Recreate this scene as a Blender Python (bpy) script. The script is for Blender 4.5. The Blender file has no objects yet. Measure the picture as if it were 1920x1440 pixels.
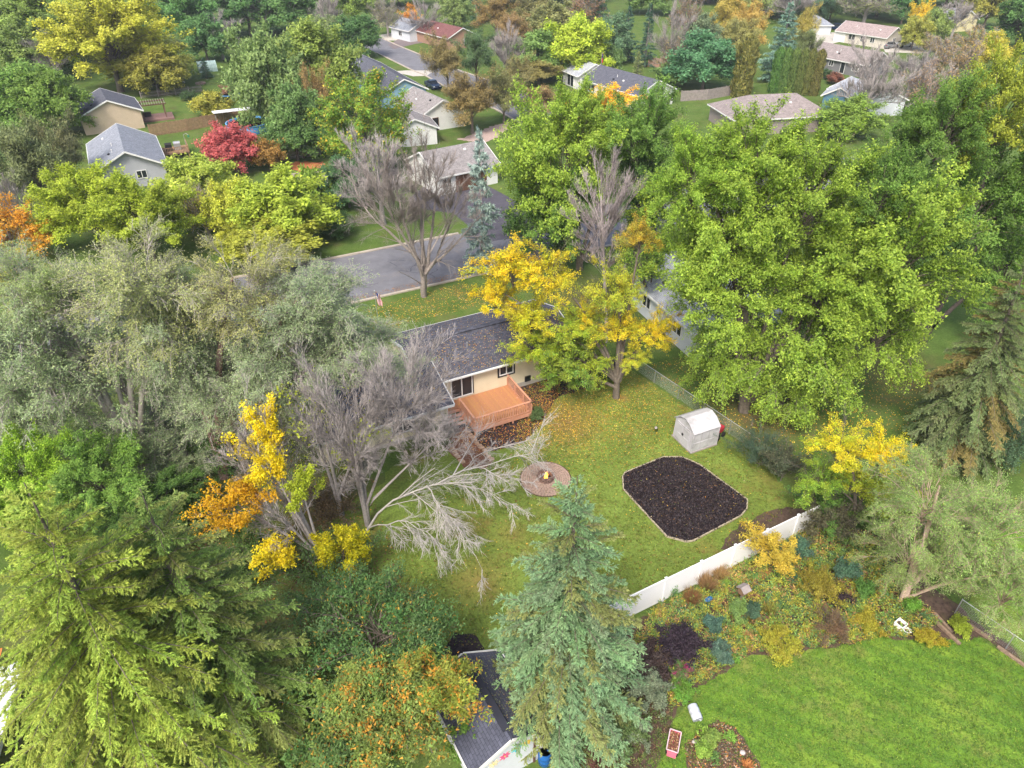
import bpy, bmesh, math
import numpy as np
from mathutils import Vector, Matrix
R = math.radians
scn = bpy.context.scene
COL = scn.collection

# ---------------------------------------------------------------- camera, sky, sun, exposure
CAM_H, PITCH, F = 32.0, R(35.0), 1333.0           # drone height, look-down angle, focal length in photo pixels
cam_d = bpy.data.cameras.new('camera'); cam = bpy.data.objects.new('camera', cam_d); COL.objects.link(cam)
cam.location = (0, 0, CAM_H); cam.rotation_euler = (R(90) - PITCH, 0, 0)
cam_d.sensor_width = 36; cam_d.lens = 36 * F / 1920; cam_d.clip_end = 3000; cam_d.clip_start = 0.1
scn.camera = cam
SUN_EL, SUN_AZ = R(52), R(200)                    # azimuth measured clockwise from +Y (the view direction)
w = bpy.data.worlds.new('World'); scn.world = w; w.use_nodes = True
nt = w.node_tree; bg = nt.nodes['Background']
sky = nt.nodes.new('ShaderNodeTexSky'); sky.sky_type = 'NISHITA'; sky.sun_disc = False
sky.sun_elevation = SUN_EL; sky.sun_rotation = SUN_AZ; sky.air_density = 1.0; sky.dust_density = 5.0; sky.ozone_density = 1.0
nt.links.new(sky.outputs[0], bg.inputs[0]); bg.inputs[1].default_value = 0.15
sd = bpy.data.lights.new('sun', 'SUN'); sd.energy = 1.75; sd.angle = R(14); sd.color = (1.0, 0.96, 0.90)
so = bpy.data.objects.new('sun', sd); COL.objects.link(so)
sv = Vector((math.sin(SUN_AZ) * math.cos(SUN_EL), math.cos(SUN_AZ) * math.cos(SUN_EL), math.sin(SUN_EL)))
so.rotation_euler = sv.to_track_quat('Z', 'Y').to_euler(); so.location = (0, -50, 90)
vs = scn.view_settings; vs.view_transform = 'Standard'; vs.look = 'None'; vs.exposure = 0.90; vs.gamma = 1
HAZE = 0.00022
scn.render.engine = 'CYCLES'
scn.cycles.max_bounces = 4; scn.cycles.diffuse_bounces = 3; scn.cycles.transmission_bounces = 2; scn.cycles.volume_bounces = 0
scn.cycles.transparent_max_bounces = 8

# ---------------------------------------------------------------- picking: a photo pixel and a height give a point of the place
SP, CP = math.sin(PITCH), math.cos(PITCH)
def G(px, py, z=0.0):
    a = (px - 960) / F; b = -(py - 720) / F
    t = (CAM_H - z) / (SP - b * CP)
    return Vector((a * t, t * (CP + b * SP), z))
def height_at(base, py):
    b = -(py - 720) / F; t = base[1] / (CP + b * SP)
    return CAM_H + t * (b * CP - SP)
def dist(p): return (Vector(p) - Vector((0, 0, CAM_H))).length
def depth(p): return p[1] * CP - (p[2] - CAM_H) * SP
YAW = R(27)                                        # the plots and streets lie 27 degrees off the view
U = Vector((math.cos(YAW), math.sin(YAW), 0)); V = Vector((-math.sin(YAW), math.cos(YAW), 0))

# ---------------------------------------------------------------- tagging and linking
def tag(o, label=None, cat=None, group=None, kind=None):
    if label: o['label'] = label
    if cat: o['category'] = cat
    if group: o['group'] = group
    if kind: o['kind'] = kind
    return o
def empty(name, loc=(0, 0, 0), rz=0.0, label=None, cat=None, group=None):
    o = bpy.data.objects.new(name, None); COL.objects.link(o); o.location = loc; o.rotation_euler = (0, 0, rz)
    o.empty_display_size = 0.2
    return tag(o, label, cat, group)
def link(name, me, parent=None):
    o = bpy.data.objects.new(name, me); COL.objects.link(o); o.parent = parent
    return o

# ---------------------------------------------------------------- materials
MATS = {}
def newmat(name):
    m = bpy.data.materials.new(name); m.use_nodes = True; MATS[name] = m
    return m, m.node_tree, m.node_tree.nodes['Principled BSDF']
def node(t, ty, **kw):
    n = t.nodes.new(ty)
    for k, v in kw.items(): setattr(n, k, v)
    return n
def rampnode(t, stops):
    r = node(t, 'ShaderNodeValToRGB'); e = r.color_ramp.elements
    while len(e) < len(stops): e.new(0.5)
    for i, (p, c) in enumerate(stops): e[i].position = p; e[i].color = (*c, 1)
    return r
def plain(name, col, rough=0.7, var=0.12, scale=3.0, bump=0.0, bscale=40, metal=0.0, spec=0.3, stain=None, stain_amt=0.5):
    """solid colour with soft mottling, wear and fine relief"""
    m, t, b = newmat(name)
    tc = node(t, 'ShaderNodeTexCoord'); n = node(t, 'ShaderNodeTexNoise'); n.inputs['Scale'].default_value = scale; n.inputs['Detail'].default_value = 8; n.inputs['Roughness'].default_value = 0.65
    t.links.new(tc.outputs['Object'], n.inputs['Vector'])
    lo = tuple(c * (1 - var) for c in col); hi = tuple(min(1, c * (1 + var)) for c in col)
    r = rampnode(t, [(0.3, lo), (0.7, hi)]); t.links.new(n.outputs['Fac'], r.inputs['Fac'])
    out = r.outputs['Color']
    if stain:
        n2 = node(t, 'ShaderNodeTexNoise'); n2.inputs['Scale'].default_value = scale * 0.35; n2.inputs['Detail'].default_value = 10; n2.inputs['Roughness'].default_value = 0.75
        t.links.new(tc.outputs['Object'], n2.inputs['Vector'])
        r2 = rampnode(t, [(0.5, (0, 0, 0)), (0.68, (stain_amt,) * 3)]); t.links.new(n2.outputs['Fac'], r2.inputs['Fac'])
        mx = node(t, 'ShaderNodeMix', data_type='RGBA'); t.links.new(r2.outputs['Color'], mx.inputs[0]); t.links.new(out, mx.inputs[6]); mx.inputs[7].default_value = (*stain, 1)
        out = mx.outputs[2]
    t.links.new(out, b.inputs['Base Color'])
    b.inputs['Roughness'].default_value = rough; b.inputs['Metallic'].default_value = metal; b.inputs['Specular IOR Level'].default_value = spec
    if bump:
        n3 = node(t, 'ShaderNodeTexNoise'); n3.inputs['Scale'].default_value = bscale; n3.inputs['Detail'].default_value = 4
        t.links.new(tc.outputs['Object'], n3.inputs['Vector'])
        bp = node(t, 'ShaderNodeBump'); bp.inputs['Strength'].default_value = bump; bp.inputs['Distance'].default_value = 0.02
        t.links.new(n3.outputs['Fac'], bp.inputs['Height']); t.links.new(bp.outputs[0], b.inputs['Normal'])
    return m
def shingle(name, col, var=0.35):
    """asphalt shingles: tab by tab tone and thin course lines, in the roof's own UV (metres)"""
    m, t, b = newmat(name)
    uv = node(t, 'ShaderNodeUVMap'); uv.uv_map = 'uv'
    br = node(t, 'ShaderNodeTexBrick'); br.inputs['Scale'].default_value = 1.0; br.inputs['Brick Width'].default_value = 0.30; br.inputs['Row Height'].default_value = 0.145
    br.inputs['Mortar Size'].default_value = 0.009; br.inputs['Bias'].default_value = 0.0; br.offset = 0.5
    br.inputs['Color1'].default_value = (*[c * (1 - var) for c in col], 1); br.inputs['Color2'].default_value = (*[c * (1 + var) for c in col], 1)
    br.inputs['Mortar'].default_value = (*[c * 0.45 for c in col], 1)
    t.links.new(uv.outputs[0], br.inputs['Vector'])
    n = node(t, 'ShaderNodeTexNoise'); n.inputs['Scale'].default_value = 1.3; n.inputs['Detail'].default_value = 9; n.inputs['Roughness'].default_value = 0.7; t.links.new(uv.outputs[0], n.inputs['Vector'])
    n2 = node(t, 'ShaderNodeTexNoise'); n2.inputs['Scale'].default_value = 25; n2.inputs['Detail'].default_value = 3; t.links.new(uv.outputs[0], n2.inputs['Vector'])
    r = rampnode(t, [(0.25, (0.68,) * 3), (0.75, (1.28,) * 3)]); t.links.new(n.outputs['Fac'], r.inputs['Fac'])
    r2 = rampnode(t, [(0.3, (0.8,) * 3), (0.7, (1.2,) * 3)]); t.links.new(n2.outputs['Fac'], r2.inputs['Fac'])
    m1 = node(t, 'ShaderNodeMix', data_type='RGBA', blend_type='MULTIPLY'); m1.inputs[0].default_value = 1
    m2 = node(t, 'ShaderNodeMix', data_type='RGBA', blend_type='MULTIPLY'); m2.inputs[0].default_value = 1
    t.links.new(br.outputs['Color'], m1.inputs[6]); t.links.new(r.outputs['Color'], m1.inputs[7]); t.links.new(m1.outputs[2], m2.inputs[6]); t.links.new(r2.outputs['Color'], m2.inputs[7])
    t.links.new(m2.outputs[2], b.inputs['Base Color']); b.inputs['Roughness'].default_value = 0.9; b.inputs['Specular IOR Level'].default_value = 0.2
    bp = node(t, 'ShaderNodeBump'); bp.inputs['Strength'].default_value = 0.6; bp.inputs['Distance'].default_value = 0.012
    t.links.new(br.outputs['Fac'], bp.inputs['Height']); bp.invert = True; t.links.new(bp.outputs[0], b.inputs['Normal'])
    return m
def siding(name, col, var=0.05):
    """lap siding: wear and the boards' relief"""
    m, t, b = newmat(name)
    tc = node(t, 'ShaderNodeTexCoord'); sp = node(t, 'ShaderNodeSeparateXYZ'); t.links.new(tc.outputs['Object'], sp.inputs[0])
    fr = node(t, 'ShaderNodeMath', operation='MULTIPLY'); fr.inputs[1].default_value = 8.0; t.links.new(sp.outputs['Z'], fr.inputs[0])
    fc = node(t, 'ShaderNodeMath', operation='FRACT'); t.links.new(fr.outputs[0], fc.inputs[0])
    n = node(t, 'ShaderNodeTexNoise'); n.inputs['Scale'].default_value = 1.5; n.inputs['Detail'].default_value = 8; t.links.new(tc.outputs['Object'], n.inputs['Vector'])
    r = rampnode(t, [(0.3, tuple(c * (1 - var) for c in col)), (0.7, tuple(c * (1 + var) for c in col))]); t.links.new(n.outputs['Fac'], r.inputs['Fac'])
    t.links.new(r.outputs['Color'], b.inputs['Base Color']); b.inputs['Roughness'].default_value = 0.6
    bp = node(t, 'ShaderNodeBump'); bp.inputs['Strength'].default_value = 0.5; bp.inputs['Distance'].default_value = 0.02; bp.invert = True
    t.links.new(fc.outputs[0], bp.inputs['Height']); t.links.new(bp.outputs[0], b.inputs['Normal'])
    return m
def leafmat(name, trans=0.35, rough=0.55, spec=0.25):
    """leaves: each leaf carries its own colour, times the tree's colour"""
    m, t, b = newmat(name)
    at = node(t, 'ShaderNodeAttribute', attribute_name='Col'); oi = node(t, 'ShaderNodeObjectInfo')
    mx = node(t, 'ShaderNodeMix', data_type='RGBA', blend_type='MULTIPLY'); mx.inputs[0].default_value = 1
    t.links.new(at.outputs['Color'], mx.inputs[6]); t.links.new(oi.outputs['Color'], mx.inputs[7])
    t.links.new(mx.outputs[2], b.inputs['Base Color']); b.inputs['Roughness'].default_value = rough; b.inputs['Specular IOR Level'].default_value = spec
    if trans:
        tr = node(t, 'ShaderNodeBsdfTranslucent'); t.links.new(mx.outputs[2], tr.inputs['Color'])
        ms = node(t, 'ShaderNodeMixShader'); ms.inputs[0].default_value = trans
        t.links.new(b.outputs[0], ms.inputs[1]); t.links.new(tr.outputs[0], ms.inputs[2]); t.links.new(ms.outputs[0], t.nodes['Material Output'].inputs['Surface'])
    return m
LEAF = leafmat('leaf', 0.42); NEEDLE = leafmat('needle', 0.15, 0.6); LITTER = leafmat('litter', 0.0, 0.8, 0.1)
BARK = plain('bark', (0.15, 0.125, 0.10), 0.9, 0.35, 6, 0.6, 30)
BARK_GREY = plain('bark_grey', (0.32, 0.29, 0.275), 0.85, 0.3, 8, 0.4, 30)
BARK_PALE = plain('bark_pale', (0.36, 0.33, 0.29), 0.85, 0.25, 8, 0.4, 30)
BARK_BIRCH = plain('bark_peeling', (0.42, 0.31, 0.24), 0.85, 0.35, 9, 0.4, 30)
WHITE = plain('white_vinyl', (0.80, 0.80, 0.80), 0.4, 0.03, 0.8, stain=(0.55, 0.56, 0.52), stain_amt=0.25)
TRIM = plain('white_trim', (0.72, 0.72, 0.70), 0.5, 0.06)
BLACKTRIM = plain('black_trim', (0.02, 0.02, 0.022), 0.5)
METAL = plain('galvanised', (0.50, 0.51, 0.52), 0.35, 0.1, 5, metal=0.6)
DARKMETAL = plain('dark_metal', (0.03, 0.03, 0.035), 0.4, metal=0.5)
CONCRETE = plain('concrete', (0.46, 0.43, 0.38), 0.9, 0.12, 2, 0.3, 60, stain=(0.28, 0.26, 0.22))
KERB = plain('kerb_concrete', (0.40, 0.35, 0.29), 0.9, 0.2, 1.5, 0.3, 60, stain=(0.25, 0.2, 0.15))
ASPHALT = plain('asphalt', (0.165, 0.165, 0.18), 0.85, 0.16, 0.7, 0.4, 90, stain=(0.10, 0.10, 0.11), stain_amt=0.55)
BLACKTOP = plain('blacktop', (0.075, 0.07, 0.085), 0.85, 0.25, 1, 0.3, 80)
MULCH = plain('mulch', (0.030, 0.022, 0.024), 0.95, 0.6, 9, 1.0, 30)
SOIL = plain('soil', (0.085, 0.055, 0.040), 0.95, 0.5, 4, 1.0, 30, stain=(0.10, 0.10, 0.03))
TIMBER = plain('edging_timber', (0.36, 0.31, 0.22), 0.85, 0.3, 5)
REDWOOD = plain('stained_deck_timber', (0.56, 0.28, 0.18), 0.6, 0.12, 3.5, 0.2, 60, stain=(0.36, 0.15, 0.08), stain_amt=0.4)
DECKTOP = plain('stained_deck_boards', (0.45, 0.205, 0.10), 0.65, 0.15, 4, 0.2, 60, stain=(0.56, 0.33, 0.12), stain_amt=0.6)
CEDAR = plain('weathered_cedar', (0.27, 0.17, 0.10), 0.85, 0.3, 3)
GREYWOOD = plain('grey_fence_wood', (0.27, 0.235, 0.22), 0.85, 0.25, 3)
BROWNWOOD = plain('brown_wood', (0.13, 0.07, 0.045), 0.8, 0.3, 4)
CREAM = siding('cream_siding', (0.70, 0.62, 0.44))
BEIGE = siding('beige_siding', (0.50, 0.40, 0.29))
WALLWHITE = siding('white_siding', (0.70, 0.70, 0.68)); WALLGREY = siding('grey_siding', (0.38, 0.39, 0.42))
WALLBLUE = siding('blue_siding', (0.20, 0.34, 0.42)); WALLTAUPE = siding('taupe_siding', (0.26, 0.22, 0.21)); WALLORANGE = siding('rust_siding', (0.42, 0.22, 0.13))
WALLPALE = siding('pale_grey_siding', (0.58, 0.61, 0.64)); WALLYEL = siding('pale_yellow_siding', (0.62, 0.55, 0.32)); WALLDKGREY = siding('dark_grey_siding', (0.17, 0.17, 0.18))
R_SHED = shingle('shingle_dark_blue', (0.080, 0.086, 0.118), 0.14); R_NAVY = shingle('shingle_charcoal_blue', (0.085, 0.088, 0.112), 0.27); R_GREY = shingle('shingle_grey', (0.26, 0.28, 0.32), 0.12); R_DARK = shingle('shingle_slate', (0.11, 0.115, 0.14), 0.15)
R_TAN = shingle('shingle_tan', (0.27, 0.25, 0.245), 0.15); R_TAUPE = shingle('shingle_taupe', (0.28, 0.24, 0.23), 0.15); R_BROWN = shingle('shingle_red_brown', (0.19, 0.085, 0.08), 0.15)
R_PINK = shingle('shingle_pinkish', (0.34, 0.27, 0.255), 0.12); R_LIGHT = shingle('shingle_pale_grey', (0.38, 0.40, 0.44), 0.1)
m, t, b = newmat('window_glass'); b.inputs['Base Color'].default_value = (0.02, 0.025, 0.03, 1); b.inputs['Roughness'].default_value = 0.08; GLASS = m
STONE = plain('paver_stone', (0.34, 0.24, 0.19), 0.9, 0.25, 8, 0.5, 40)
DARKSTONE = plain('dark_ring_stone', (0.17, 0.11, 0.09), 0.9, 0.3, 8, 0.5, 40)
STONE2 = plain('step_stone', (0.42, 0.29, 0.20), 0.9, 0.3, 8, 0.5, 40)
m, t, b = newmat('flame'); b.inputs['Base Color'].default_value = (1, 0.4, 0.05, 1); b.inputs['Emission Color'].default_value = (1.0, 0.42, 0.04, 1); b.inputs['Emission Strength'].default_value = 2.2; FLAME = m
REDPAINT = plain('red_paint', (0.42, 0.03, 0.05), 0.4, 0.15); BLUEPLASTIC = plain('blue_plastic', (0.02, 0.12, 0.38), 0.35, 0.1)
GREENPLASTIC = plain('green_plastic', (0.03, 0.22, 0.12), 0.4, 0.1); POOLBLUE = plain('pool_blue', (0.06, 0.22, 0.42), 0.35)
YELLOWP = plain('yellow_plastic', (0.75, 0.45, 0.03), 0.4); BRASSY = plain('pink_paint', (0.42, 0.08, 0.12), 0.6, 0.2)
WHITEPAINT = plain('white_car_paint', (0.75, 0.76, 0.78), 0.2, 0.02, spec=0.5); NAVYPAINT = plain('navy_car_paint', (0.02, 0.035, 0.08), 0.2, spec=0.5); TYRE = plain('tyre', (0.015, 0.015, 0.015), 0.8); GREYPAINT = plain('grey_car_paint', (0.2, 0.21, 0.23), 0.25, spec=0.5)
SHEDVINYL = plain('weathered_shed_vinyl', (0.46, 0.45, 0.47), 0.6, 0.08, 2.2, stain=(0.20, 0.20, 0.18), stain_amt=0.75)
BARREL = plain('weathered_barrel', (0.52, 0.55, 0.60), 0.5, 0.1, 3, stain=(0.3, 0.28, 0.25), stain_amt=0.5)
REDCLOTH = plain('flag_red', (0.5, 0.03, 0.05), 0.8); WHITECLOTH = plain('flag_white', (0.75, 0.75, 0.75), 0.8); BLUECLOTH = plain('flag_blue', (0.02, 0.03, 0.13), 0.8)
ORANGE = plain('orange_canvas', (0.72, 0.17, 0.04), 0.7, 0.2); CANVAS = plain('white_canvas', (0.72, 0.73, 0.76), 0.7, 0.05)
PINKP = plain('painted_pink', (0.75, 0.12, 0.25), 0.6); CYANP = plain('painted_cyan', (0.10, 0.55, 0.62), 0.6); YELP = plain('painted_yellow', (0.85, 0.6, 0.10), 0.6); CREAMP = plain('painted_cream', (0.75, 0.66, 0.42), 0.6)

# ground: one lawn material, its tone drifting from place to place, browner where trees shed
def lawnmat(name, c1, c2, c3, brown, amt, spots=(), stripes=False, fine=7.0):
    m, t, b = newmat(name); tc = node(t, 'ShaderNodeTexCoord')
    def nz(s, d=8, ro=0.65):
        n = node(t, 'ShaderNodeTexNoise'); n.inputs['Scale'].default_value = s; n.inputs['Detail'].default_value = d; n.inputs['Roughness'].default_value = ro; t.links.new(tc.outputs['Object'], n.inputs['Vector']); return n
    r = rampnode(t, [(0.32, c1), (0.5, c2), (0.68, c3)]); t.links.new(nz(0.35, 10, 0.75).outputs['Fac'], r.inputs['Fac'])
    r2 = rampnode(t, [(0.3, (0.62,) * 3), (0.7, (1.4,) * 3)]); t.links.new(nz(fine, 6, 0.7).outputs['Fac'], r2.inputs['Fac'])
    mu = node(t, 'ShaderNodeMix', data_type='RGBA', blend_type='MULTIPLY'); mu.inputs[0].default_value = 1; t.links.new(r.outputs['Color'], mu.inputs[6]); t.links.new(r2.outputs['Color'], mu.inputs[7])
    out = mu.outputs[2]
    if stripes:
        mp = node(t, 'ShaderNodeMapping'); mp.inputs['Rotation'].default_value = (0, 0, R(-62)); t.links.new(tc.outputs['Object'], mp.inputs[0]); wv = node(t, 'ShaderNodeTexWave'); wv.inputs['Scale'].default_value = .28; wv.inputs['Distortion'].default_value = .9; wv.inputs['Detail'].default_value = 3; t.links.new(mp.outputs[0], wv.inputs[0])
        rs = rampnode(t, [(0.3, (.86, .90, .93)), (0.7, (1.12, 1.08, 1.0))]); t.links.new(wv.outputs['Fac'], rs.inputs['Fac']); ms = node(t, 'ShaderNodeMix', data_type='RGBA', blend_type='MULTIPLY'); ms.inputs[0].default_value = 1; t.links.new(out, ms.inputs[6]); t.links.new(rs.outputs['Color'], ms.inputs[7]); out = ms.outputs[2]
    r3 = rampnode(t, [(0.52, (0, 0, 0)), (0.66, (amt,) * 3)]); t.links.new(nz(0.22, 12, 0.8).outputs['Fac'], r3.inputs['Fac'])
    fac = r3.outputs['Color']
    for (x, y, rad, a) in spots:
        vm = node(t, 'ShaderNodeVectorMath', operation='DISTANCE'); t.links.new(tc.outputs['Object'], vm.inputs[0]); vm.inputs[1].default_value = (x, y, 0)
        nn = nz(1.2, 8, 0.7); ad = node(t, 'ShaderNodeMath', operation='MULTIPLY_ADD'); t.links.new(nn.outputs['Fac'], ad.inputs[0]); ad.inputs[1].default_value = rad * 1.2; t.links.new(vm.outputs['Value'], ad.inputs[2])
        mr = node(t, 'ShaderNodeMapRange'); mr.inputs[1].default_value = rad * 1.6; mr.inputs[2].default_value = rad * 0.5; mr.inputs[3].default_value = 0; mr.inputs[4].default_value = a; t.links.new(ad.outputs[0], mr.inputs[0])
        mxx = node(t, 'ShaderNodeMath', operation='MAXIMUM'); t.links.new(fac, mxx.inputs[0]); t.links.new(mr.outputs[0], mxx.inputs[1]); fac = mxx.outputs[0]
    mx = node(t, 'ShaderNodeMix', data_type='RGBA'); t.links.new(fac, mx.inputs[0]); t.links.new(out, mx.inputs[6])
    rb = rampnode(t, [(0.3, tuple(c * 0.6 for c in brown)), (0.7, tuple(c * 1.35 for c in brown))]); t.links.new(nz(9, 6, 0.7).outputs['Fac'], rb.inputs['Fac']); t.links.new(rb.outputs['Color'], mx.inputs[7])
    t.links.new(mx.outputs[2], b.inputs['Base Color']); b.inputs['Roughness'].default_value = 0.9; b.inputs['Specular IOR Level'].default_value = 0.1
    bp = node(t, 'ShaderNodeBump'); bp.inputs['Strength'].default_value = 0.7; bp.inputs['Distance'].default_value = 0.05; t.links.new(nz(14, 5, 0.7).outputs['Fac'], bp.inputs['Height']); t.links.new(bp.outputs[0], b.inputs['Normal'])
    return m

# ---------------------------------------------------------------- mesh helpers
def mesh_from(name, verts, faces, mat, smooth=False, uvfn=None):
    me = bpy.data.meshes.new(name); me.from_pydata([tuple(v) for v in verts], [], faces); me.materials.append(mat)
    if smooth: me.polygons.foreach_set('use_smooth', [True] * len(me.polygons))
    me.update(); return me
class MB:
    """collects boxes, bars, prisms and tubes for ONE mesh object"""
    def __init__(s): s.v = []; s.f = []
    def add(s, vs, fs):
        o = len(s.v); s.v += [Vector(q) for q in vs]; s.f += [tuple(i + o for i in f) for f in fs]; return s
    def box(s, c, d, rz=0.0, ry=0.0, rx=0.0):
        M = Matrix.Rotation(rz, 4, 'Z') @ Matrix.Rotation(ry, 4, 'Y') @ Matrix.Rotation(rx, 4, 'X')
        vs = [Vector(c) + (M @ Vector((x * d[0] / 2, y * d[1] / 2, z * d[2] / 2))) for z in (-1, 1) for x, y in ((-1, -1), (1, -1), (1, 1), (-1, 1))]
        return s.add(vs, [(3, 2, 1, 0), (4, 5, 6, 7), (0, 1, 5, 4), (1, 2, 6, 5), (2, 3, 7, 6), (3, 0, 4, 7)])
    def bar(s, a, b, wd, ht=None, up=(0, 0, 1)):
        a = Vector(a); b = Vector(b); d = (b - a).normalized(); ht = ht or wd
        sd = d.cross(Vector(up)); sd = sd.normalized() if sd.length > 1e-4 else Vector((1, 0, 0)); u2 = sd.cross(d).normalized()
        vs = [p + sd * (x * wd / 2) + u2 * (y * ht / 2) for p in (a, b) for x, y in ((-1, -1), (1, -1), (1, 1), (-1, 1))]
        return s.add(vs, [(3, 2, 1, 0), (4, 5, 6, 7), (0, 1, 5, 4), (1, 2, 6, 5), (2, 3, 7, 6), (3, 0, 4, 7)])
    def prism(s, pts, z0, z1):
        n = len(pts); vs = [Vector((p[0], p[1], z0)) for p in pts] + [Vector((p[0], p[1], z1)) for p in pts]
        return s.add(vs, [tuple(reversed(range(n))), tuple(range(n, 2 * n))] + [(i, (i + 1) % n, n + (i + 1) % n, n + i) for i in range(n)])
    def lathe(s, c, prof, n=16, closed=False):
        vs = [Vector(c) + Vector((r * math.cos(2 * math.pi * i / n), r * math.sin(2 * math.pi * i / n), z)) for r, z in prof for i in range(n)]
        fs = [(k * n + i, k * n + (i + 1) % n, (k + 1) * n + (i + 1) % n, (k + 1) * n + i) for k in range(len(prof) - 1) for i in range(n)]
        if prof[0][0] > 1e-4 and not closed: fs.append(tuple(reversed(range(n))))
        if prof[-1][0] > 1e-4 and not closed: fs.append(tuple((len(prof) - 1) * n + i for i in range(n)))
        return s.add(vs, fs)
    def tube(s, pts, rad, n=6):
        pts = [Vector(p) for p in pts]; rad = rad if hasattr(rad, '__len__') else [rad] * len(pts); vs = []
        for i, p in enumerate(pts):
            d = (pts[min(i + 1, len(pts) - 1)] - pts[max(i - 1, 0)]).normalized(); a = d.orthogonal().normalized(); b2 = d.cross(a)
            vs += [p + (a * math.cos(2 * math.pi * k / n) + b2 * math.sin(2 * math.pi * k / n)) * rad[i] for k in range(n)]
        fs = [(i * n + k, i * n + (k + 1) % n, (i + 1) * n + (k + 1) % n, (i + 1) * n + k) for i in range(len(pts) - 1) for k in range(n)]
        fs += [tuple(reversed(range(n))), tuple((len(pts) - 1) * n + k for k in range(n))]
        return s.add(vs, fs)
    def build(s, name, mat, parent=None, smooth=False):
        return link(name, mesh_from(name, s.v, s.f, mat, smooth), parent)

# triangle soup with per-leaf colour, straight from numpy
def soup(name, V3, C3, mat, per=3):
    n = len(V3); me = bpy.data.meshes.new(name); me.vertices.add(n); me.vertices.foreach_set('co', np.ascontiguousarray(V3, dtype=np.float32).ravel())
    me.loops.add(n); me.loops.foreach_set('vertex_index', np.arange(n, dtype=np.int32))
    me.polygons.add(n // per); me.polygons.foreach_set('loop_start', np.arange(0, n, per, dtype=np.int32))
    at = me.color_attributes.new('Col', 'FLOAT_COLOR', 'POINT')
    c = np.ones((n, 4), dtype=np.float32); c[:, :3] = np.repeat(np.clip(C3, 0, 5), per, axis=0); at.data.foreach_set('color', c.ravel())
    me.materials.append(mat); me.update(calc_edges=True); me.validate(); return me
def nrm(a): return a / np.maximum(np.linalg.norm(a, axis=-1, keepdims=True), 1e-9)
def rdir(rg, n): return nrm(rg.normal(size=(n, 3)))
def leaf_tris(c, d, nr, L, W):
    """one triangle per leaf: base edge at c, tip along d, blade roughly facing nr"""
    sd = nrm(np.cross(d, nr)); L = L[:, None]; W = W[:, None]
    return np.stack([c - sd * W / 2, c + sd * W / 2, c + d * L], 1).reshape(-1, 3)
def leaf_quads(c, d, nr, L, W):
    sd = nrm(np.cross(d, nr)); L = L[:, None]; W = W[:, None]
    return np.stack([c, c + d * L * .45 + sd * W / 2, c + d * L, c + d * L * .45 - sd * W / 2], 1).reshape(-1, 3)
def tubes_mesh(name, sets, mat):
    """sets: list of (P[n,k,3], Rad[n,k], sides); every branch a tapering tube, joined in one mesh"""
    VV = []; FF = []; off = 0
    for P, Rr, s in sets:
        n, k, _ = P.shape
        if n == 0: continue
        T = np.empty_like(P); T[:, 1:-1] = P[:, 2:] - P[:, :-2] if k > 2 else T[:, 1:-1]; T[:, 0] = P[:, 1] - P[:, 0]; T[:, -1] = P[:, -1] - P[:, -2]; T = nrm(T)
        ref = np.where(np.abs(T[..., 2:3]) > 0.9, np.array([1., 0, 0]), np.array([0, 0, 1.])); A = nrm(np.cross(T, ref)); B = np.cross(T, A)
        an = np.arange(s) * 2 * np.pi / s
        vv = P[:, :, None, :] + (A[:, :, None, :] * np.cos(an)[None, None, :, None] + B[:, :, None, :] * np.sin(an)[None, None, :, None]) * Rr[:, :, None, None]
        VV.append(vv.reshape(-1, 3))
        base = (np.arange(n) * k * s)[:, None, None] + (np.arange(k - 1) * s)[None, :, None] + off; i = np.arange(s)[None, None, :]; j = (np.arange(s) + 1)[None, None, :] % s
        if s == 2: i, j = i[..., :1], j[..., :1]
        FF.append(np.stack([base + i, base + j, base + s + j, base + s + i], -1).reshape(-1, 4)); off += n * k * s
    V3 = np.concatenate(VV); Fq = np.concatenate(FF); me = bpy.data.meshes.new(name)
    me.vertices.add(len(V3)); me.vertices.foreach_set('co', V3.astype(np.float32).ravel()); me.loops.add(len(Fq) * 4); me.loops.foreach_set('vertex_index', Fq.astype(np.int32).ravel())
    me.polygons.add(len(Fq)); me.polygons.foreach_set('loop_start', np.arange(0, len(Fq) * 4, 4, dtype=np.int32)); me.polygons.foreach_set('use_smooth', np.ones(len(Fq), dtype=bool))
    me.materials.append(mat); me.update(calc_edges=True); me.validate(); return me
def curve(s, c, e, k):
    t = np.linspace(0, 1, k)[None, :, None]; return s[:, None] * (1 - t) ** 2 + 2 * c[:, None] * t * (1 - t) + e[:, None] * t * t
def along(P, t):
    """point and direction at t (n,) on each polyline P[n,k,3]"""
    k = P.shape[1]; x = np.clip(t, 0, 0.999) * (k - 1); i = x.astype(int); fr = (x - i)[:, None]; r = np.arange(len(P))
    a = P[r, i]; b = P[r, i + 1]; return a + (b - a) * fr, nrm(b - a)
def palette(rg, n, pal):
    """pal: list of (rgb, weight)"""
    cs = np.array([p[0] for p in pal], float); ws = np.array([p[1] for p in pal], float); ws /= ws.sum()
    return cs[rg.choice(len(cs), size=n, p=ws)]

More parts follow.
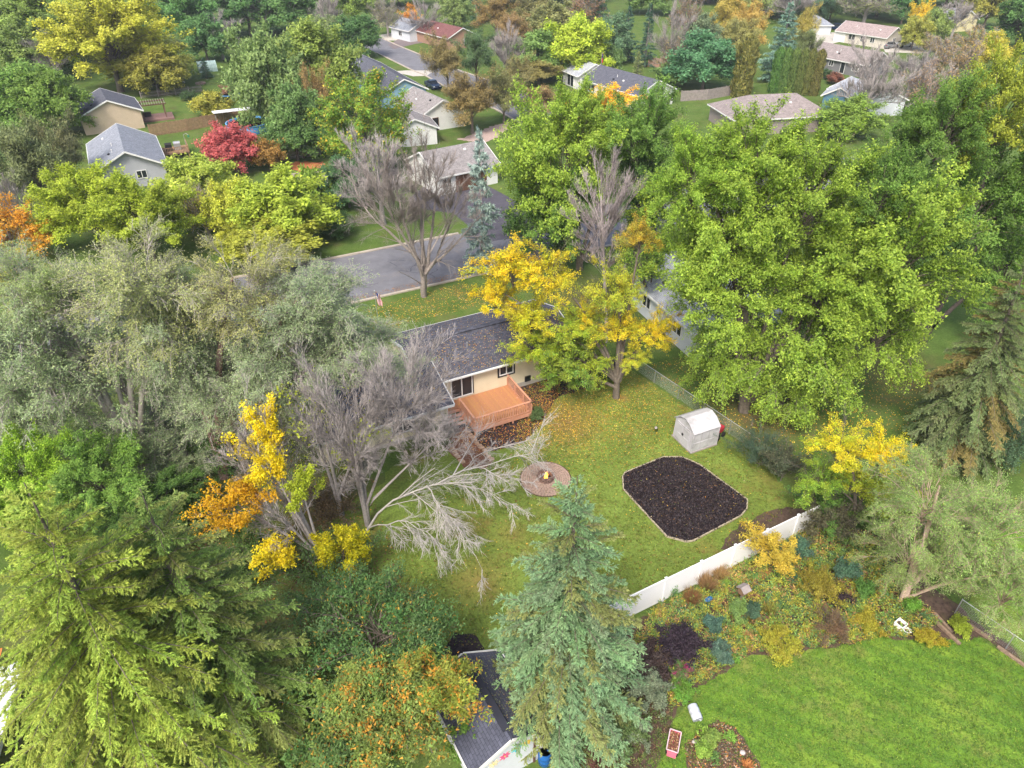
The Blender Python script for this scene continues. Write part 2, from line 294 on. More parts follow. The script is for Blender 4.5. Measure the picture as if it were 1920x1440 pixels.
# ---------------------------------------------------------------- trees
def broad_tree(seed, r, zc, c, n1=45, n2=10, n3=5, n4=12, leaf=0.16, pal=None, pal2=None, zone=None, droop=0.0, up=0.35, bark=BARK, tr=0.28, l2=0.28, l3=0.11, bare=0.0, twig=0.010, stems=1, spread=0.10,
               leafmat_=LEAF, twigs=False, shell=(0.62, 1.0), zmin=-0.75, flat=0.7, lean=(0, 0), quad=False, fork=None, bole=0.0, aspect=0.85, irr=0.14, cvar=0.16, rnd=0.75, trunk=True):
    """trunk, limbs, branches, twigs, then leaves along the twigs. Returns (trunk mesh, crown mesh)."""
    rg = np.random.default_rng(seed)
    LF = lambda z: np.clip((z - bole) / (zc - bole), 0, 1.25)
    zf = fork if fork is not None else max(zc - c * 0.95, 0.12 * (zc + c)); top = zc + c
    D = rdir(rg, n1 * 4); D = D[D[:, 2] > zmin][:n1]; n1 = len(D)
    lob = rdir(rg, 9); amp = rg.uniform(-irr, irr, 9)                    # uneven outline
    f = 1 + ((np.clip(D @ lob.T, 0, 1) ** 3) * amp).sum(1) + rg.normal(0, irr * 0.35, n1)
    rad = rg.uniform(*shell, n1) * f
    tip = np.array([lean[0], lean[1], zc]) + D * np.array([r, r, c]) * rad[:, None]
    q = np.clip((tip[:, 2] - zf) / (top - zf), 0, 1)
    zs = zf + (top - zf) * q * rg.uniform(0.15, 0.6, n1) * 0.8
    sd = rg.integers(0, stems, n1); sa = sd * 2 * np.pi / stems + seed
    sr = (0 if stems == 1 else 1) * spread * r * np.clip((zs - 0) / top, 0, 1) * 2
    S = np.stack([np.cos(sa) * sr + lean[0] * LF(zs), np.sin(sa) * sr + lean[1] * LF(zs), zs], 1)
    L1 = np.linalg.norm(tip - S, axis=1)
    ctl = S + (tip - S) * 0.5 + np.array([0, 0, 1.0]) * (L1 * (0.22 - 0.1 * (D[:, 2]) + droop * 0.35))[:, None] + rg.normal(0, 0.05, (n1, 3)) * L1[:, None]
    P1 = curve(S, ctl, tip, 7)
    R1 = tr * 0.24 * (L1 / L1.max())[:, None] * np.linspace(1, 0.12, 7)[None]
    # trunks
    st = []; rr = []
    for i in range(stems):
        a = i * 2 * np.pi / stems + seed; zt = zf + (top - zf) * 0.55; k = 7; z = np.linspace(-0.1, zt, k)
        sr = (0 if stems == 1 else 1) * spread * r * np.clip(z / top, 0, 1) * 2
        st.append(np.stack([np.cos(a) * sr + lean[0] * LF(z) + (0.05 * np.cos(a)), np.sin(a) * sr + lean[1] * LF(z) + (0.05 * np.sin(a)), z], 1)); rr.append(tr * (0.72 if stems > 1 else 1) * np.array([1.45, 1.0, .92, .8, .62, .42, .25]))
    sets = ([(np.array(st), np.array(rr), 9)] if trunk else []) + [(P1, R1, 5)]
    # branches
    N2 = n1 * n2; b1 = np.repeat(np.arange(n1), n2); t2 = rg.uniform(0.28, 1.0, N2) ** 0.8
    p2, d2 = along(P1[b1], t2); out = nrm(p2 - np.array([lean[0], lean[1], zc - 0.4 * c]))
    dd = nrm(d2 * 0.75 + rdir(rg, N2) * rnd + out * 0.4 + np.array([0, 0, up]))
    L2 = l2 * r * rg.uniform(0.5, 1.15, N2) * (1.15 - 0.5 * t2)
    e2 = p2 + dd * L2[:, None] - np.array([0, 0, 1]) * (droop * L2)[:, None]
    P2 = curve(p2, p2 + dd * (L2 * 0.55)[:, None], e2, 3); R2 = (twig * 1.6 + 0.008 * L2)[:, None] * np.linspace(1, 0.35, 3)[None]
    sets.append((P2, R2, 3 if twigs else 2))
    N3 = N2 * n3; b2 = np.repeat(np.arange(N2), n3); t3 = rg.uniform(0.15, 1.0, N3)
    p3, d3 = along(P2[b2], t3); ddd = nrm(d3 * 0.8 + rdir(rg, N3) * 0.7 + np.array([0, 0, up * 0.8]))
    L3 = l3 * r * rg.uniform(0.5, 1.3, N3); e3 = p3 + ddd * L3[:, None] - np.array([0, 0, 1]) * (droop * 0.8 * L3)[:, None]
    P3 = curve(p3, p3 + ddd * (L3 * 0.55)[:, None], e3, 3)
    if twigs: sets.append((P3[:, ::2], twig * np.array([1.1, 0.5])[None].repeat(N3, 0), 2))
    if twigs == 2:                                                     # one more order of fine twigs
        n5 = 3; N5 = N3 * n5; b5 = np.repeat(np.arange(N3), n5); p5, d5 = along(P3[b5], rg.uniform(0.2, 1, N5)); q5 = nrm(d5 + rdir(rg, N5) * 0.7 + np.array([0, 0, up * 0.5])); L5 = L3[b5] * rg.uniform(0.35, 0.8, N5)
        P5 = np.stack([p5, p5 + q5 * L5[:, None]], 1); sets.append((P5, twig * 0.8 * np.array([1, 0.4])[None].repeat(N5, 0), 2))
    tm = tubes_mesh('trunk', sets, bark)
    if n4 == 0: return tm, None
    N4 = N3 * n4; b3 = np.repeat(np.arange(N3), n4); t4 = rg.uniform(0.1, 1.05, N4)
    if bare > 0:
        keep_b = rg.uniform(size=n1) > bare * 0.6; keep2 = rg.uniform(size=N2) > bare * 0.7
        kk = keep_b[b1][b2][b3] & keep2[b2][b3]; b3 = b3[kk]; t4 = t4[kk]; N4 = len(b3)
    p4, d4 = along(P3[b3], t4); p4 = p4 + rg.normal(0, leaf * 0.75, (N4, 3))
    ld = nrm(d4 * 0.5 + rdir(rg, N4) + np.array([0, 0, -0.15])); nr = nrm(rdir(rg, N4) * (1 - flat) + np.array([0, 0, 1.0]) * flat + nrm(p4 - np.array([0, 0, zc])) * 0.35)
    Ls = leaf * rg.uniform(0.7, 1.3, N4); fn = leaf_quads if quad else leaf_tris
    V3 = fn(p4, ld, nr, Ls, Ls * aspect)
    pal = pal or [((0.9, 0.95, 0.9), 1), ((1.15, 1.05, 0.9), 1)]
    cb = palette(rg, n1, pal); c2 = palette(rg, N2, pal); ib = b2[b3]; C = cb[b1[ib]] * 0.5 + c2[ib] * 0.5
    if pal2 is not None:                                                # tips of the twigs carry the younger or turned leaves
        wt = (np.clip(t4, 0, 1) * 0.5 + np.clip(t3[b3], 0, 1) * 0.5) ** 2 * rg.uniform(0.3, 1.2, N4); C = C * (1 - wt[:, None]) + palette(rg, N4, pal2) * wt[:, None]
    if zone is not None: C = zone(p4, C, rg)
    C = C * rg.normal(1, cvar, (N4, 1)).clip(0.5, 1.7) * (rg.normal(1, 0.10, N2)[ib])[:, None]
    return tm, soup('crown', V3, C, leafmat_, 4 if quad else 3)

def spruce(seed, h, r, dens=1.0, pal=None, pal2=None, tip=0.15, base=0.06, bark=BARK_GREY, needle=0.2, droop=0.18, nw=6, step=0.34, tw=0.2, gap=0.12, exp_=0.85, width=0.38, ntw=7, lean=(0, 0)):
    """whorls of boughs, side twigs in a herringbone, needle tufts along every twig"""
    rg = np.random.default_rng(seed); zb = base * h; zz = []
    z = zb
    while z < h - 0.25: zz.append(z); z += step * rg.uniform(0.7, 1.3) * (0.75 + 0.25 * (h - z) / h)
    zz = np.repeat(np.array(zz), nw) + rg.normal(0, step * 0.3, len(zz) * nw); n = len(zz); zz = np.clip(zz, zb * 0.7, h - 0.1)
    q = (h - zz) / (h - zb); Lb = r * (np.clip(q, 0.015, 1) ** exp_) * rg.uniform(0.62, 1.1, n); Lb *= np.where(rg.uniform(size=n) < gap, 0.5, 1)
    Lb *= np.clip(1 + 0.25 * np.sin(zz * 1.3 + seed), 0.7, 1.3)
    a = rg.uniform(0, 2 * np.pi, n); dr = np.stack([np.cos(a), np.sin(a), np.zeros(n)], 1)
    ax = np.stack([lean[0] * zz / h, lean[1] * zz / h, zz], 1)
    rise = rg.uniform(0.0, 0.25, n) + 0.55 * np.clip(1 - q, 0, 1) ** 2.5
    ctl = ax + dr * (Lb * 0.5)[:, None] + np.array([0, 0, 1]) * (rise * Lb * 0.5 - droop * 0.2 * Lb)[:, None]
    e = ax + dr * Lb[:, None] + np.array([0, 0, 1]) * (rise * Lb * 0.7 - droop * Lb * q)[:, None]
    P = curve(ax, ctl, e, 5); Rb = (0.012 + 0.010 * Lb)[:, None] * np.linspace(1, 0.3, 5)[None]
    k = 8; z8 = np.linspace(-0.1, h, k); tr = 0.017 * h + 0.03; trunk = np.stack([lean[0] * z8 / h, lean[1] * z8 / h, z8], 1)[None]; sets = [(trunk, tr * np.linspace(1.15, 0.06, k)[None], 8), (P, Rb, 3)]
    # twigs
    cnt = np.maximum((Lb / 0.16 * 2.3 * dens).astype(int), 4); b = np.repeat(np.arange(n), cnt); N = len(b); t = rg.uniform(0.12, 1.0, N) ** 0.75
    p, d = along(P[b], t); side = nrm(np.cross(d, np.array([0, 0, 1.0]))) * rg.choice([-1, 1], N)[:, None]
    td = nrm(d * 0.75 + side * rg.uniform(0.3, 1.0, N)[:, None] + rg.normal(0, 0.2, (N, 3)) + np.array([0, 0, 0.02 - tw]))
    tl = (0.16 + width * 0.42 * Lb[b] * (1 - t * 0.75)) * rg.uniform(0.5, 1.1, N); tl = np.minimum(tl, 1.0)
    e2 = p + td * tl[:, None] - np.array([0, 0, 1]) * (tw * 0.5 * tl)[:, None]; P2 = curve(p, p + td * (tl * 0.6)[:, None], e2, 3)
    nt = np.maximum((tl / 0.055 * ntw / 10).astype(int), 3); bb = np.repeat(np.arange(N), nt); M = len(bb); t3 = rg.uniform(0.0, 1.05, M)
    p3, d3 = along(P2[bb], t3); s3 = nrm(np.cross(d3, rdir(rg, M))); nd = nrm(d3 * 0.9 + s3 * rg.uniform(0.3, 0.9, M)[:, None])
    Ln = needle * rg.uniform(0.7, 1.35, M)
    V3 = leaf_tris(p3, nd, nrm(rdir(rg, M) * 0.5 + np.array([0, 0, 1.0])), Ln, Ln * 0.36)
    pal = pal or [((0.9, 0.95, 0.9), 1), ((1.1, 1.05, 0.95), 1)]
    cb = palette(rg, n, pal); C = cb[b[bb]] * 0.55 + palette(rg, N, pal)[bb] * 0.45
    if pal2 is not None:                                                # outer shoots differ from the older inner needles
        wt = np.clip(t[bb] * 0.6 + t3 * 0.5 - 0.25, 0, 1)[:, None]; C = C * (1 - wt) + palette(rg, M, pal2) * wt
    C = C * rg.normal(1, 0.16, (M, 1)).clip(0.5, 1.6)
    return tubes_mesh('trunk', sets, bark), soup('crown', V3, C, NEEDLE)

def column_tree(seed, h, r, n=9000, leaf=0.13, pal=None):
    """clipped narrow column of flat sprays"""
    rg = np.random.default_rng(seed); z = rg.uniform(0, 1, n); prof = np.clip(np.minimum(1.0, (1 - z) * 7) ** 0.6, 0, 1) * (0.82 + 0.18 * np.sin(z * 25 + seed) * 0.5)
    a = rg.uniform(0, 2 * np.pi, n); ra = r * prof * rg.uniform(0.78, 1.05, n) * (1 + 0.09 * np.sin(a * 5 + z * 9)); p = np.stack([np.cos(a) * ra, np.sin(a) * ra, z * h], 1)
    d = nrm(np.stack([np.cos(a) * .35, np.sin(a) * .35, np.ones(n)], 1) + rg.normal(0, .3, (n, 3))); nr = nrm(np.stack([np.cos(a), np.sin(a), np.full(n, .3)], 1) + rg.normal(0, .4, (n, 3)))
    Ls = leaf * rg.uniform(.8, 1.6, n) * 1.5; C = palette(rg, n, pal or [((1, 1, 1), 1)]) * rg.normal(1, .18, (n, 1)).clip(.5, 1.6)
    tm = tubes_mesh('trunk', [(np.array([[[0, 0, -.1], [0, 0, h * .5], [0, 0, h * .9]]]), np.array([[.12, .09, .03]]), 7)], BARK)
    return tm, soup('crown', leaf_tris(p, d, nr, Ls, Ls * .5), C, NEEDLE)

def put_tree(name, base, meshes, label, cat='tree', rz=0.0, sc=(1, 1, 1), col=None, group=None, crown='crown'):
    o = empty(name, base, rz, label, cat, group); o.scale = sc
    tm, cm = meshes
    if tm is not None: link('trunk', tm, o)
    if cm is not None:
        c = link(crown, cm, o)
        if col is not None: c.color = (*col, 1)
    return o

def fit(x0, y0, x1, y1, base=None, zc=None):
    """crown seen in the photo as that box: where it stands, its radius, centre height and half height"""
    cx, cy = (x0 + x1) / 2, (y0 + y1) / 2
    if base is not None:
        B = G(*base); zc = max(height_at(B, cy), 1.0)
        Cn = Vector((B.x, B.y, zc))
    else:
        Cn = G(cx, cy, zc); B = Vector((Cn.x, Cn.y, 0))
    dp = depth(Cn); r = (x1 - x0) / 2 * dp / F
    off = G(cx, cy, zc); lean = (off.x - B.x, off.y - B.y) if base is not None else (0, 0)
    th = math.asin((CAM_H - zc) / max(dist(Cn), 1)); hy = (y1 - y0) / 2 * dp / F
    cc = hy * hy - (r * math.sin(th)) ** 2; c = math.sqrt(cc) / math.cos(th) if cc > 0 else 0.4 * r
    c = max(c, 0.45 * r); c = min(c, zc * 0.97)
    return B, r, zc, c, lean

# ================================================================ THE SETTING
def ragged(P, amp, step=.3, seed=0):
    """turf and mulch edges wander: short segments pushed in and out"""
    rg = np.random.default_rng(seed + len(P)); out = []
    for a, b in zip(P, P[1:] + P[:1]):
        d = b - a; n = int(max(1, min(60, d.length // step))); nn = Vector((-d.y, d.x, 0)).normalized() if d.length > 1e-6 else Vector((0, 0, 0)); s = 0
        for k in range(n):
            s = s * .6 + rg.normal(0, amp); out.append(a + d * (k / n) + nn * (s if k else 0))
    return out
def sheet(name, pts, z, mat, kind='structure', px=True, rag=0):
    P = [G(*p, z) if px else Vector((p[0], p[1], z)) for p in pts]
    if rag: P = ragged(P, rag)
    o = link(name, mesh_from(name, P, [tuple(range(len(P)))], mat)); 
    if o.data.polygons[0].normal.z < 0: o.data.flip_normals()
    return tag(o, kind=kind)
ASH = G(1155, 745)
LAWN = lawnmat('lawn_wide', (0.055, 0.095, 0.018), (0.085, 0.14, 0.028), (0.13, 0.16, 0.045), (0.13, 0.085, 0.045), 0.55,
               spots=[(*G(450, 760)[:2], 13, .9), (*G(1420, 780)[:2], 5, .85), (*G(1700, 700)[:2], 5, .9), (*G(250, 1250)[:2], 12, .9), (*G(620, 980)[:2], 6, .9), (*G(1100, 560)[:2], 7, .7)])
YARD = lawnmat('lawn_yard', (0.10, 0.145, 0.028), (0.14, 0.195, 0.035), (0.18, 0.26, 0.05), (0.22, 0.125, 0.045), 0.6,
               spots=[(*G(1060, 790)[:2], 3.4, .95), (*G(900, 1090)[:2], 2.2, .7), (*G(1165, 745)[:2], 0.9, .9), (*G(960, 1000)[:2], 1.6, .5), (*G(1440, 900)[:2], 1.5, .4)])
NEAR = lawnmat('lawn_near', (0.085, 0.17, 0.02), (0.12, 0.225, 0.028), (0.19, 0.28, 0.04), (0.24, 0.21, 0.07), 0.7, stripes=True, fine=18.0, spots=[(*G(1395, 1245)[:2], .7, .8), (*G(1610, 1222)[:2], .5, .8), (*G(1500, 1400)[:2], .25, .7), (*G(1300, 1300)[:2], .5, .7)])
g = MB().add([(-500, -60, 0), (500, -60, 0), (500, 900, 0), (-500, 900, 0)], [(0, 1, 2, 3)]).build('ground', LAWN); tag(g, kind='structure')
yard_px = [(985, 715), (1180, 690), (1385, 830), (1520, 960), (1222, 1110), (945, 1235), (800, 1230), (640, 1120), (610, 980), (760, 860), (840, 800)]
sheet('yard_lawn', yard_px, 0.004, YARD, rag=0.15)
near_px = [(1195, 1560), (1262, 1350), (1310, 1285), (1400, 1232), (1560, 1215), (1640, 1192), (1760, 1200), (1840, 1195), (2050, 1340), (2080, 1560)]
sheet('near_lawn', near_px, 0.004, NEAR, rag=0.07)
sheet('side_lawn', [(1800, 1000), (2080, 960), (2150, 1340), (1925, 1235), (1820, 1140)], 0.004, NEAR, rag=0.15)
sheet('garden_soil', [(1030, 1560), (1100, 1330), (1175, 1175), (1230, 1140), (1532, 985), (1660, 1000), (1760, 1110), (1900, 1215), (1925, 1250), (1840, 1195), (1760, 1200), (1640, 1192), (1560, 1215), (1400, 1232), (1310, 1285), (1262, 1350), (1195, 1560)], 0.008, SOIL, rag=0.09)
sheet('deck_mulch', [(872, 792), (985, 712), (1050, 700), (1046, 745), (1012, 800), (985, 828), (930, 845), (880, 850), (838, 810)], 0.008, MULCH, rag=0.06)
sheet('shed_mulch', [(830, 1225), (850, 1185), (890, 1188), (908, 1215), (905, 1240), (860, 1260), (825, 1250)], 0.008, MULCH, rag=0.06)
sheet('house_bed', [(1050, 700), (1160, 672), (1165, 700), (1100, 728), (1046, 745)], 0.008, MULCH, rag=0.06)
sheet('fence_bed', [(1385, 985), (1475, 950), (1532, 958), (1500, 975), (1400, 1020), (1350, 1030)], 0.008, SOIL, rag=0.09)
# street in front of the house
n0 = G(686, 562); f0 = G(602, 490)
def line(p, a, b): return (p + U * a, p + U * b)
A0, A1 = line(n0, -70, 75); B0, B1 = line(f0, -62, 78)
sheet('street', [A0, A1, B1, B0], 0.012, ASPHALT, px=False)
for a, b in ((-70, 75),):
    kb = MB().bar(n0 + U * a + V * -0.12 + Vector((0, 0, .06)), n0 + U * b + V * -0.12 + Vector((0, 0, .06)), 0.30, 0.13); tag(kb.build('kerb', KERB), kind='structure')
kb = MB().bar(f0 + U * -62 + Vector((0, 0, .06)) + V * .12, f0 + U * 15.6 + Vector((0, 0, .06)) + V * .12, 0.35, 0.13); tag(kb.build('kerb', KERB), kind='structure')
# tar patches and cracks on the street
cr = MB()
rg = np.random.default_rng(5)
for k in range(16):
    c = n0 + U * rg.uniform(-4, 14) + V * rg.uniform(0.6, 7.5); a = rg.uniform(-0.5, 0.5) + (0 if k % 3 else 1.4); q = c.copy()
    for j in range(6):
        d = (U * math.cos(a) + V * math.sin(a)) * rg.uniform(.2, .5); n_ = Vector((-d.y, d.x, 0)).normalized() * rg.uniform(.02, .05); z = Vector((0, 0, .016))
        cr.add([q - n_ + z, q + d - n_ + z, q + d + n_ + z, q + n_ + z], [(0, 1, 2, 3)]); q = q + d; a += rg.normal(0, .35)
tag(cr.build('road_cracks', BLACKTOP), kind='structure')
sheet('driveway', [(765, 372), (800, 345), (905, 343), (1010, 400), (1000, 440), (905, 455), (868, 443), (880, 425), (850, 400), (800, 393), (770, 385)], 0.02, BLACKTOP)
# far street with its pavements
far_hi = [(640, 40), (705, 66), (743, 84), (790, 103), (850, 128), (960, 165), (1060, 195)]; far_lo = [(1010, 250), (930, 205), (830, 160), (793, 139), (772, 131), (705, 98), (630, 66)]
sheet('far_street', far_hi + far_lo, 0.012, ASPHALT)
for pts in (far_hi[1:], far_lo[:-1]):
    mb = MB()
    for a, b in zip(pts[:-1], pts[1:]): mb.bar(G(*a, .05), G(*b, .05), 0.4, 0.13)
    tag(mb.build('kerb', KERB), kind='structure')
sheet('far_driveway', [(708, 66), (745, 60), (770, 64), (820, 64), (800, 72), (745, 76), (722, 76)], 0.02, CONCRETE)
sheet('side_drive', [(735, 134), (760, 132), (815, 132), (800, 142), (775, 143)], 0.02, CONCRETE)
sheet('side_driveway', [(728, 84), (745, 74), (800, 68), (812, 78), (780, 82), (738, 92)], 0.024, plain('brown_asphalt', (.17, .14, .14), .9))
sheet('pale_driveway', [(1530, 62), (1575, 60), (1600, 72), (1560, 82), (1528, 78)], 0.02, CONCRETE)
sheet('side_path', [(900, 245), (955, 225), (960, 240), (905, 270), (855, 262)], 0.02, plain('pink_gravel', (.40, .30, .26), .9, .2, 3), rag=0.2)
sheet('parking_pad', [(1650, 75), (1720, 80), (1740, 100), (1660, 98)], 0.02, CONCRETE)

# ================================================================ BUILDINGS
def uv_roof(me, sl):
    uv = me.uv_layers.new(name='uv'); n = len(me.loops); vi = np.empty(n, dtype=np.int32); me.loops.foreach_get('vertex_index', vi)
    co = np.empty(len(me.vertices) * 3, dtype=np.float32); me.vertices.foreach_get('co', co); co = co.reshape(-1, 3)[vi]
    uv.data.foreach_set('uv', np.stack([co[:, 0], co[:, 1] / math.cos(sl)], 1).astype(np.float32).ravel())
def window(parent, side, s, z, wd, ht, L, W, frame=TRIM, split=1, name='window', border=None):
    """a framed window on one side of a house in its own frame; side F/B/L/R"""
    t = 0.06
    def P(x, zz, o):
        return {'F': Vector((x, -W / 2 - o, zz)), 'B': Vector((x, W / 2 + o, zz)), 'L': Vector((-L / 2 - o, x, zz)), 'R': Vector((L / 2 + o, x, zz))}[side]
    ax = (wd, 0.06) if side in 'FB' else (0.06, wd)
    fm = MB(); e = 0.07
    for (cx, cz, w_, h_) in ((s, z + ht / 2 + e / 2, wd + 2 * e, e), (s, z - ht / 2 - e / 2, wd + 2 * e, e), (s - wd / 2 - e / 2, z, e, ht), (s + wd / 2 + e / 2, z, e, ht)) + tuple((s - wd / 2 + wd * (k + 1) / (split + 1), z, e, ht) for k in range(split)):
        fm.box(P(cx, cz, 0.04), (w_, 0.08, h_) if side in 'FB' else (0.08, w_, h_))
    f = fm.build(name, frame, parent)
    if border:
        bm_ = MB()
        for (cx, cz, w_, h_) in ((s, z + ht / 2 + .14, wd + .42, .14), (s, z - ht / 2 - .14, wd + .42, .14), (s - wd / 2 - .14, z, .14, ht + .14), (s + wd / 2 + .14, z, .14, ht + .14)):
            bm_.box(P(cx, cz, 0.025), (w_, 0.05, h_) if side in 'FB' else (0.05, w_, h_))
        bm_.build('frame', border, f)
    pm = MB(); pm.box(P(s, z, 0.012), (wd, 0.02, ht) if side in 'FB' else (0.02, wd, ht)); pm.build('pane', GLASS, f)
    return f
def panel_door(parent, side, s, wd, ht, L, W, mat, name='door', rows=4, z0=0.02):
    def P(x, zz, o): return {'F': Vector((x, -W / 2 - o, zz)), 'R': Vector((L / 2 + o, x, zz)), 'L': Vector((-L / 2 - o, x, zz)), 'B': Vector((x, W / 2 + o, zz))}[side]
    mb = MB(); rh = ht / rows
    for k in range(rows): mb.box(P(s, z0 + rh * (k + .5), .03), (wd, .06, rh - .03) if side in 'FB' else (.06, wd, rh - .03))
    mb.box(P(s, z0 + ht / 2, .005), (wd, .05, ht) if side in 'FB' else (.05, wd, ht))
    return mb.build(name, mat, parent)
def house(name, label, A, B, W, we, wallm, roofm, cat='house', ov=0.4, ovg=0.3, hip=False, vents=0, chimney=False, trim=TRIM, ridge=False, skirt=None, flip=False):
    """A, B: ridge ends (world). Returns root, L, W."""
    if flip: A, B = B, A
    A = Vector(A); B = Vector(B); mid = (A + B) / 2; zr = A.z; d = B - A; rz = math.atan2(d.y, d.x); Lr = Vector((d.x, d.y, 0)).length
    L = Lr - 2 * ovg if not hip else Lr + W * 0.8; o = empty(name, (mid.x, mid.y, 0), rz, label, cat)
    hw = W / 2; sl = math.atan2(zr - we, hw)
    wb = MB(); x = L / 2
    if hip: wb.box((0, 0, we / 2), (L, W, we))
    else:
        vs = [(-x, -hw, -.1), (x, -hw, -.1), (x, hw, -.1), (-x, hw, -.1), (-x, -hw, we - .05), (x, -hw, we - .05), (x, hw, we - .05), (-x, hw, we - .05), (-x, 0, zr - .12), (x, 0, zr - .12)]
        wb.add(vs, [(0, 1, 5, 4), (2, 3, 7, 6), (1, 2, 6, 9, 5), (3, 0, 4, 8, 7), (3, 2, 1, 0), (4, 5, 9, 8), (6, 7, 8, 9)])
    wb.build('wall', wallm, o)
    if skirt: MB().box((0, 0, .2), (L + .06, W + .06, .55)).build('foundation', skirt, o)
    ze = zr - (hw + ov) * math.tan(sl); y = hw + ov; th = 0.10; rb = MB(); X = Lr / 2 if not hip else L / 2 + ov
    if hip:
        r2 = Lr / 2; top = [(-r2, 0, zr), (r2, 0, zr), (-X, -y, ze), (X, -y, ze), (X, y, ze), (-X, y, ze)]; bot = [(a, b_, c_ - th) for a, b_, c_ in top]
        rb.add(top + bot, [(2, 3, 1, 0), (4, 5, 0, 1), (3, 4, 1), (5, 2, 0), (8, 9, 3, 2), (9, 10, 4, 3), (10, 11, 5, 4), (11, 8, 2, 5), (11, 10, 9, 8)])
    else:
        top = [(-X, -y, ze), (X, -y, ze), (X, 0, zr), (-X, 0, zr), (X, y, ze), (-X, y, ze)]; bot = [(a, b_, c_ - th) for a, b_, c_ in top]
        rb.add(top + bot, [(0, 1, 2, 3), (3, 2, 4, 5), (7, 6, 9, 8), (8, 9, 11, 10), (6, 7, 1, 0), (10, 11, 5, 4), (7, 8, 2, 1), (8, 10, 4, 2), (9, 6, 0, 3), (11, 9, 3, 5)])
    ro = rb.build('roof', roofm, o); uv_roof(ro.data, sl)
    tb = MB(); t = .035
    for s in (-1, 1): tb.bar((-X - .02, s * (y + t), ze - .10), (X + .02, s * (y + t), ze - .10), 0.06, .17)
    if hip:
        for s in (-1, 1): tb.bar((s * (X + t), -y, ze - .10), (s * (X + t), y, ze - .10), .06, .17)
    else:
        for s in (-1, 1):
            for k in (-1, 1): tb.bar((s * (X + t), k * (y + .03), ze - .08), (s * (X + t), 0, zr - .07), .06, .2)
    tb.build('fascia', trim, o)
    if ridge:
        cb = MB(); n = int(Lr / .33)
        for k in range(n):
            xx = -Lr / 2 + Lr * (k + .5) / n
            for s in (-1, 1): cb.box((xx, s * .09, zr + .015 - .09 * math.tan(sl) + (k % 2) * .006), (Lr / n * 1.02, .2, .022), rx=-s * sl)
        c = cb.build('ridge_cap', roofm, o); uv_roof(c.data, sl)
    rg = np.random.default_rng(int(abs(mid.x * 10)) + 3)
    for k in range(vents):
        xx = rg.uniform(-.3, .3) * Lr; yy = -hw * rg.uniform(.25, .7); zz = zr - abs(yy) * math.tan(sl)
        if k % 2: MB().lathe((xx, yy, zz - .05), [(.06, 0), (.06, .45), (.001, .45)], 8).build('vent_pipe', TRIM, o)
        else:
            MB().box((xx, yy, zz + .08), (.3, .3, .16), rx=sl).build('roof_vent', TRIM if k % 4 == 0 else DARKMETAL, o)
    if chimney: MB().box((Lr * .1, hw * .3, zr + .1), (.6, .6, 1.2)).build('chimney', STONE, o)
    return o, L, W

# --- the main house
RA = G(757, 648, 4.35); RA.z = 0
def HP(u, v, z=0.0): q = RA + U * u + V * v; q.z = z; return q        # the plot's own frame: u along the ridge, v away from the camera
main, mL, mW = house('house', 'cream split-level house with charcoal shingle roof behind the redwood deck', HP(0, .45, 4.0), HP(13.2, .45, 4.0), 7.1, 2.95, CREAM, R_NAVY, ov=.4, ovg=.3, ridge=False)
MB().box((0, 0, .15), (mL + .05, mW + .05, .5)).build('foundation', CONCRETE, main)
rv = MB(); rv.box((-.6, 0, 4.04), (9.6, .36, .07)); o_ = rv.build('ridge_vent', R_NAVY, main); uv_roof(o_.data, 0)
def ML(u): return u - 6.6
for x_, y_ in ((-2.0, -1.5), (-3.0, 1.1), (2.9, -1.2)): MB().lathe((x_, y_, 4.0 - abs(y_) * .296), [(.055, -.1), (.055, .38), (.001, .38)], 8).build('vent_pipe', METAL, main)
window(main, 'F', ML(6.85), 2.05, 1.05, .75, mL, mW, border=BLACKTRIM)
window(main, 'F', ML(3.15), 1.78, 1.6, 1.95, mL, mW, name='sliding_door', border=None)
MB().box((ML(4.05), -mW / 2 - .03, 1.8), (.12, .06, 2.1)).build('trim_board', BLACKTRIM, main)
window(main, 'F', ML(8.7), .62, .36, .34, mL, mW, frame=DARKMETAL, split=0, name='wall_vent')
window(main, 'F', ML(10.6), 2.0, 1.4, .9, mL, mW, border=BLACKTRIM)
MB().box((0, -mW / 2 - .46, 2.76), (13.2, .11, .12)).build('gutter', TRIM, main)
wing, wL, wW = house('house_wing', 'lower left wing of the cream house behind the bare trees', HP(-8.4, -1.75, 3.5), HP(1.45, -1.75, 3.5), 7.1, 2.42, CREAM, R_NAVY, ov=.4, ovg=.35, ridge=False, cat='house wing')
MB().box((0, 0, .1), (wL + .05, wW + .05, .4)).build('foundation', CONCRETE, wing)
window(wing, 'F', 1.2, 1.4, 1.5, 1.0, wL, wW); window(wing, 'F', -2.5, 1.4, 1.5, 1.0, wL, wW)

# --- the redwood deck, board by board and baluster by baluster
deck = empty('deck', HP(2.45, -3.12, 0), YAW, 'square redwood-stained deck with leaf-strewn boards and railings behind the cream house', 'deck')
DW, DD, DZ = 4.5, 3.85, .56
def ppart(name, me, loc, parent): o = link(name, me, parent); o.location = loc; return o
nb = 28; bw = DD / nb
bmesh_ = mesh_from('deck_board', *(lambda m: (m.v, m.f))(MB().box((DW / 2, 0, 0), (DW, bw - .008, .03))), DECKTOP)
for k in range(nb): ppart('deck_board', bmesh_, (0, -bw * (k + .5), DZ), deck)
fr = MB(); 
for (a, b) in (((0, 0), (0, -DD)), ((0, -DD), (DW, -DD)), ((DW, -DD), (DW, 0))): fr.bar((*a, DZ - .14), (*b, DZ - .17), .05, .30)
for k in range(1, 6): fr.bar((DW * k / 6, -.02, DZ - .12), (DW * k / 6, -DD + .03, DZ - .12), .04, .18)
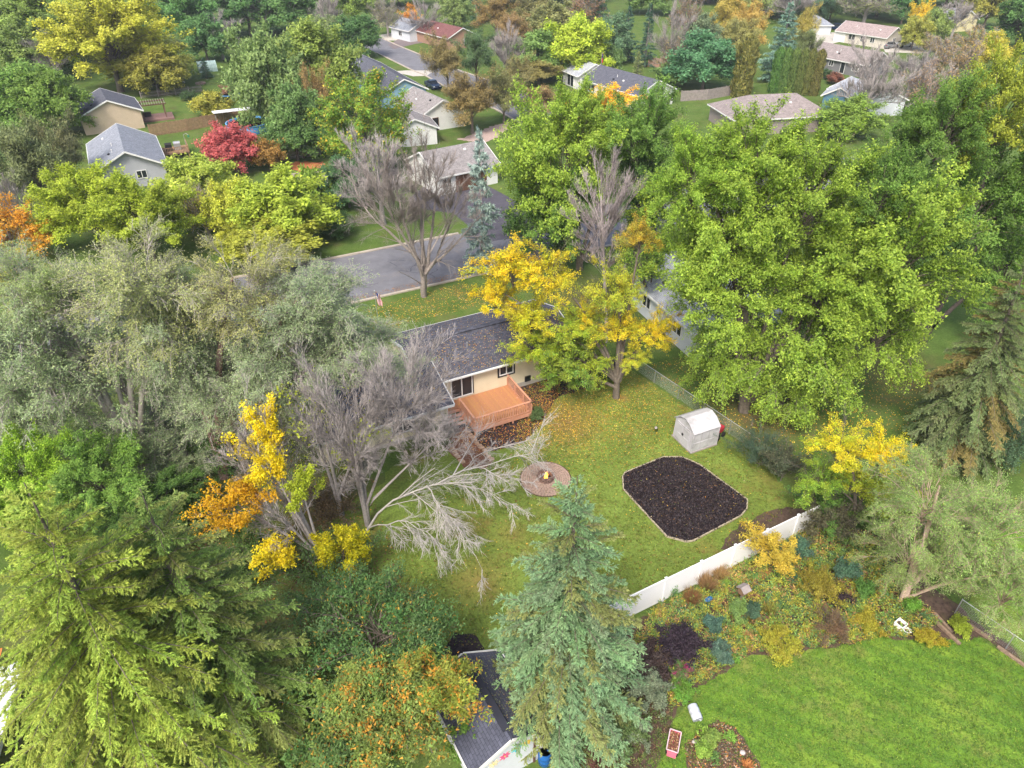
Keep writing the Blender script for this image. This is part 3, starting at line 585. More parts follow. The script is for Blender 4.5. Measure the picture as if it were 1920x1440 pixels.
fr.build('deck_frame', REDWOOD, deck)
postm = mesh_from('railing_post', *(lambda m: (m.v, m.f))(MB().box((0, 0, .36), (.1, .1, 1.22))), REDWOOD)
balm = mesh_from('baluster', *(lambda m: (m.v, m.f))(MB().box((0, 0, .44), (.045, .045, .84))), REDWOOD)
legm = mesh_from('leg', *(lambda m: (m.v, m.f))(MB().box((0, 0, .3), (.12, .12, .66))), REDWOOD)
for p in ((.15, -DD + .15), (DW - .15, -DD + .15), (DW / 2, -DD + .15), (.15, -1.9), (DW - .15, -1.9)): ppart('leg', legm, (*p, 0), deck)
runs = [((0, -1.15), (0, -DD), 2), ((0, -DD), (DW, -DD), 3), ((DW, -DD), (DW, 0), 3)]
for a, b, npst in runs:
    a = Vector((*a, 0)); b = Vector((*b, 0)); d = b - a
    MB().bar(a + Vector((0, 0, DZ + .96)) - d.normalized() * .06, b + Vector((0, 0, DZ + .96)) + d.normalized() * .06, .14, .04).build('top_rail', REDWOOD, deck)
    MB().bar(a + Vector((0, 0, DZ + .12)), b + Vector((0, 0, DZ + .12)), .05, .07).build('bottom_rail', REDWOOD, deck)
    for k in range(npst + 1):
        if k == 0 and a.y != -1.15: continue
        q = a + d * (k / npst); ppart('railing_post', postm, (q.x, q.y, DZ - .25), deck)
    nn = int(d.length / .185)
    for k in range(1, nn):
        q = a + d * (k / nn); ppart('baluster', balm, (q.x, q.y, DZ + .12 - .02), deck)
# stair landing and timber steps beside the deck
st = empty('deck_stairs', HP(1.15, -5.3, 0), YAW, 'stained wooden landing and stairs between deck and lower wing', 'stairs')
for k in range(4): MB().box((.65, .9 - k * .30, .58 - k * .16), (1.15, .28, .05)).build('tread', REDWOOD, st)
MB().box((.62, 1.62, .62), (1.2, 1.2, .05)).build('landing', DECKTOP, st)
for s_ in (.05, 1.24): MB().bar((s_, 1.1, .45), (s_, -.25, -.05), .05, .24).build('stringer', REDWOOD, st)
step = empty('garden_steps', (0, 0, 0), 0, 'two rows of small brown stones edging the leaf-covered path below the deck', 'stone path')
pm_ = mesh_from('stone', *(lambda m: (m.v, m.f))(MB().box((0, 0, 0), (.34, .2, .1))), STONE2)
rg = np.random.default_rng(12)
for p0, p1, n in (((878, 812), (921, 862), 11), ((836, 830), (868, 868), 9)):
    a = G(*p0); b = G(*p1)
    for k in range(n):
        q = a.lerp(b, k / (n - 1)); o = link('stone', pm_, step); o.location = (q.x + rg.normal(0, .03), q.y + rg.normal(0, .03), .05 + rg.uniform(0, .03)); o.rotation_euler = (rg.normal(0, .05), rg.normal(0, .05), YAW + rg.normal(0, .15)); o.scale = (rg.uniform(.8, 1.1), rg.uniform(.8, 1.15), 1)
sheet('path_soil', [(842, 806), (872, 800), (925, 864), (905, 880), (868, 876), (832, 836)], 0.012, plain('leaf_litter_soil', (.16, .075, .045), .95, .5, 8, .8, 30), rag=0.04)

# --- other houses, ridge ends picked in the photo
def ridge(a, b, z): return G(*a, z), G(*b, z)
def nb_house(name, label, a, b, zr, W, we, wm, rm, wins=(), **k):
    A, B = ridge(a, b, zr); o, L, Wd = house(name, label, A, B, W, we, wm, rm, **k)
    for wdw in wins: window(o, wdw[0], wdw[1], wdw[2], wdw[3], wdw[4], L, Wd, **(wdw[5] if len(wdw) > 5 else {}))
    return o, L, Wd
B_, bL, bW = nb_house('house', 'grey-roofed house with blue-grey gable above the lime trees at left', (218, 231), (233, 284), 4.8, 8.2, 2.7, WALLGREY, R_GREY, [('R', 1.2, 1.6, 1.1, .9)], vents=4, ovg=.5)
A_, aL, aW = nb_house('house', 'beige house with slate roof and large blank gable beside the pergola', (187, 165), (200, 188), 4.8, 8.6, 2.9, BEIGE, R_DARK, [('B', 0, 1.6, 1, 1)], vents=3)
C_, cL, cW = nb_house('house', 'teal-blue house with long dark roof beside the far street', (673, 100), (758, 148), 4.6, 8.0, 2.7, WALLBLUE, R_DARK, [('R', 1.5, 1.5, 1.2, .9)], vents=4)
D_, dL, dW = nb_house('house', 'white house with tan-grey roof, just behind the small white garage', (775, 162), (831, 187), 4.6, 7.4, 2.8, WALLWHITE, R_TAN, [('F', -2, 1.5, .9, 1.0), ('F', 1, 1.5, 1.2, 1.0), ('R', -1.4, 1.0, .9, 1.9, dict(frame=BROWNWOOD, split=0, name='door'))], vents=3)
E_, eL, eW = nb_house('garage', 'small white gabled garage beside the rounded orange-green maple', (762, 203), (778, 223), 4.0, 6.4, 2.6, WALLWHITE, R_TAN, [('B', 0, 1.5, .9, .9)], cat='garage')
F_, fL, fW = nb_house('house', 'white house with tan roof at the head of the black driveway', (786, 285), (905, 262), 4.6, 8.0, 2.7, WALLWHITE, R_TAN, [('F', -3.2, 1.5, 1.2, 1.0)], vents=2)
panel_door(F_, 'F', .4, 4.6, 2.1, fL, fW, BROWNWOOD, 'garage_door')
G_, gL, gW = nb_house('house', 'far house with red-brown roof and rust gable near two white cars', (805, 37), (868, 52), 4.5, 8.0, 2.7, siding('rust_gable_siding', (.34, .20, .14)), R_BROWN, [('R', 1, 1.5, 1.2, 1.2), ('B', 2, 1.5, 1.4, 1.0)], vents=1)
H_, hL, hW = nb_house('house', 'white house with long dark blue roof in the middle distance', (1126, 121), (1236, 150), 4.6, 8.4, 2.75, WALLWHITE, R_DARK, [('R', -2, 1.4, 1.3, .8), ('F', -5.2, 1.5, 2.2, 1.1), ('F', -1, 1.5, 1.2, 1.0), ('F', 3, 1.5, 1.2, 1.0)], vents=3)
I_, iL, iW = nb_house('house', 'brown-walled house with broad taupe hip roof behind the big maple', (1403, 178), (1493, 174), 4.9, 9.6, 2.7, WALLTAUPE, R_TAUPE, [('F', -3, 1.5, 1.4, 1.0), ('F', 3, 1.5, 1.4, 1.0)], hip=True, vents=3)
J_, jL, jW = nb_house('house', 'long dark-walled house with taupe roof and patio behind the arborvitae hedge', (1523, 75), (1657, 98), 4.6, 7.4, 2.7, WALLDKGREY, R_TAUPE, [('F', -6, 1.5, 1.2, 1.0), ('F', -3.6, 1.25, 1.6, 1.9, dict(name='sliding_door')), ('F', -.2, 1.6, 1.0, .9), ('F', 2.6, 1.15, .95, 2.0, dict(frame=TRIM, split=0, name='door')), ('F', 5.5, 1.5, 1.4, 1.0)], vents=3)
K_, kL, kW = nb_house('house', 'cream ranch house with pinkish roof and white garage door, farthest right', (1587, 38), (1685, 51), 4.4, 7.6, 2.6, plain('cream_stucco', (.58, .53, .46), .8), R_PINK, [('F', -2.2, 1.5, 1.6, 1.1), ('F', .6, 1.5, .9, 1.0), ('F', 3.2, 1.5, 1.0, 1.0), ('R', 0, 1.5, 1.2, 1.0)], vents=2)
panel_door(K_, 'F', -5.4, 3.0, 2.1, kL, kW, TRIM, 'garage_door')
L_, lL, lW = nb_house('house', 'pale grey-roofed house behind the tall bare tree at right', (1597, 143), (1668, 168), 4.4, 8.0, 2.7, WALLPALE, R_LIGHT, [('F', 0, 1.5, 1.2, 1)], vents=3)
nb_house('garage', 'garage with blue gable and pale roof beside the hip-roofed house', (1592, 148), (1577, 164), 3.8, 5.0, 2.4, siding('shaded_blue_siding', (.08, .19, .27)), R_LIGHT, [], cat='garage')  # siding blue darkened: the gable's shade is put into its colour
nb_house('shed', 'pale grey shed beside the dark trees left of the farthest ranch house', (1528, 27), (1540, 32), 3.8, 5.0, 2.4, WALLPALE, R_GREY, [('F', 0, 1.2, .8, .8)], hip=True, cat='shed')
nb_house('house', 'pale yellow house with blue-grey roof at the top right edge', (1785, 14), (1822, 20), 5.0, 7.0, 3.0, WALLYEL, R_GREY, [('F', -1.5, 1.4, 1.2, 1.2), ('F', 1.5, 1.4, 1.2, 1.2)])
nb_house('house', 'white house with pale roof half hidden behind the lime-green far tree', (1085, 108), (1118, 120), 4.4, 7.0, 2.7, WALLWHITE, R_LIGHT, [('F', 0, 1.2, 2.4, 2)])
nb_house('house', 'pale house peeping out above the two white cars', (752, 32), (790, 40), 4.4, 7.0, 2.7, WALLPALE, R_GREY, [('F', 0, 1.5, 1.4, 1)])
O_, oL, oW = nb_house('house', 'pale grey neighbouring house under the big silver maple', (1262, 470), (1400, 570), 4.6, 8.2, 2.9, WALLPALE, R_LIGHT, [('B', 0, 1.6, 1.2, 1), ('F', -2.5, 1.6, 1.2, 1), ('F', 2.5, 1.6, 1.2, 1)], vents=3)
nb_house('garage', 'cream garage roof edge beside the orange dirt and picket fence', (540, 325), (612, 320), 3.4, 5.0, 2.5, CREAM, R_PINK, cat='garage')
# --- garden building at the bottom, painted flowers on its gable
P_, pL, pW = nb_house('shed', 'dark-roofed garden shed with painted flowers on its white gable, bottom centre', (868, 1226), (959, 1386), 3.3, 3.3, 2.35, WALLPALE, R_SHED, [], ov=.25, ovg=.2, cat='shed')
MB().box((.15, 0, 3.33), (3.4, .34, .08)).build('ridge_vent', R_SHED, P_)
def flower(parent, s, z, mat, r=.25):
    mb = MB()
    for k in range(7):
        a = k * 2 * math.pi / 7; c = Vector((pL / 2 + .01, s + math.cos(a) * r * .62, z + math.sin(a) * r * .62)); t = Vector((0, math.cos(a), math.sin(a))); n_ = Vector((0, -t.z, t.y)); X_ = Vector((.02, 0, 0))
        q = [c - t * r * .5, c + n_ * r * .24, c + t * r * .5, c - n_ * r * .24]; mb.add([p for p in q] + [p + X_ for p in q], [(0, 1, 2, 3), (7, 6, 5, 4), (0, 4, 5, 1), (1, 5, 6, 2), (2, 6, 7, 3), (3, 7, 4, 0)])
    f = mb.build('painted_flower', mat, parent); MB().lathe((0, 0, 0), [(.04, 0), (.04, .02), (.001, .02)], 8).build('flower_centre', YELP if mat is not YELP else ORANGE, f).matrix_local = Matrix.Translation((pL / 2 + .012, s, z)) @ Matrix.Rotation(R(90), 4, 'Y')
for s_, z_, m_ in ((-.75, 1.72, CREAMP), (-.22, 1.86, PINKP), (.35, 1.95, CYANP), (.85, 1.98, YELP)): flower(P_, s_, z_, m_)
panel_door(P_, 'R', -1.15, .7, 1.3, pL, pW, TRIM, 'door', 3)
MB().box((pL / 2 + .03, 1.25, 1.1), (.05, .1, 2.2)).build('corner_board', BROWNWOOD, P_); MB().box((pL / 2 + .03, 1.6, 1.1), (.07, .14, 2.3)).build('corner_board', TRIM, P_)

# ================================================================ OBJECTS IN THE YARDS
# resin shed
s0, s1, s2 = G(1257, 818), G(1295, 850), G(1342, 834); su = (s2 - s1); SL = su.length; sv_ = (s0 - s1); SW = 2.1
syaw = math.atan2(su.y, su.x)
sh = empty('storage_shed', (s1 + su / 2 + Vector((-math.sin(syaw), math.cos(syaw), 0)) * (SW / 2)), syaw, 'weathered white vinyl storage shed with double doors beside the chain-link fence', 'shed')
hx, hy, wh, rh = SL / 2, SW / 2, 1.72, 2.32
w_ = MB(); w_.add([(-hx, -hy, 0), (hx, -hy, 0), (hx, hy, 0), (-hx, hy, 0), (-hx * .97, -hy * .97, wh), (hx * .97, -hy * .97, wh), (hx * .97, hy * .97, wh), (-hx * .97, hy * .97, wh), (-hx * .97, 0, rh - .05), (hx * .97, 0, rh - .05)], [(0, 1, 5, 4), (2, 3, 7, 6), (1, 2, 6, 9, 5), (3, 0, 4, 8, 7)]); w_.build('wall', SHEDVINYL, sh)
for s_ in (-1, 1):
    q = MB(); kx = hy * .52; X_ = hx + .06
    pr = [(0, rh), (s_ * kx, rh - .17), (s_ * (hy + .07), wh - .04)]
    top = [(-X_, y_, z_) for y_, z_ in pr] + [(X_, y_, z_) for y_, z_ in pr]; bot = [(a, b, c - .05) for a, b, c in top]
    q.add(top + bot, [(0, 1, 4, 3), (1, 2, 5, 4), (6, 7, 10, 9), (7, 8, 11, 10), (2, 8, 11, 5), (0, 6, 7, 1), (1, 7, 8, 2), (3, 9, 10, 4), (4, 10, 11, 5), (0, 6, 9, 3)]); q.build('roof_panel', SHEDVINYL, sh)
for s_ in (-1, 1):
    d_ = MB(); d_.box((-hx - .02, s_ * .36, .86), (.05, .68, 1.58))
    for zz in (.5, 1.25): d_.box((-hx - .05, s_ * .36, zz), (.03, .5, .55))
    dd = d_.build('door', SHEDVINYL, sh); MB().box((-hx - .08, s_ * .05, .95), (.04, .05, .16)).build('handle', DARKMETAL, dd)
for k in range(3):
    for r_ in range(2): MB().box((-hx + .38 + k * (SL - .3) / 3, -hy - .005, .5 + r_ * .75), ((SL - .5) / 3, .03, .6)).build('wall_panel', SHEDVINYL, sh)
for sx in (-1, 1): MB().box((sx * (hx + .01), -hy - .01, .86), (.07, .07, 1.72)).build('corner_post', SHEDVINYL, sh)
MB().box((0, 0, .04), (SL + .14, SW + .14, .08)).build('floor', GREYWOOD, sh)
# red garden tractor half hidden behind the shed
rm = empty('riding_mower', G(1343, 818), YAW + .3, 'dark red mower tucked behind the white shed', 'mower')
MB().box((.1, 0, .62), (.75, .5, .38)).build('bonnet', REDPAINT, rm); MB().box((-.45, 0, .45), (.6, .6, .2)).build('chassis', DARKMETAL, rm); MB().box((-.5, 0, .68), (.4, .42, .1)).build('seat', BLACKTRIM, rm).rotation_euler = (0, 0, 0)
for x_, r_ in ((.3, .2), (-.5, .28)):
    for s_ in (-1, 1): MB().lathe((0, 0, -.08), [(r_ * .5, 0), (r_, .02), (r_, .14), (r_ * .5, .16)], 14).build('wheel', TYRE, rm).matrix_local = Matrix.Translation((x_, s_ * .35, r_)) @ Matrix.Rotation(R(90), 4, 'X')
MB().tube([(-.1, 0, .7), (-.2, 0, 1.0), (-.34, .15, 1.02), (-.34, -.15, 1.02)], .02).build('steering_wheel', DARKMETAL, rm)
# stump post in the lawn
mb = MB().tube([G(1230, 802, -.05), G(1230, 802, .5), G(1230, 802, .95)], [.11, .09, .085], 9); tag(mb.build('wooden_post', BARK_GREY), 'short weathered grey post standing in the lawn left of the shed', 'post')
# dark mulch play bed with its timber edging, board by board
bed_px = [(1167, 895), (1172, 887), (1243, 858), (1278, 858), (1311, 872), (1401, 938), (1400, 955), (1389, 968), (1300, 1015), (1287, 1017), (1250, 1007), (1169, 918)]
bp = [G(*p) for p in bed_px]; cB = sum(bp, Vector()) / len(bp)
bed = empty('play_bed', cB, 0, 'eight-sided bed of black mulch edged with pale timber in the middle of the yard', 'mulch bed')
me = mesh_from('mulch', [Vector((p.x - cB.x, p.y - cB.y, .05)) for p in bp], [tuple(range(len(bp)))], MULCH)
if me.polygons[0].normal.z < 0: me.flip_normals()
link('mulch', me, bed)
for a, b in zip(bp, bp[1:] + bp[:1]):
    L_b = (b - a).length; n = max(1, round(L_b / 1.25)); 
    for k in range(n):
        p = a.lerp(b, k / n) - cB; q = a.lerp(b, (k + 1) / n) - cB; j = rg.normal(0, .01); p.z = q.z = .045 + j * .6; d = (q - p).normalized() * .012
        MB().bar(p + d, q - d, .075, .12).build('edging_board', TIMBER, bed)
# clods in the mulch
def chips(name, polys, n, cols, smin, smax, z=0.0, seed=1, parent=None, lift=.03, origin=Vector((0, 0, 0)), kind='stuff', flat=.8, dens=None):
    rg = np.random.default_rng(seed); P = []
    for poly, wgt in polys:
        q = np.array([[v.x, v.y] for v in poly]); lo = q.min(0); hi = q.max(0); need = int(n * wgt); got = np.zeros((0, 2))
        while len(got) < need:
            c = rg.uniform(lo, hi, (need * 3, 2)); ins = np.zeros(len(c), bool)
            for i in range(len(q)):
                a, b = q[i], q[(i + 1) % len(q)]
                cond = ((a[1] > c[:, 1]) != (b[1] > c[:, 1])) & (c[:, 0] < (b[0] - a[0]) * (c[:, 1] - a[1]) / (b[1] - a[1] + 1e-12) + a[0]); ins ^= cond
            c = c[ins]
            if dens is not None: c = c[rg.uniform(size=len(c)) < dens(c)]
            got = np.concatenate([got, c])
        P.append(got[:need])
    P = np.concatenate(P); N = len(P); c = np.stack([P[:, 0] - origin.x, P[:, 1] - origin.y, z + rg.uniform(0.008, lift, N)], 1)
    a = rg.uniform(0, 6.28, N); d = nrm(np.stack([np.cos(a), np.sin(a), rg.normal(0, .25, N)], 1)); nr = nrm(np.array([0, 0, 1.]) * flat + rdir(rg, N) * (1 - flat)); L = rg.uniform(smin, smax, N)
    C = palette(rg, N, cols) * rg.normal(1, .2, (N, 1)).clip(.4, 1.7)
    o = link(name, soup(name, leaf_quads(c, d, nr, L, L * .75), C, LITTER, 4), parent); o['kind'] = kind; return o
YL = [((.62, .36, .03), 4), ((.55, .25, .03), 3), ((.65, .5, .08), 3), ((.30, .13, .05), 3), ((.22, .10, .05), 3), ((.5, .4, .25), 1)]
chips('mulch_chips', [(bp, 1)], 16000, [((.028, .02, .022), 10), ((.06, .05, .055), 5), ((.012, .01, .012), 6), ((.09, .06, .045), 2)], .05, .14, .05, 3, bed, .08, cB, flat=.35)
chips('bed_leaves', [([v.lerp(cB, .04) for v in bp], 1)], 90, YL, .04, .08, .12, 4, bed, .03, cB)
# fire pit: paved disc, ring of blocks, logs, flames
fc = G(1023, 898); fc.z = 0
pit = empty('fire_pit', fc, 0, 'round stone fire pit with burning logs on a paved circle in the lawn', 'fire pit')
PR = 1.72
MB().lathe((0, 0, 0), [(PR, 0), (PR, .02), (.001, .02)], 40).build('paver_base', SOIL, pit)
pmh = [mesh_from('paver', *(lambda m: (m.v, m.f))(MB().box((0, 0, 0), (.2, w__, .05))), STONE) for w__ in (.13,)]
cnt = 0; far_p = MB()
r_ = .55
while r_ < PR - .02:
    n = int(2 * math.pi * r_ / .2)
    for k in range(n):
        a = 2 * math.pi * (k + (cnt % 2) * .5) / n; zz = .035 + rg.uniform(-.006, .006); cc_ = (math.cos(a) * r_, math.sin(a) * r_, zz)
        far_p.box(cc_, (2 * math.pi * r_ / n - .02, .125, .05), rz=a + math.pi / 2)
    r_ += .145; cnt += 1
tag(far_p.build('pavers', STONE, pit), kind='stuff')
blk = mesh_from('block', *(lambda m: (m.v, m.f))(MB().add([(-.115, -.07, 0), (.115, -.07, 0), (.145, .08, 0), (-.145, .08, 0), (-.11, -.065, .11), (.11, -.065, .11), (.14, .075, .11), (-.14, .075, .11)], [(3, 2, 1, 0), (4, 5, 6, 7), (0, 1, 5, 4), (1, 2, 6, 5), (2, 3, 7, 6), (3, 0, 4, 7)])), DARKSTONE)
for lay in range(3):
    for k in range(10):
        a = 2 * math.pi * (k + .5 * (lay % 2)) / 10; o = link('block', blk, pit); o.data = blk; o.location = (math.cos(a) * .46, math.sin(a) * .46, .06 + lay * .115); o.rotation_euler = (0, 0, a - math.pi / 2 + rg.normal(0, .02))
MB().lathe((0, 0, .06), [(.34, 0), (.34, .06), (.001, .08)], 16).build('ash', BLACKTRIM, pit)
for a, t in ((.3, .15), (1.7, .22), (2.8, .1)):
    MB().tube([(math.cos(a) * -.25, math.sin(a) * -.25, .16), (math.cos(a) * .25, math.sin(a) * .25, .16 + t)], .05, 7).build('log', BROWNWOOD, pit)
fl = MB()
for k in range(9):
    a = rg.uniform(0, 6.28); q = rg.uniform(0, .17); h_ = rg.uniform(.22, .5); x_, y_ = math.cos(a) * q, math.sin(a) * q
    fl.tube([(x_, y_, .16), (x_ + rg.normal(0, .03), y_ + rg.normal(0, .03), .16 + h_ * .4), (x_ + rg.normal(0, .05), y_ + rg.normal(0, .05), .16 + h_)], [.05, .075, .004], 6)
fl.build('flames', FLAME, pit, True)

# white vinyl fence
fA, fB = G(943, 1232, 1.83), G(1497, 967, 1.83); fd = (fB - fA); fd.z = 0; fu = fd.normalized(); fyaw = math.atan2(fu.y, fu.x)
pposts = [G(1249.8, 1084.8, 1.83) + fu * (2.44 * k) for k in range(-5, 6)]
vf = empty('vinyl_fence', (pposts[0].x, pposts[0].y, 0), fyaw, 'white vinyl privacy fence running diagonally between lawn and flower bed', 'fence')
pst = mesh_from('fence_post', *(lambda m: (m.v, m.f))(MB().box((0, 0, .93), (.13, .13, 1.86)).add([(-.085, -.085, 1.86), (.085, -.085, 1.86), (.085, .085, 1.86), (-.085, .085, 1.86), (-.085, -.085, 1.89), (.085, -.085, 1.89), (.085, .085, 1.89), (-.085, .085, 1.89), (0, 0, 1.95)], [(3, 2, 1, 0), (0, 1, 5, 4), (1, 2, 6, 5), (2, 3, 7, 6), (3, 0, 4, 7), (4, 5, 8), (5, 6, 8), (6, 7, 8), (7, 4, 8)])), WHITE)
plk = mesh_from('fence_board', *(lambda m: (m.v, m.f))(MB().box((0, 0, .92), (.176, .04, 1.62))), WHITE)
rlm = mesh_from('rail', *(lambda m: (m.v, m.f))(MB().box((1.22, 0, 0), (2.31, .06, .14))), WHITE)
for k in range(11):
    ppart('fence_post', pst, (2.44 * k, 0, 0), vf)
    if k < 10:
        ppart('rail', rlm, (2.44 * k, 0, 1.76), vf); ppart('rail', rlm, (2.44 * k, 0, .12), vf)
        for j in range(13): ppart('fence_board', plk, (2.44 * k + .155 + j * .1776, 0, 0), vf)

# chain-link fences
def chainlink(pa, pb, label, h=1.15, sp=2.6):
    a, b = Vector(pa), Vector(pb); L = (b - a).length; yaw = math.atan2(b.y - a.y, b.x - a.x); o = empty('chain_link_fence', (a.x, a.y, 0), yaw, label, 'fence'); n = max(1, round(L / sp))
    for k in range(n + 1): MB().tube([(L * k / n, 0, 0), (L * k / n, 0, h + .04)], .028, 6).build('fence_post', METAL, o)
    MB().tube([(0, 0, h), (L, 0, h)], .022, 6).build('top_rail', METAL, o)
    w__ = MB(); s = .12; x = -h
    vs = []; fs = []
    while x < L:
        for sg in (0, 1):
            xa, xb = (x, x + h) if sg == 0 else (x + h, x); za, zb = 0.03, h
            ca, cb = max(0, min(L, xa)), max(0, min(L, xb))
            if abs(xa - xb) < 1e-6 or ca == cb: continue
            ta = (ca - xa) / (xb - xa); tb = (cb - xa) / (xb - xa); z1 = za + (zb - za) * ta; z2 = za + (zb - za) * tb; i = len(vs)
            vs += [(ca, .001 * sg, z1), (cb, .001 * sg, z2), (cb + .003, .003, z2), (ca + .003, .003, z1), (ca, -.003, z1 + .003), (cb, -.003, z2 + .003)]; fs += [(i, i + 1, i + 2, i + 3), (i, i + 1, i + 5, i + 4)]
        x += s
    tag(link('wire_mesh', mesh_from('wire_mesh', vs, fs, METAL), o), kind='stuff'); return o
chainlink(G(1185, 690), G(1420, 850), 'chain-link fence between the yard and the silver maple, behind the white shed')
chainlink(G(1790, 1150), G(1990, 1290), 'chain-link fence beside old timbers at the lower right edge')

# wooden fences
def wood_fence(pts, h, mat, label, name='wooden_fence', sp=2.4, pw=.14, gap=.02, z=0, posts=None, rails=True):
    P = [G(*p) for p in pts]; o = empty(name, P[0], 0, label, 'fence')
    for a, b in zip(P[:-1], P[1:]):
        L = (b - a).length; n = max(1, round(L / sp)); d = (b - a).normalized(); nn = Vector((-d.y, d.x, 0)); yaw = math.atan2(d.y, d.x)
        for k in range(n):
            p0 = a + d * (L * k / n) - P[0]; p1 = a + d * (L * (k + 1) / n) - P[0]; MB().box((p0.x, p0.y, h / 2 + .03), (.1, .1, h + .1), rz=yaw).build('fence_post', mat, o)
            mb = MB(); m_ = int((p1 - p0).length / (pw + gap))
            for j in range(m_):
                q = p0.lerp(p1, (j + .5) / m_); mb.box((q.x - nn.x * .05, q.y - nn.y * .05, h / 2 + rg.uniform(-.03, .03)), (pw, .02, h), rz=yaw)
            tag(mb.build('pickets', mat, o), kind='stuff')
            for zz in (.35, h - .3): MB().bar(p0 + Vector((0, 0, zz)), p1 + Vector((0, 0, zz)), .05, .09).build('rail', mat, o)
    return o
wood_fence([(283, 256), (352, 245), (415, 233), (470, 222)], 1.8, CEDAR, 'weathered brown board fence between the two gable houses and the pool')
wood_fence([(522, 303), (560, 296), (602, 291)], 1.2, GREYWOOD, 'low spaced picket fence above the orange dirt bed', pw=.09, gap=.09)
wood_fence([(1276, 190), (1325, 187), (1375, 178)], 1.8, GREYWOOD, 'grey board fence behind the hip-roofed house and before the round teal tree')
wood_fence([(265, 185), (330, 178), (380, 172)], 1.2, GREYWOOD, 'thin grey fence across the lawn behind the pergola', pw=.05, gap=.12)
wood_fence([(1215, 125), (1262, 128), (1285, 122)], 1.8, plain('reddish_fence', (.38, .22, .17), .85), 'reddish wooden fence behind the bare far tree')
sheet('orange_dirt', [(520, 312), (560, 303), (605, 303), (612, 313), (560, 322)], 0.012, plain('orange_mulch', (.42, .15, .06), .95, .3, 6), rag=0.2)

# pergola
pg = empty('pergola', G(292, 222), YAW, 'dark brown wooden pergola on a small deck beside the beige house', 'pergola')
for x_ in (-1.7, 1.7):
    for y_ in (-1.4, 1.4): MB().box((x_, y_, 1.25), (.16, .16, 2.5)).build('post', BROWNWOOD, pg)
for y_ in (-1.4, 1.4): MB().box((0, y_, 2.5), (4.2, .08, .2)).build('beam', BROWNWOOD, pg)
for k in range(11): MB().box((-1.9 + k * .38, 0, 2.66), (.06, 3.7, .14)).build('rafter', GREYWOOD, pg)
MB().box((.2, 0, .15), (5.2, 4.2, .3)).build('platform', plain('purple_brown_deck', (.22, .13, .11), .8), pg)
gr = empty('grill', G(279, 222), YAW, 'black covered grill standing under the pergola', 'grill')
MB().box((0, 0, .75), (1.1, .5, .5)).build('cover', BLACKTRIM, gr); MB().box((0, 0, .25), (1.0, .45, .5)).build('cabinet', DARKMETAL, gr)
# raised deck of the grey-roofed house with its furniture
rd = empty('raised_deck', G(326, 292), YAW, 'cedar raised deck beside the grey-roofed house', 'deck')
for k in range(14): MB().box((0, -1.9 + k * .28, .8), (4.2, .26, .05)).build('deck_board', CEDAR, rd)
MB().bar((-2.1, -1.95, 1.65), (2.1, -1.95, 1.65), .1, .05).bar((2.1, -1.95, 1.65), (2.1, 1.9, 1.65), .1, .05).build('top_rail', CEDAR, rd)
bl = MB()
for k in range(22): bl.box((-2.1 + k * .2, -1.95, 1.2), (.06, .04, .9))
for k in range(20): bl.box((2.1, -1.95 + k * .2, 1.2), (.04, .06, .9))
tag(bl.build('balusters', CEDAR, rd), kind='stuff')
for x_ in (-2, 0, 2): MB().box((x_, -1.9, .4), (.12, .12, .8)).build('leg', CEDAR, rd)
for p, lb, cv in (((318, 283), 'black covered grill on the cedar deck', BLACKTRIM), ((334, 280), 'silver grill on the cedar deck', METAL)):
    q = G(*p, .85); g2 = empty('grill', q, YAW, lb, 'grill'); MB().box((0, 0, .45), (.9, .5, .9)).build('cabinet', cv, g2); MB().tube([(-.45, 0, .9), (.45, 0, .9)], .26, 8).build('lid', cv, g2)
# above-ground pool and its white canopy
c = G(468, 243); pl = empty('swimming_pool', c, 0, 'round above-ground pool with blue rim behind the red maple', 'pool')
MB().lathe((0, 0, 0), [(3.4, 0), (3.4, 1.2), (3.2, 1.22), (3.2, 1.0)], 40, True).build('pool_wall', POOLBLUE, pl, True); MB().lathe((0, 0, 1.0), [(3.2, 0), (.001, 0)], 40).build('pool_cover', plain('pool_cover', (.01, .025, .06), .5), pl)
MB().lathe((0, 0, 1.2), [(3.28, 0), (3.48, .0), (3.48, .05), (3.28, .05)], 40, True).build('rim', plain('light_blue_rim', (.15, .4, .65), .4), pl)
ca = empty('canopy', G(455, 236), YAW, 'long white flat canopy roof behind the pool', 'canopy')
MB().box((0, 1.2, 2.3), (8.0, 3.0, .1), rx=-.12).build('roof', CANVAS, ca)
for x_ in (-3.8, 3.8):
    for y_ in (0, 2.5): MB().box((x_, y_, 1.1), (.1, .1, 2.3)).build('post', GREYWOOD, ca)
# clothes pole
cp = empty('bird_feeder_pole', G(351, 281), 0, 'white hooked pole in the lawn behind the grey-roofed house', 'pole'); MB().tube([(0, 0, 0), (0, 0, 2.2), (.4, 0, 2.4), (.7, 0, 2.2)], .03).build('pole', METAL, cp); MB().box((.7, 0, 2.0), (.2, .2, .3)).build('feeder', GREENPLASTIC, cp)
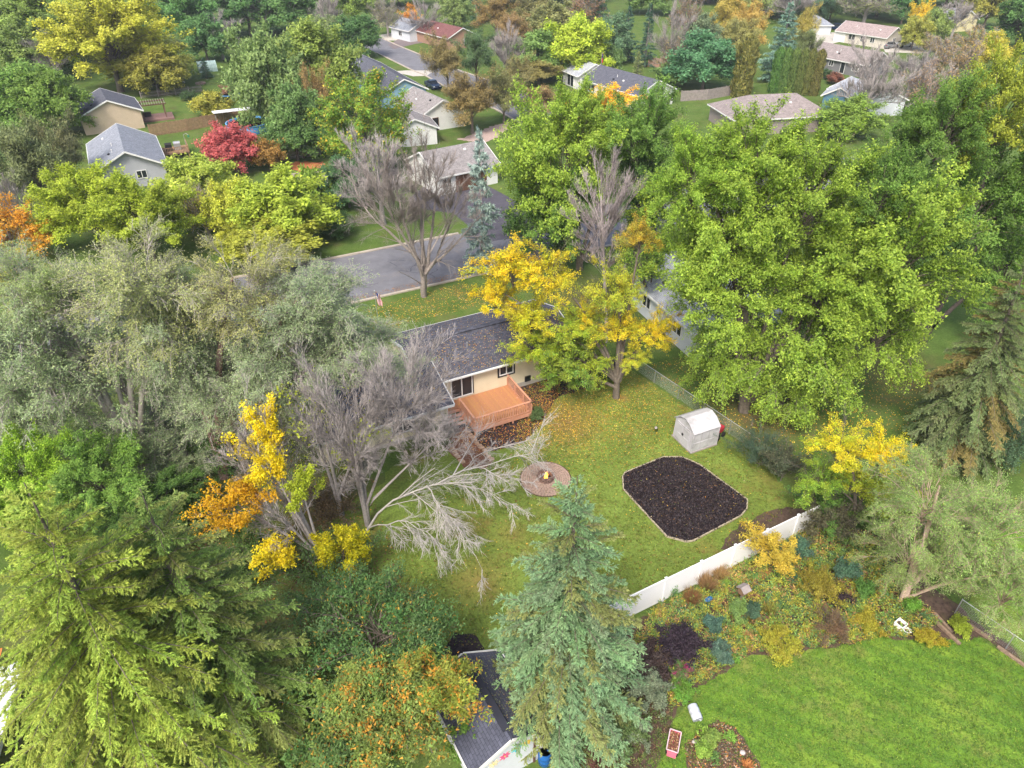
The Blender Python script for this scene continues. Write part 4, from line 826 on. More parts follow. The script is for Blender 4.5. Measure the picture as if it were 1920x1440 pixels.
# toys and the greenhouse on the far left lawn
ty = empty('toy_slide', G(336, 156), .4, 'small yellow and white toy on the far left lawn', 'toy'); MB().box((0, 0, .4), (.9, .7, .5)).build('body', YELLOWP, ty); MB().box((.7, 0, .3), (.9, .4, .1), ry=.5).build('slide', TRIM, ty); MB().tube([(-.4, .2, .6), (-.4, .2, 1.0), (-.4, -.2, 1.0), (-.4, -.2, .6)], .04).build('handle', REDPAINT, ty)
gh = empty('greenhouse', G(390, 133), YAW, 'pale green framed greenhouse behind the small spruce on the far left lawn', 'greenhouse')
for k in range(6): MB().tube([(-1.8 + k * .72, 1.3 * math.cos(a), 2.0 * math.sin(a)) for a in np.linspace(0, math.pi, 9)], .05, 5).build('hoop', plain('pale_green', (.4, .55, .5), .5) if k == 0 else MATS['pale_green'], gh)
bm_ = MB(); an = np.linspace(0, math.pi, 9)
bm_.add([(x_, 1.27 * math.cos(a), 1.96 * math.sin(a)) for x_ in (-1.8, 1.8) for a in an], [(i, i + 1, i + 10, i + 9) for i in range(8)]); bm_.build('cover', plain('greenhouse_film', (.30, .40, .38), .3), gh)
tb_ = empty('trampoline', G(432, 185), 0, 'round trampoline at the far left near the dark trees', 'trampoline')
MB().lathe((0, 0, .8), [(1.9, 0), (1.9, .06), (1.5, .06)], 28, True).build('pad', POOLBLUE, tb_); MB().lathe((0, 0, .82), [(1.5, 0), (.001, 0)], 28).build('mat', BLACKTRIM, tb_)
for k in range(6): MB().tube([(1.8 * math.cos(k * 1.047), 1.8 * math.sin(k * 1.047), 0), (1.8 * math.cos(k * 1.047), 1.8 * math.sin(k * 1.047), .8)], .04).build('leg', METAL, tb_)
fp2 = empty('stone_ring', G(376, 157), 0, 'small ring of stones on the far left lawn', 'stone ring')
for k in range(12): MB().box((.8 * math.cos(k * .5236), .8 * math.sin(k * .5236), .12), (.36, .3, .24), rz=k * .5236).build('stone', STONE, fp2)

# cars
def car(label, p, yaw, paint, suv=False, px=True, name='parked_car'):
    o = empty(name, G(*p) if px else p, yaw, label, 'car'); L, W, H = 4.6, 1.8, 1.65 if suv else 1.42
    pr = [(-2.3, .45), (-2.28, .85), (-2.15, 1.0), (-1.2, 1.06) if not suv else (-1.9, 1.05), (1.0, .95), (2.1, .82), (2.28, .6), (2.25, .32), (-2.25, .32)]
    b = MB(); n = len(pr); xs = [-.9, -.82, .82, .9]
    vs = [(x, y * (1 if abs(y) < .9 else 1), z) for y in (-.88, .88) for x, z in pr]; b.add(vs, [tuple(range(n)), tuple(range(2 * n - 1, n - 1, -1))] + [(i, i + n, (i + 1) % n + n, (i + 1) % n) for i in range(n)]); b.build('body', paint, o)
    x0, x1, x2, x3 = (-1.95, -1.75, .35, .95) if suv else (-1.5, -.85, .3, .95)
    c = MB(); c.add([(x0, -.8, 1.0), (x3, -.8, .96), (x3, .8, .96), (x0, .8, 1.0), (x1, -.62, H), (x2, -.62, H), (x2, .62, H), (x1, .62, H)], [(0, 1, 5, 4), (1, 2, 6, 5), (2, 3, 7, 6), (3, 0, 4, 7)]); c.build('windows', GLASS, o)
    MB().box(((x1 + x2) / 2, 0, H + .01), (x2 - x1 + .06, 1.28, .05)).build('roof', paint, o)
    for sx in (-1.4, 1.42):
        for sy in (-1, 1):
            wl = MB().lathe((0, 0, -.1), [(.2, 0), (.32, .01), (.32, .2), (.2, .21)], 16).build('wheel', TYRE, o); wl.matrix_local = Matrix.Translation((sx, sy * .8, .32)) @ Matrix.Rotation(R(90), 4, 'X')
            MB().lathe((0, 0, -.105), [(.001, 0), (.2, 0), (.2, .215), (.001, .215)], 12).build('rim', METAL, wl)
    for sy in (-1, 1):
        MB().box((2.24, sy * .65, .7), (.08, .34, .14)).build('headlight', CANVAS, o); MB().box((-2.29, sy * .7, .85), (.05, .26, .16)).build('tail_light', REDPAINT, o)
    return o
car('white SUV parked left on the far driveway below the orange tree', (755, 66), YAW + .05, WHITEPAINT, True); car('white saloon parked right of the SUV on the far driveway', (779, 66), YAW + .05, WHITEPAINT)
car('navy car parked beside the teal-blue house', (812, 165), YAW - 1.57, NAVYPAINT); car('white car parked at the far right beyond the long dark-walled house', (1693, 88), YAW, WHITEPAINT)
car('grey car parked left of the white car beyond the long dark-walled house', (1668, 90), YAW, GREYPAINT); car('dark car beside the garage of the farthest ranch house', (1566, 56), YAW + 1.5, NAVYPAINT, True)
# flagpole
fp = empty('flagpole', G(709, 602), 0, 'slim white pole flying a striped national flag on the front lawn', 'flagpole')
ph = height_at(G(709, 602), 546); MB().tube([(0, 0, 0), (0, 0, ph)], [.035, .025], 8).build('pole', METAL, fp); MB().lathe((0, 0, ph), [(.03, 0), (.06, .05), (.001, .11)], 8).build('finial', METAL, fp)
FW, FH = 1.25, .78                                                     # hangs down: long side vertical
def fpt(s, t):                                                         # s along the fly (downwards as it droops), t across the hoist
    return Vector((.06 + .34 * t + .18 * s + .05 * math.sin(s * 7 + t * 3), .10 * math.sin(s * 5 + t * 6), ph - .15 - s * FW - .12 * t))
red = MB(); wht = MB(); blu = MB(); stars = MB()
for k in range(13):
    t0, t1 = k / 13, (k + 1) / 13; s0_ = .42 if k < 7 else 0
    sg = [s0_ + (1 - s0_) * i / 6 for i in range(7)]
    for i in range(6): (red if k % 2 == 0 else wht).add([fpt(sg[i], t0), fpt(sg[i + 1], t0), fpt(sg[i + 1], t1), fpt(sg[i], t1)], [(0, 1, 2, 3)])
for i in range(4): blu.add([fpt(.105 * i, 0), fpt(.105 * (i + 1), 0), fpt(.105 * (i + 1), 7 / 13), fpt(.105 * i, 7 / 13)], [(0, 1, 2, 3)])
for r_ in range(9):
    for q in range(6 - r_ % 2):
        s_ = (.035 + .07 * q + (.035 if r_ % 2 else 0)); t_ = (r_ + 1) * 7 / 13 / 10; c = fpt(s_, t_) + Vector((0, -.006, 0)); stars.add([c + Vector((math.cos(a + 1.57) * .016 * (1 if k % 2 == 0 else .4), 0, math.sin(a + 1.57) * .016 * (1 if k % 2 == 0 else .4))) for k, a in enumerate(np.arange(10) * math.pi / 5)], [tuple(range(10))])
fg = red.build('flag', REDCLOTH, fp); wht.build('white_stripes', WHITECLOTH, fg); blu.build('canton', BLUECLOTH, fg); stars.build('stars', WHITECLOTH, fg)
f2 = empty('flagpole', G(1125, 160), 0, 'small flag on a pole before the dark blue roofed house', 'flagpole'); MB().tube([(0, 0, 0), (0, 0, 6)], .05).build('pole', METAL, f2)
MB().box((.12, 0, 4.9), (.22, .06, 1.6)).build('flag', REDCLOTH, f2); MB().box((.14, -.01, 5.3), (.2, .08, .7)).build('canton', BLUECLOTH, f2)
# bottom shed surroundings: blue barrel, green bin
def barrel(name, loc, mat, label, r=.3, h=.9, rot=(0, 0, 0)):
    o = empty(name, loc, 0, label, name.replace('_', ' ')); o.rotation_euler = rot; prof = [(r * .88, 0), (r * .97, .04), (r, h * .3), (r * 1.04, h * .33), (r, h * .36), (r, h * .62), (r * 1.04, h * .65), (r, h * .68), (r * .97, h * .94), (r * .9, h)]
    MB().lathe((0, 0, 0), prof, 20, True).build('body', mat, o, True); MB().lathe((0, 0, h - .03), [(r * .9, .0), (.001, .0)], 20).build('lid', BARREL, o); MB().tube([(r * .4, 0, h - .03), (r * .4, 0, h + .02)], .03, 8).build('bung', mat, o); return o
barrel('rain_barrel', G(1021, 1428), BLUEPLASTIC, 'blue plastic rain barrel beside the flower-painted shed', .3, .95)
gb = empty('storage_bin', G(1040, 1402), .35, 'green plastic bin behind the blue barrel', 'bin'); MB().box((0, 0, .22), (.62, .4, .42)).build('body', GREENPLASTIC, gb); MB().box((0, 0, .46), (.68, .46, .06)).build('lid', GREENPLASTIC, gb)
bq = G(1296, 1328); o = barrel('planter_barrel', (bq.x, bq.y, .26), BARREL, 'pale weathered barrel lying on its side at the lawn edge', .25, .72, (R(96), 0, R(12)))
# wheelbarrow-like red cart with dry leaves
ct = empty('garden_cart', G(1261, 1400), -.35, 'pink-red garden cart full of dry leaves near the lawn edge', 'cart')
tub = MB(); l, wd_ = .5, .25
for a, b in (((-wd_, -l), (wd_, -l)), ((wd_, -l), (wd_, l)), ((wd_, l), (-wd_, l)), ((-wd_, l), (-wd_, -l))): tub.add([(a[0] * .85, a[1] * .88, .2), (b[0] * .85, b[1] * .88, .2), (b[0], b[1], .5), (a[0], a[1], .5), (a[0] * .85 + .0, a[1] * .85, .22), (b[0] * .85, b[1] * .85, .22), (b[0] * .95, b[1] * .96, .5), (a[0] * .95, a[1] * .96, .5)], [(0, 1, 2, 3), (7, 6, 5, 4), (3, 2, 6, 7)])
tub.build('tub', BRASSY, ct); MB().box((0, 0, .22), (.42, .86, .03)).build('tub_floor', BRASSY, ct)
rimm = MB()
for a, b in (((-wd_, -l), (wd_, -l)), ((wd_, -l), (wd_, l)), ((wd_, l), (-wd_, l)), ((-wd_, l), (-wd_, -l))): rimm.bar((*a, .51), (*b, .51), .045, .03)
rimm.build('rim', plain('faded_pink', (.62, .45, .48), .6), ct); MB().box((0, -.62, .42), (.4, .22, .04), rx=.5).build('tailboard', BRASSY, ct)
for x_ in (-.24, .24):
    for y_ in (-.35, .35): MB().lathe((0, 0, -.03), [(.04, 0), (.11, .01), (.11, .06), (.04, .07)], 12).build('wheel', TYRE, ct).matrix_local = Matrix.Translation((x_, y_, .11)) @ Matrix.Rotation(R(90), 4, 'Y')
cart_poly = [ct.matrix_basis @ Vector(q) for q in ((-.22, -.45, 0), (.22, -.45, 0), (.22, .45, 0), (-.22, .45, 0))]
chips('dry_leaves', [([Vector(q) for q in ((-.22, -.45, 0), (.22, -.45, 0), (.22, .45, 0), (-.22, .45, 0))], 1)], 420, [((.30, .16, .08), 3), ((.16, .09, .05), 3), ((.4, .28, .16), 1)], .04, .10, .40, 17, ct, .1, flat=.3)
# white planter box with a round bucket before it
wp = empty('white_planter', G(1684, 1180), .6, 'white square planter bin at the edge of the flower bed', 'planter'); t_ = MB()
for a, b in (((-.24, -.24), (.24, -.24)), ((.24, -.24), (.24, .24)), ((.24, .24), (-.24, .24)), ((-.24, .24), (-.24, -.24))):
    t_.add([(a[0] * .85, a[1] * .85, 0), (b[0] * .85, b[1] * .85, 0), (b[0], b[1], .55), (a[0], a[1], .55), (a[0] * .85, a[1] * .85, .55), (b[0] * .85, b[1] * .85, .55), (b[0] * .8, b[1] * .8, .35), (a[0] * .8, a[1] * .8, .35)], [(0, 1, 2, 3), (3, 2, 5, 4), (4, 5, 6, 7)])
t_.build('box', WHITE, wp); MB().box((0, 0, .36), (.4, .4, .03)).build('soil', SOIL, wp)
wb_ = empty('bucket', G(1699, 1186), 0, 'round white bucket with dry leaves beside the square planter', 'bucket'); MB().lathe((0, 0, 0), [(.15, 0), (.2, .22), (.22, .23), (.16, .22), (.13, .1)], 16, True).build('body', WHITE, wb_, True); MB().lathe((0, 0, .12), [(.15, 0), (.001, .03)], 12).build('soil', SOIL, wb_)
# blue spinner ornament, wooden bird house
sp_ = empty('wind_spinner', G(1323, 1142), .2, 'blue petalled garden spinner on a stake in the flower bed', 'ornament'); MB().tube([(0, 0, 0), (0, 0, .9)], .012, 5).build('stake', DARKMETAL, sp_)
for k in range(10):
    a = k * .628; c = Vector((math.cos(a) * .17, -.05, .9 + math.sin(a) * .17)); t = Vector((math.cos(a), 0, math.sin(a))); n_ = Vector((-t.z, .02, t.x)); MB().add([c - t * .13, c + n_ * .05, c + t * .1, c - n_ * .05, c + Vector((0, .02, 0))], [(0, 1, 2, 3), (0, 4, 1), (1, 4, 2), (2, 4, 3), (3, 4, 0)]).build('petal', BLUEPLASTIC if k % 2 else POOLBLUE, sp_)
MB().lathe((0, 0, 0), [(.05, 0), (.05, .03), (.001, .04)], 10).build('hub', METAL, sp_).matrix_local = Matrix.Translation((0, -.05, .9)) @ Matrix.Rotation(R(90), 4, 'X')
bh = empty('bird_house', G(1388, 1128), .5, 'old wooden bird house on a post among the perennials', 'bird house'); MB().box((0, 0, .35), (.1, .1, .8)).build('post', GREYWOOD, bh); MB().box((0, 0, .92), (.42, .36, .34)).build('box', CEDAR, bh)
for s_ in (-1, 1): MB().box((0, s_ * .15, 1.17), (.56, .36, .03), rx=-s_ * .6).build('roof_board', GREYWOOD, bh)
# landscape timbers at the right
for a, b, lb in (((1731, 1143), (1800, 1208), 'long decaying timber lying nearest the white planter'), ((1752, 1150), (1785, 1185), 'short dark timber behind the longer one'), ((1818, 1172), (1860, 1200), 'pale broken timber lying along the chain-link fence'), ((1870, 1212), (1960, 1275), 'long reddish timber at the foot of the chain-link fence')):
    A, B = G(*a, .08), G(*b, .08); tag(MB().bar(A, B, .15, .14).build('landscape_timber', plain('old_timber', (.24, .17, .12), .9, .4, 6) if 'old_timber' not in MATS else MATS['old_timber']), lb, 'timber')
# white tent and orange canvas at the bottom left corner
tt = empty('canopy_tent', G(-108, 1440), .3, 'white canvas tent showing at the bottom left corner below the spruces', 'tent')
t_ = MB(); h_ = 2.5
t_.add([(-3.2, -3.2, 2.0), (3.2, -3.2, 2.0), (3.2, 3.2, 2.0), (-3.2, 3.2, 2.0), (0, 0, 3.0), (-3.2, -3.2, 1.7), (3.2, -3.2, 1.7), (3.2, 3.2, 1.7), (-3.2, 3.2, 1.7)], [(0, 1, 4), (1, 2, 4), (2, 3, 4), (3, 0, 4), (0, 5, 6, 1), (1, 6, 7, 2), (2, 7, 8, 3), (3, 8, 5, 0)]); t_.build('canopy', CANVAS, tt)
for x_ in (-3, 3):
    for y_ in (-3, 3): MB().box((x_, y_, 1), (.08, .08, 2)).build('leg', METAL, tt)
oc = empty('orange_shade', G(-45, 1310), .3, 'orange canvas shade at the left edge above the white tent', 'shade sail'); t_ = MB()
gx = np.linspace(-1.6, 1.6, 9)
t_.add([(x_, y_, 1.9 + .12 * math.sin(x_ * 4) + .05 * y_) for x_ in gx for y_ in (-1, 0, 1)], [(i * 3 + j, i * 3 + j + 1, i * 3 + j + 4, i * 3 + j + 3) for i in range(8) for j in range(2)]); t_.build('canvas', ORANGE, oc)
for x_ in (-1.5, 1.5): MB().box((x_, 0, .95), (.07, .07, 1.9)).build('post', METAL, oc)

# ================================================================ TREES AND SHRUBS
def jit(c, a=.25, n=4, seed=0):
    """a handful of tones round one leaf colour"""
    rg = np.random.default_rng(int(sum(c) * 1000) + seed); return [(tuple(np.clip(np.array(c) * (1 + rg.uniform(-a, a)) * (1 + rg.uniform(-a * .35, a * .35, 3)), 0, 1)), 1) for _ in range(n)]
GREEN = (.18, .32, .06); DKGREEN = (.10, .20, .05); LIME = (.46, .54, .06); LIME2 = (.29, .40, .055); YEL = (.88, .72, .03); YGREEN = (.50, .58, .05); GOLD = (.86, .58, .03); SAGE = (.34, .42, .20); ORNG = (.62, .24, .04); OLIVE = (.25, .235, .05); BLUEG = (.20, .29, .22)
SEED = [100]
FAMK = {'maple': dict(n1=64, n2=10, n3=6, n4=13, leaf=.155, pal=[((.75, .82, .8), 1), ((1.0, 1.0, 1.0), 2), ((1.2, 1.1, .95), 1)], pal2=[((1.9, 1.55, 1.3), 1), ((1.5, 1.35, 1.15), 1)], up=.6, rnd=.55, droop=.12, l2=.42, l3=.15, shell=(.45, 1.08)),
        'weep': dict(n1=60, n2=10, n3=6, n4=12, leaf=.155, pal=[((.75, .82, .8), 1), ((1.1, 1.05, 1), 2)], pal2=[((1.9, 1.55, 1.3), 1), ((1.5, 1.35, 1.15), 1)], up=.05, rnd=.55, droop=.5, l2=.42, l3=.15, shell=(.45, 1.08)),
        'sage': dict(n1=50, n2=11, n3=8, n4=8, leaf=.105, pal=[((.8, .85, .8), 1), ((1.1, 1.05, 1.05), 1), ((1.0, 1.0, 1.1), 1)], pal2=[((1.35, 1.25, 1.3), 1), ((1.5, 1.3, 1.1), 1)], up=.15, droop=.22, twigs=True, twig=.010, l2=.44, l3=.18, shell=(.4, 1.05)),
        'birch': dict(n1=40, n2=10, n3=8, n4=9, leaf=.13, aspect=.5, pal=[((.8, .85, .8), 1), ((1.1, 1.05, 1), 1)], pal2=[((1.6, 1.45, 1.5), 5), ((2.3, 1.3, .6), .4)], up=.2, droop=.3, twigs=True, twig=.006, l2=.44, l3=.18, shell=(.4, 1.08)),
        'ash': dict(n1=42, n2=9, n3=6, n4=7, leaf=.21, pal=[((1.0, 1.0, 1.0), 3), ((.50, .78, 1.2), 1.2), ((1.0, .80, .9), 1)], pal2=[((1.05, 1.05, 1.0), 3), ((1.0, .75, .9), 1)], up=.4, rnd=.65, droop=.2, l2=.42, l3=.17, shell=(.3, 1.15), irr=.35, twigs=True, twig=.010, bare=.12)}
FAM = {}
def family(f):
    if f not in FAM: FAM[f] = [broad_tree(900 + i * 7 + len(f), 5.0, 6.0, 5.0, trunk=False, fork=2.2, bark={'sage': BARK_PALE, 'birch': BARK_BIRCH}.get(f, BARK), tr=.26, **FAMK[f]) for i in range(2)]
    return FAM[f]
def lobed(name, label, base, lobes, cat='tree', bark=BARK, tr=.28, stems=1, bole=1.5, group=None, into=None, fam=None, **common):
    """one tree from several spreading parts of its crown; each lobe: (box, leaf budget, options)"""
    B = G(*base); o = into or empty(name, B, 0, label, cat, group)
    for i, (box, kw) in enumerate(lobes):
        SEED[0] += 1; _, r, zc, c, lean = fit(*box, base=base); k = dict(common); k.update(kw); dzc = k.pop('zc', None); dy = k.pop('dy', 0)
        if dzc: 
            q = G((box[0] + box[2]) / 2, (box[1] + box[3]) / 2, dzc); r = (box[2] - box[0]) / 2 * depth(q) / F; lean = (q.x - B.x, q.y - B.y); zc = dzc
            th = math.asin((CAM_H - zc) / dist(q)); hy = (box[3] - box[1]) / 2 * depth(q) / F; c2 = hy * hy - (r * math.sin(th)) ** 2; c = max(.5 * r, math.sqrt(c2) / math.cos(th) if c2 > 0 else 0); c = min(c, zc * .95)
        if fam or 'fam' in k:
            rgk = np.random.default_rng(SEED[0]); fm_ = k.pop('fam', fam); bm_, cm = family(fm_)[SEED[0] % 2]; col = np.array(k.get('col', (.3, .4, .06))) * rgk.uniform(.93, 1.07); q_ = 1.08 if fm_ == 'sage' else .93; r *= q_; c *= q_; s_ = (r / 5, r / 5, c / 5); rz = rgk.uniform(0, 6.28); dx, dy = rgk.normal(0, .07, 2)
            loc = Vector((lean[0], lean[1], zc - 6 * c / 5))
            for nm_, ms_ in (('branches', bm_), ('crown', cm)):
                q = link(nm_, ms_, o); q.location = loc; q.rotation_euler = (dx, dy, rz); q.scale = s_; q.color = (*col, 1)
            a0 = np.array([0, 0, -.1 if (i == 0 or stems > 1) else min(bole, zc * .4)]); tp = np.array([lean[0], lean[1], zc + .35 * c]); cp = np.array([lean[0] * .25, lean[1] * .25, max(zc * .6, 1.5)]); rr0 = tr * (1 if i == 0 else .6)
            P = curve((a0 + np.array([.12 * math.cos(i * 2.1), .12 * math.sin(i * 2.1), 0]) * (stems > 1 or i > 0))[None], cp[None], tp[None], 8); link('trunk' if i == 0 else 'limb', tubes_mesh('trunk', [(P, rr0 * np.array([[1.3, 1, .9, .8, .68, .55, .4, .2]]), 9)], bark), o); continue
        tm, cm = broad_tree(SEED[0], r, zc, c, lean=lean, bark=bark, tr=tr * (1 if i == 0 else .6), bole=min(bole, zc * .5), stems=stems if i == 0 else 1, **k)
        link('trunk' if i == 0 and not into else 'limb', tm, o)
        if cm: link('crown', cm, o)
    return o

LM_ = (.26, .40, .06); MG_ = (.155, .29, .06); DG_ = (.10, .20, .05)
lobed('maple_tree', 'huge lime-green silver maple with drooping leafy branches right of the white shed', (1392, 770), [
    ((1228, 290, 1500, 620), {}), ((1380, 240, 1640, 520), {}), ((1500, 300, 1815, 640), {}), ((1360, 500, 1620, 800), dict(fam='weep')), ((1540, 470, 1750, 735), dict(fam='weep')), ((1240, 400, 1480, 650), {}), ((1430, 400, 1700, 660), {}),
    ((1285, 200, 1540, 430), {}), ((1218, 240, 1400, 440), dict(col=(.24, .40, .06))), ((1285, 560, 1450, 775), dict(fam='weep')), ((1410, 600, 1580, 825), dict(fam='weep')), ((1560, 270, 1740, 480), dict(col=MG_))], tr=.34, stems=4, fam='maple', col=LM_)
lobed('maple_tree', 'large mid-green maple with black trunk filling the right edge', (1725, 640), [
    ((1690, 130, 1860, 340), {}), ((1610, 250, 1760, 470), dict(col=DG_)), ((1640, 330, 1800, 600), dict(col=DG_)), ((1800, 90, 1990, 340), dict(col=(.34, .42, .06))), ((1700, 260, 1960, 520), {}), ((1820, 400, 1990, 620), {}), ((1850, 250, 2000, 450), {})], tr=.36, stems=2, fam='maple', col=MG_, bark=plain('bark_black', (.055, .045, .04), .9, .3, 6, .5))
lobed('maple_tree', 'rounded green maple behind the yellow ash, centre of the picture', (1085, 505), [
    ((932, 165, 1180, 450), {}), ((1110, 150, 1290, 350), dict(col=MG_)), ((1130, 250, 1275, 450), dict(col=DG_)), ((955, 290, 1130, 480), dict(col=MG_)), ((1000, 155, 1160, 330), {})], tr=.3, stems=3, fam='maple', col=(.26, .40, .06))
lobed('leafy_tree', 'dark green understorey tree between the central maple and the driveway spruce', (1010, 520), [((940, 360, 1090, 490), dict(zc=3.5))], tr=.12, n1=40, n2=8, n3=5, n4=8, leaf=.2, pal=jit(DKGREEN, .25), pal2=jit(GREEN, .2), l2=.4, l3=.18)
lobed('leafy_tree', 'thin yellowish tree between the ash top and the silver maple', (1215, 590), [((1120, 400, 1260, 560), dict(zc=6, n4=4)), ((1170, 330, 1290, 480), dict(zc=9))], tr=.14, n1=34, n2=8, n3=5, n4=8, leaf=.18, pal=jit(GREEN, .25), pal2=jit(YGREEN, .2), l2=.4, l3=.18)
# the yellow ash by the house
ASHK = dict(n1=28, n2=8, n3=5, n4=10, leaf=.18, l2=.46, l3=.18, shell=(.35, 1.1), irr=.32, rnd=.6, up=.45)
lobed('ash_tree', 'yellow and green autumn ash with bare grey top beside the cream house', (1155, 745), [
    ((1100, 480, 1220, 610), dict(col=(.56, .58, .05))), ((885, 440, 1040, 570), dict(col=YEL)), ((875, 500, 985, 620), dict(col=YEL)), ((930, 540, 1060, 655), dict(col=(.66, .66, .04))), ((975, 455, 1075, 580), dict(col=(.80, .70, .04))), ((985, 590, 1130, 735), dict(col=(.30, .42, .05))), ((950, 600, 1060, 700), dict(col=(.50, .58, .04))),
    ((1110, 560, 1225, 680), dict(col=(.80, .70, .04))), ((1180, 575, 1268, 668), dict(col=YEL)), ((1160, 395, 1245, 500), dict(col=(.62, .50, .06))), ((1045, 620, 1150, 720), dict(col=(.42, .52, .05))), ((990, 650, 1110, 740), dict(col=(.26, .40, .05))), ((1160, 640, 1225, 690), dict(col=(.60, .62, .05))), ((1020, 560, 1150, 660), dict(col=(.44, .54, .05))), ((1060, 560, 1130, 640), dict(col=YEL))],
    bark=BARK, tr=.22, fam='ash')
lobed('bare_tree', 'dead grey fine-twigged tree rising behind the yellow ash', (1135, 640), [((1062, 290, 1192, 470), dict(zc=11)), ((1080, 380, 1180, 540), dict(zc=9, n1=16))], n1=34, n2=11, n3=8, n4=0, twigs=2, up=.9, rnd=.5, l2=.46, l3=.2, shell=(.5, 1.05), bark=plain('bark_mauve', (.36, .31, .30), .85, .2, 8), twig=.011, tr=.16)
# big sage-green feathery trees at left
lobed('hackberry_tree', 'wide sage-green feathery tree over the left middle of the picture', (270, 890), [
    ((-60, 480, 230, 760), {}), ((130, 420, 400, 660), dict(col=(.35, .41, .16))), ((-60, 620, 200, 850), {}), ((90, 560, 340, 800), {}), ((180, 740, 400, 930), {}), ((280, 800, 420, 900), {}), ((-60, 720, 120, 870), {}), ((220, 500, 430, 700), {}), ((10, 470, 170, 620), dict(col=(.31, .42, .15)))], tr=.36, stems=3, fam='sage', col=(.31, .42, .21), bark=BARK_PALE)
lobed('hackberry_tree', 'grey-green feathery tree with reddish trunk between the wide sage tree and the street', (418, 893), [
    ((330, 450, 560, 660), dict(col=(.37, .40, .15))), ((470, 480, 690, 660), {}), ((380, 560, 620, 800), {}), ((540, 590, 770, 730), {}), ((300, 640, 480, 840), {}), ((440, 700, 600, 860), dict(col=(.30, .38, .17))), ((430, 540, 640, 740), {}), ((250, 560, 450, 760), {})], tr=.3, stems=2, fam='sage', col=(.31, .42, .215), bark=plain('bark_reddish', (.26, .17, .14), .9, .3, 6))
# bare trees by the house
BARE = dict(n1=38, n2=11, n3=8, n4=0, twigs=2, up=.4, l2=.46, l3=.2, shell=(.5, 1.05), bark=BARK_GREY, twig=.0095)
lobed('bare_tree', 'leafless grey tree with purplish twigs in front of the lower left wing', (690, 985), [
    ((560, 650, 750, 930), dict(n1=34)), ((680, 590, 860, 850), dict(n1=34)), ((600, 800, 740, 960), dict(n1=16)), ((740, 760, 880, 900), dict(n1=18))], tr=.15, stems=3, **BARE)
o = lobed('bare_tree', 'thin leafless tree with a few lime leaves left of the grey purplish one', (640, 965), [
    ((520, 690, 680, 940), dict(n1=20, n4=1, leaf=.14, pal=jit(YGREEN, .2), bare=.7)), ((640, 690, 760, 860), dict(n1=14, n4=1, leaf=.14, pal=jit(YGREEN, .2), bare=.85))], tr=.16, stems=2, **{**BARE, 'twigs': True})
# foreground gold ash and lime sapling
lobed('ash_tree', 'golden-orange leaved ash with leaning grey trunk left of the bare trees', (612, 1080), [
    ((430, 705, 545, 900), dict(n1=26, pal=jit(YEL, .15), zc=8.5)), ((465, 820, 550, 940), dict(n1=12, pal=jit(YEL, .15), zc=7)), ((360, 870, 510, 1010), dict(n1=24, pal=jit((.72, .42, .02), .15), zc=5.5)), ((455, 1000, 560, 1095), dict(n1=12, pal=jit(YEL, .15), zc=3.2)), ((530, 870, 605, 970), dict(n1=12, pal=jit(YGREEN, .2), zc=6)),
    ((400, 740, 560, 960), dict(n1=26, n3=7, n4=0, twigs=2, zc=7)), ((440, 880, 600, 1040), dict(n1=16, n3=7, n4=0, twigs=2, zc=5))], bark=BARK_GREY, tr=.17, bole=1.5, **{**ASHK, 'leaf': .12, 'n4': 7, 'n2': 7})
lobed('maple_sapling', 'bright lemon-lime sapling at the foot of the leaning gold ash', (650, 1110), [((585, 980, 700, 1090), dict(zc=2.6))], tr=.07, n1=34, n2=9, n3=5, n4=10, leaf=.11, pal=jit((.50, .50, .02), .2), pal2=jit(YEL, .2))
# dark cherry with orange flecks
def flecks(col, f, low=0.0):
    """single turned leaves and small turned sprays among the green"""
    def fn(p, C, rg):
        s = np.sin(p[:, 0] * 3.1 + 1.7) * np.sin(p[:, 1] * 2.7) * np.sin(p[:, 2] * 3.3 + .6); m = rg.uniform(size=len(p)) < f * (.35 + 2.2 * np.clip(s, 0, 1)); C = C.copy(); C[m] = np.array(col) * rg.uniform(.7, 1.2, (m.sum(), 1)); return C
    return fn
CH = dict(n1=60, n2=10, n3=6, n4=9, leaf=.14, aspect=.5, l2=.38, l3=.18, shell=(.5, 1.03), droop=.2)
lobed('cherry_tree', 'dark green cherry tree flecked with orange leaves, bottom centre left', (745, 1330), [
    ((570, 1060, 850, 1290), dict(pal=jit((.13, .24, .08), .3, 6), zone=flecks((.5, .34, .06), .10), zc=4.5)), ((590, 1230, 830, 1440), dict(pal=jit((.22, .31, .07), .3, 5), zone=flecks((.66, .34, .05), .22), zc=4.8)), ((720, 1210, 900, 1400), dict(n1=36, pal=jit((.30, .34, .06), .3, 5), zone=flecks((.70, .36, .05), .34), zc=4.6)), ((560, 1330, 740, 1500), dict(n1=30, pal=jit((.14, .25, .07), .3, 5), zone=flecks((.62, .34, .05), .12), zc=4))], tr=.2, stems=2, **CH)
lobed('shrub', 'fresh green leafy shrub touching the lower left roof edge of the garden shed', (880, 1440), [((835, 1330, 920, 1450), dict(zc=1.6))], cat='shrub', tr=.05, n1=30, n2=8, n3=5, n4=9, leaf=.10, pal=jit(GREEN, .2))
lobed('maple_tree', 'fresh green broad-leaved tree at the left edge below the sage-green canopy', (120, 1000), [
    ((-60, 790, 130, 1000), dict(zc=4.5)), ((-110, 880, 60, 1060), dict(zc=3.5)), ((80, 800, 290, 980), dict(zc=4.5, col=MG_)), ((180, 880, 380, 1010), dict(zc=3, col=DG_))], tr=.2, fam='maple', col=(.26, .44, .05))
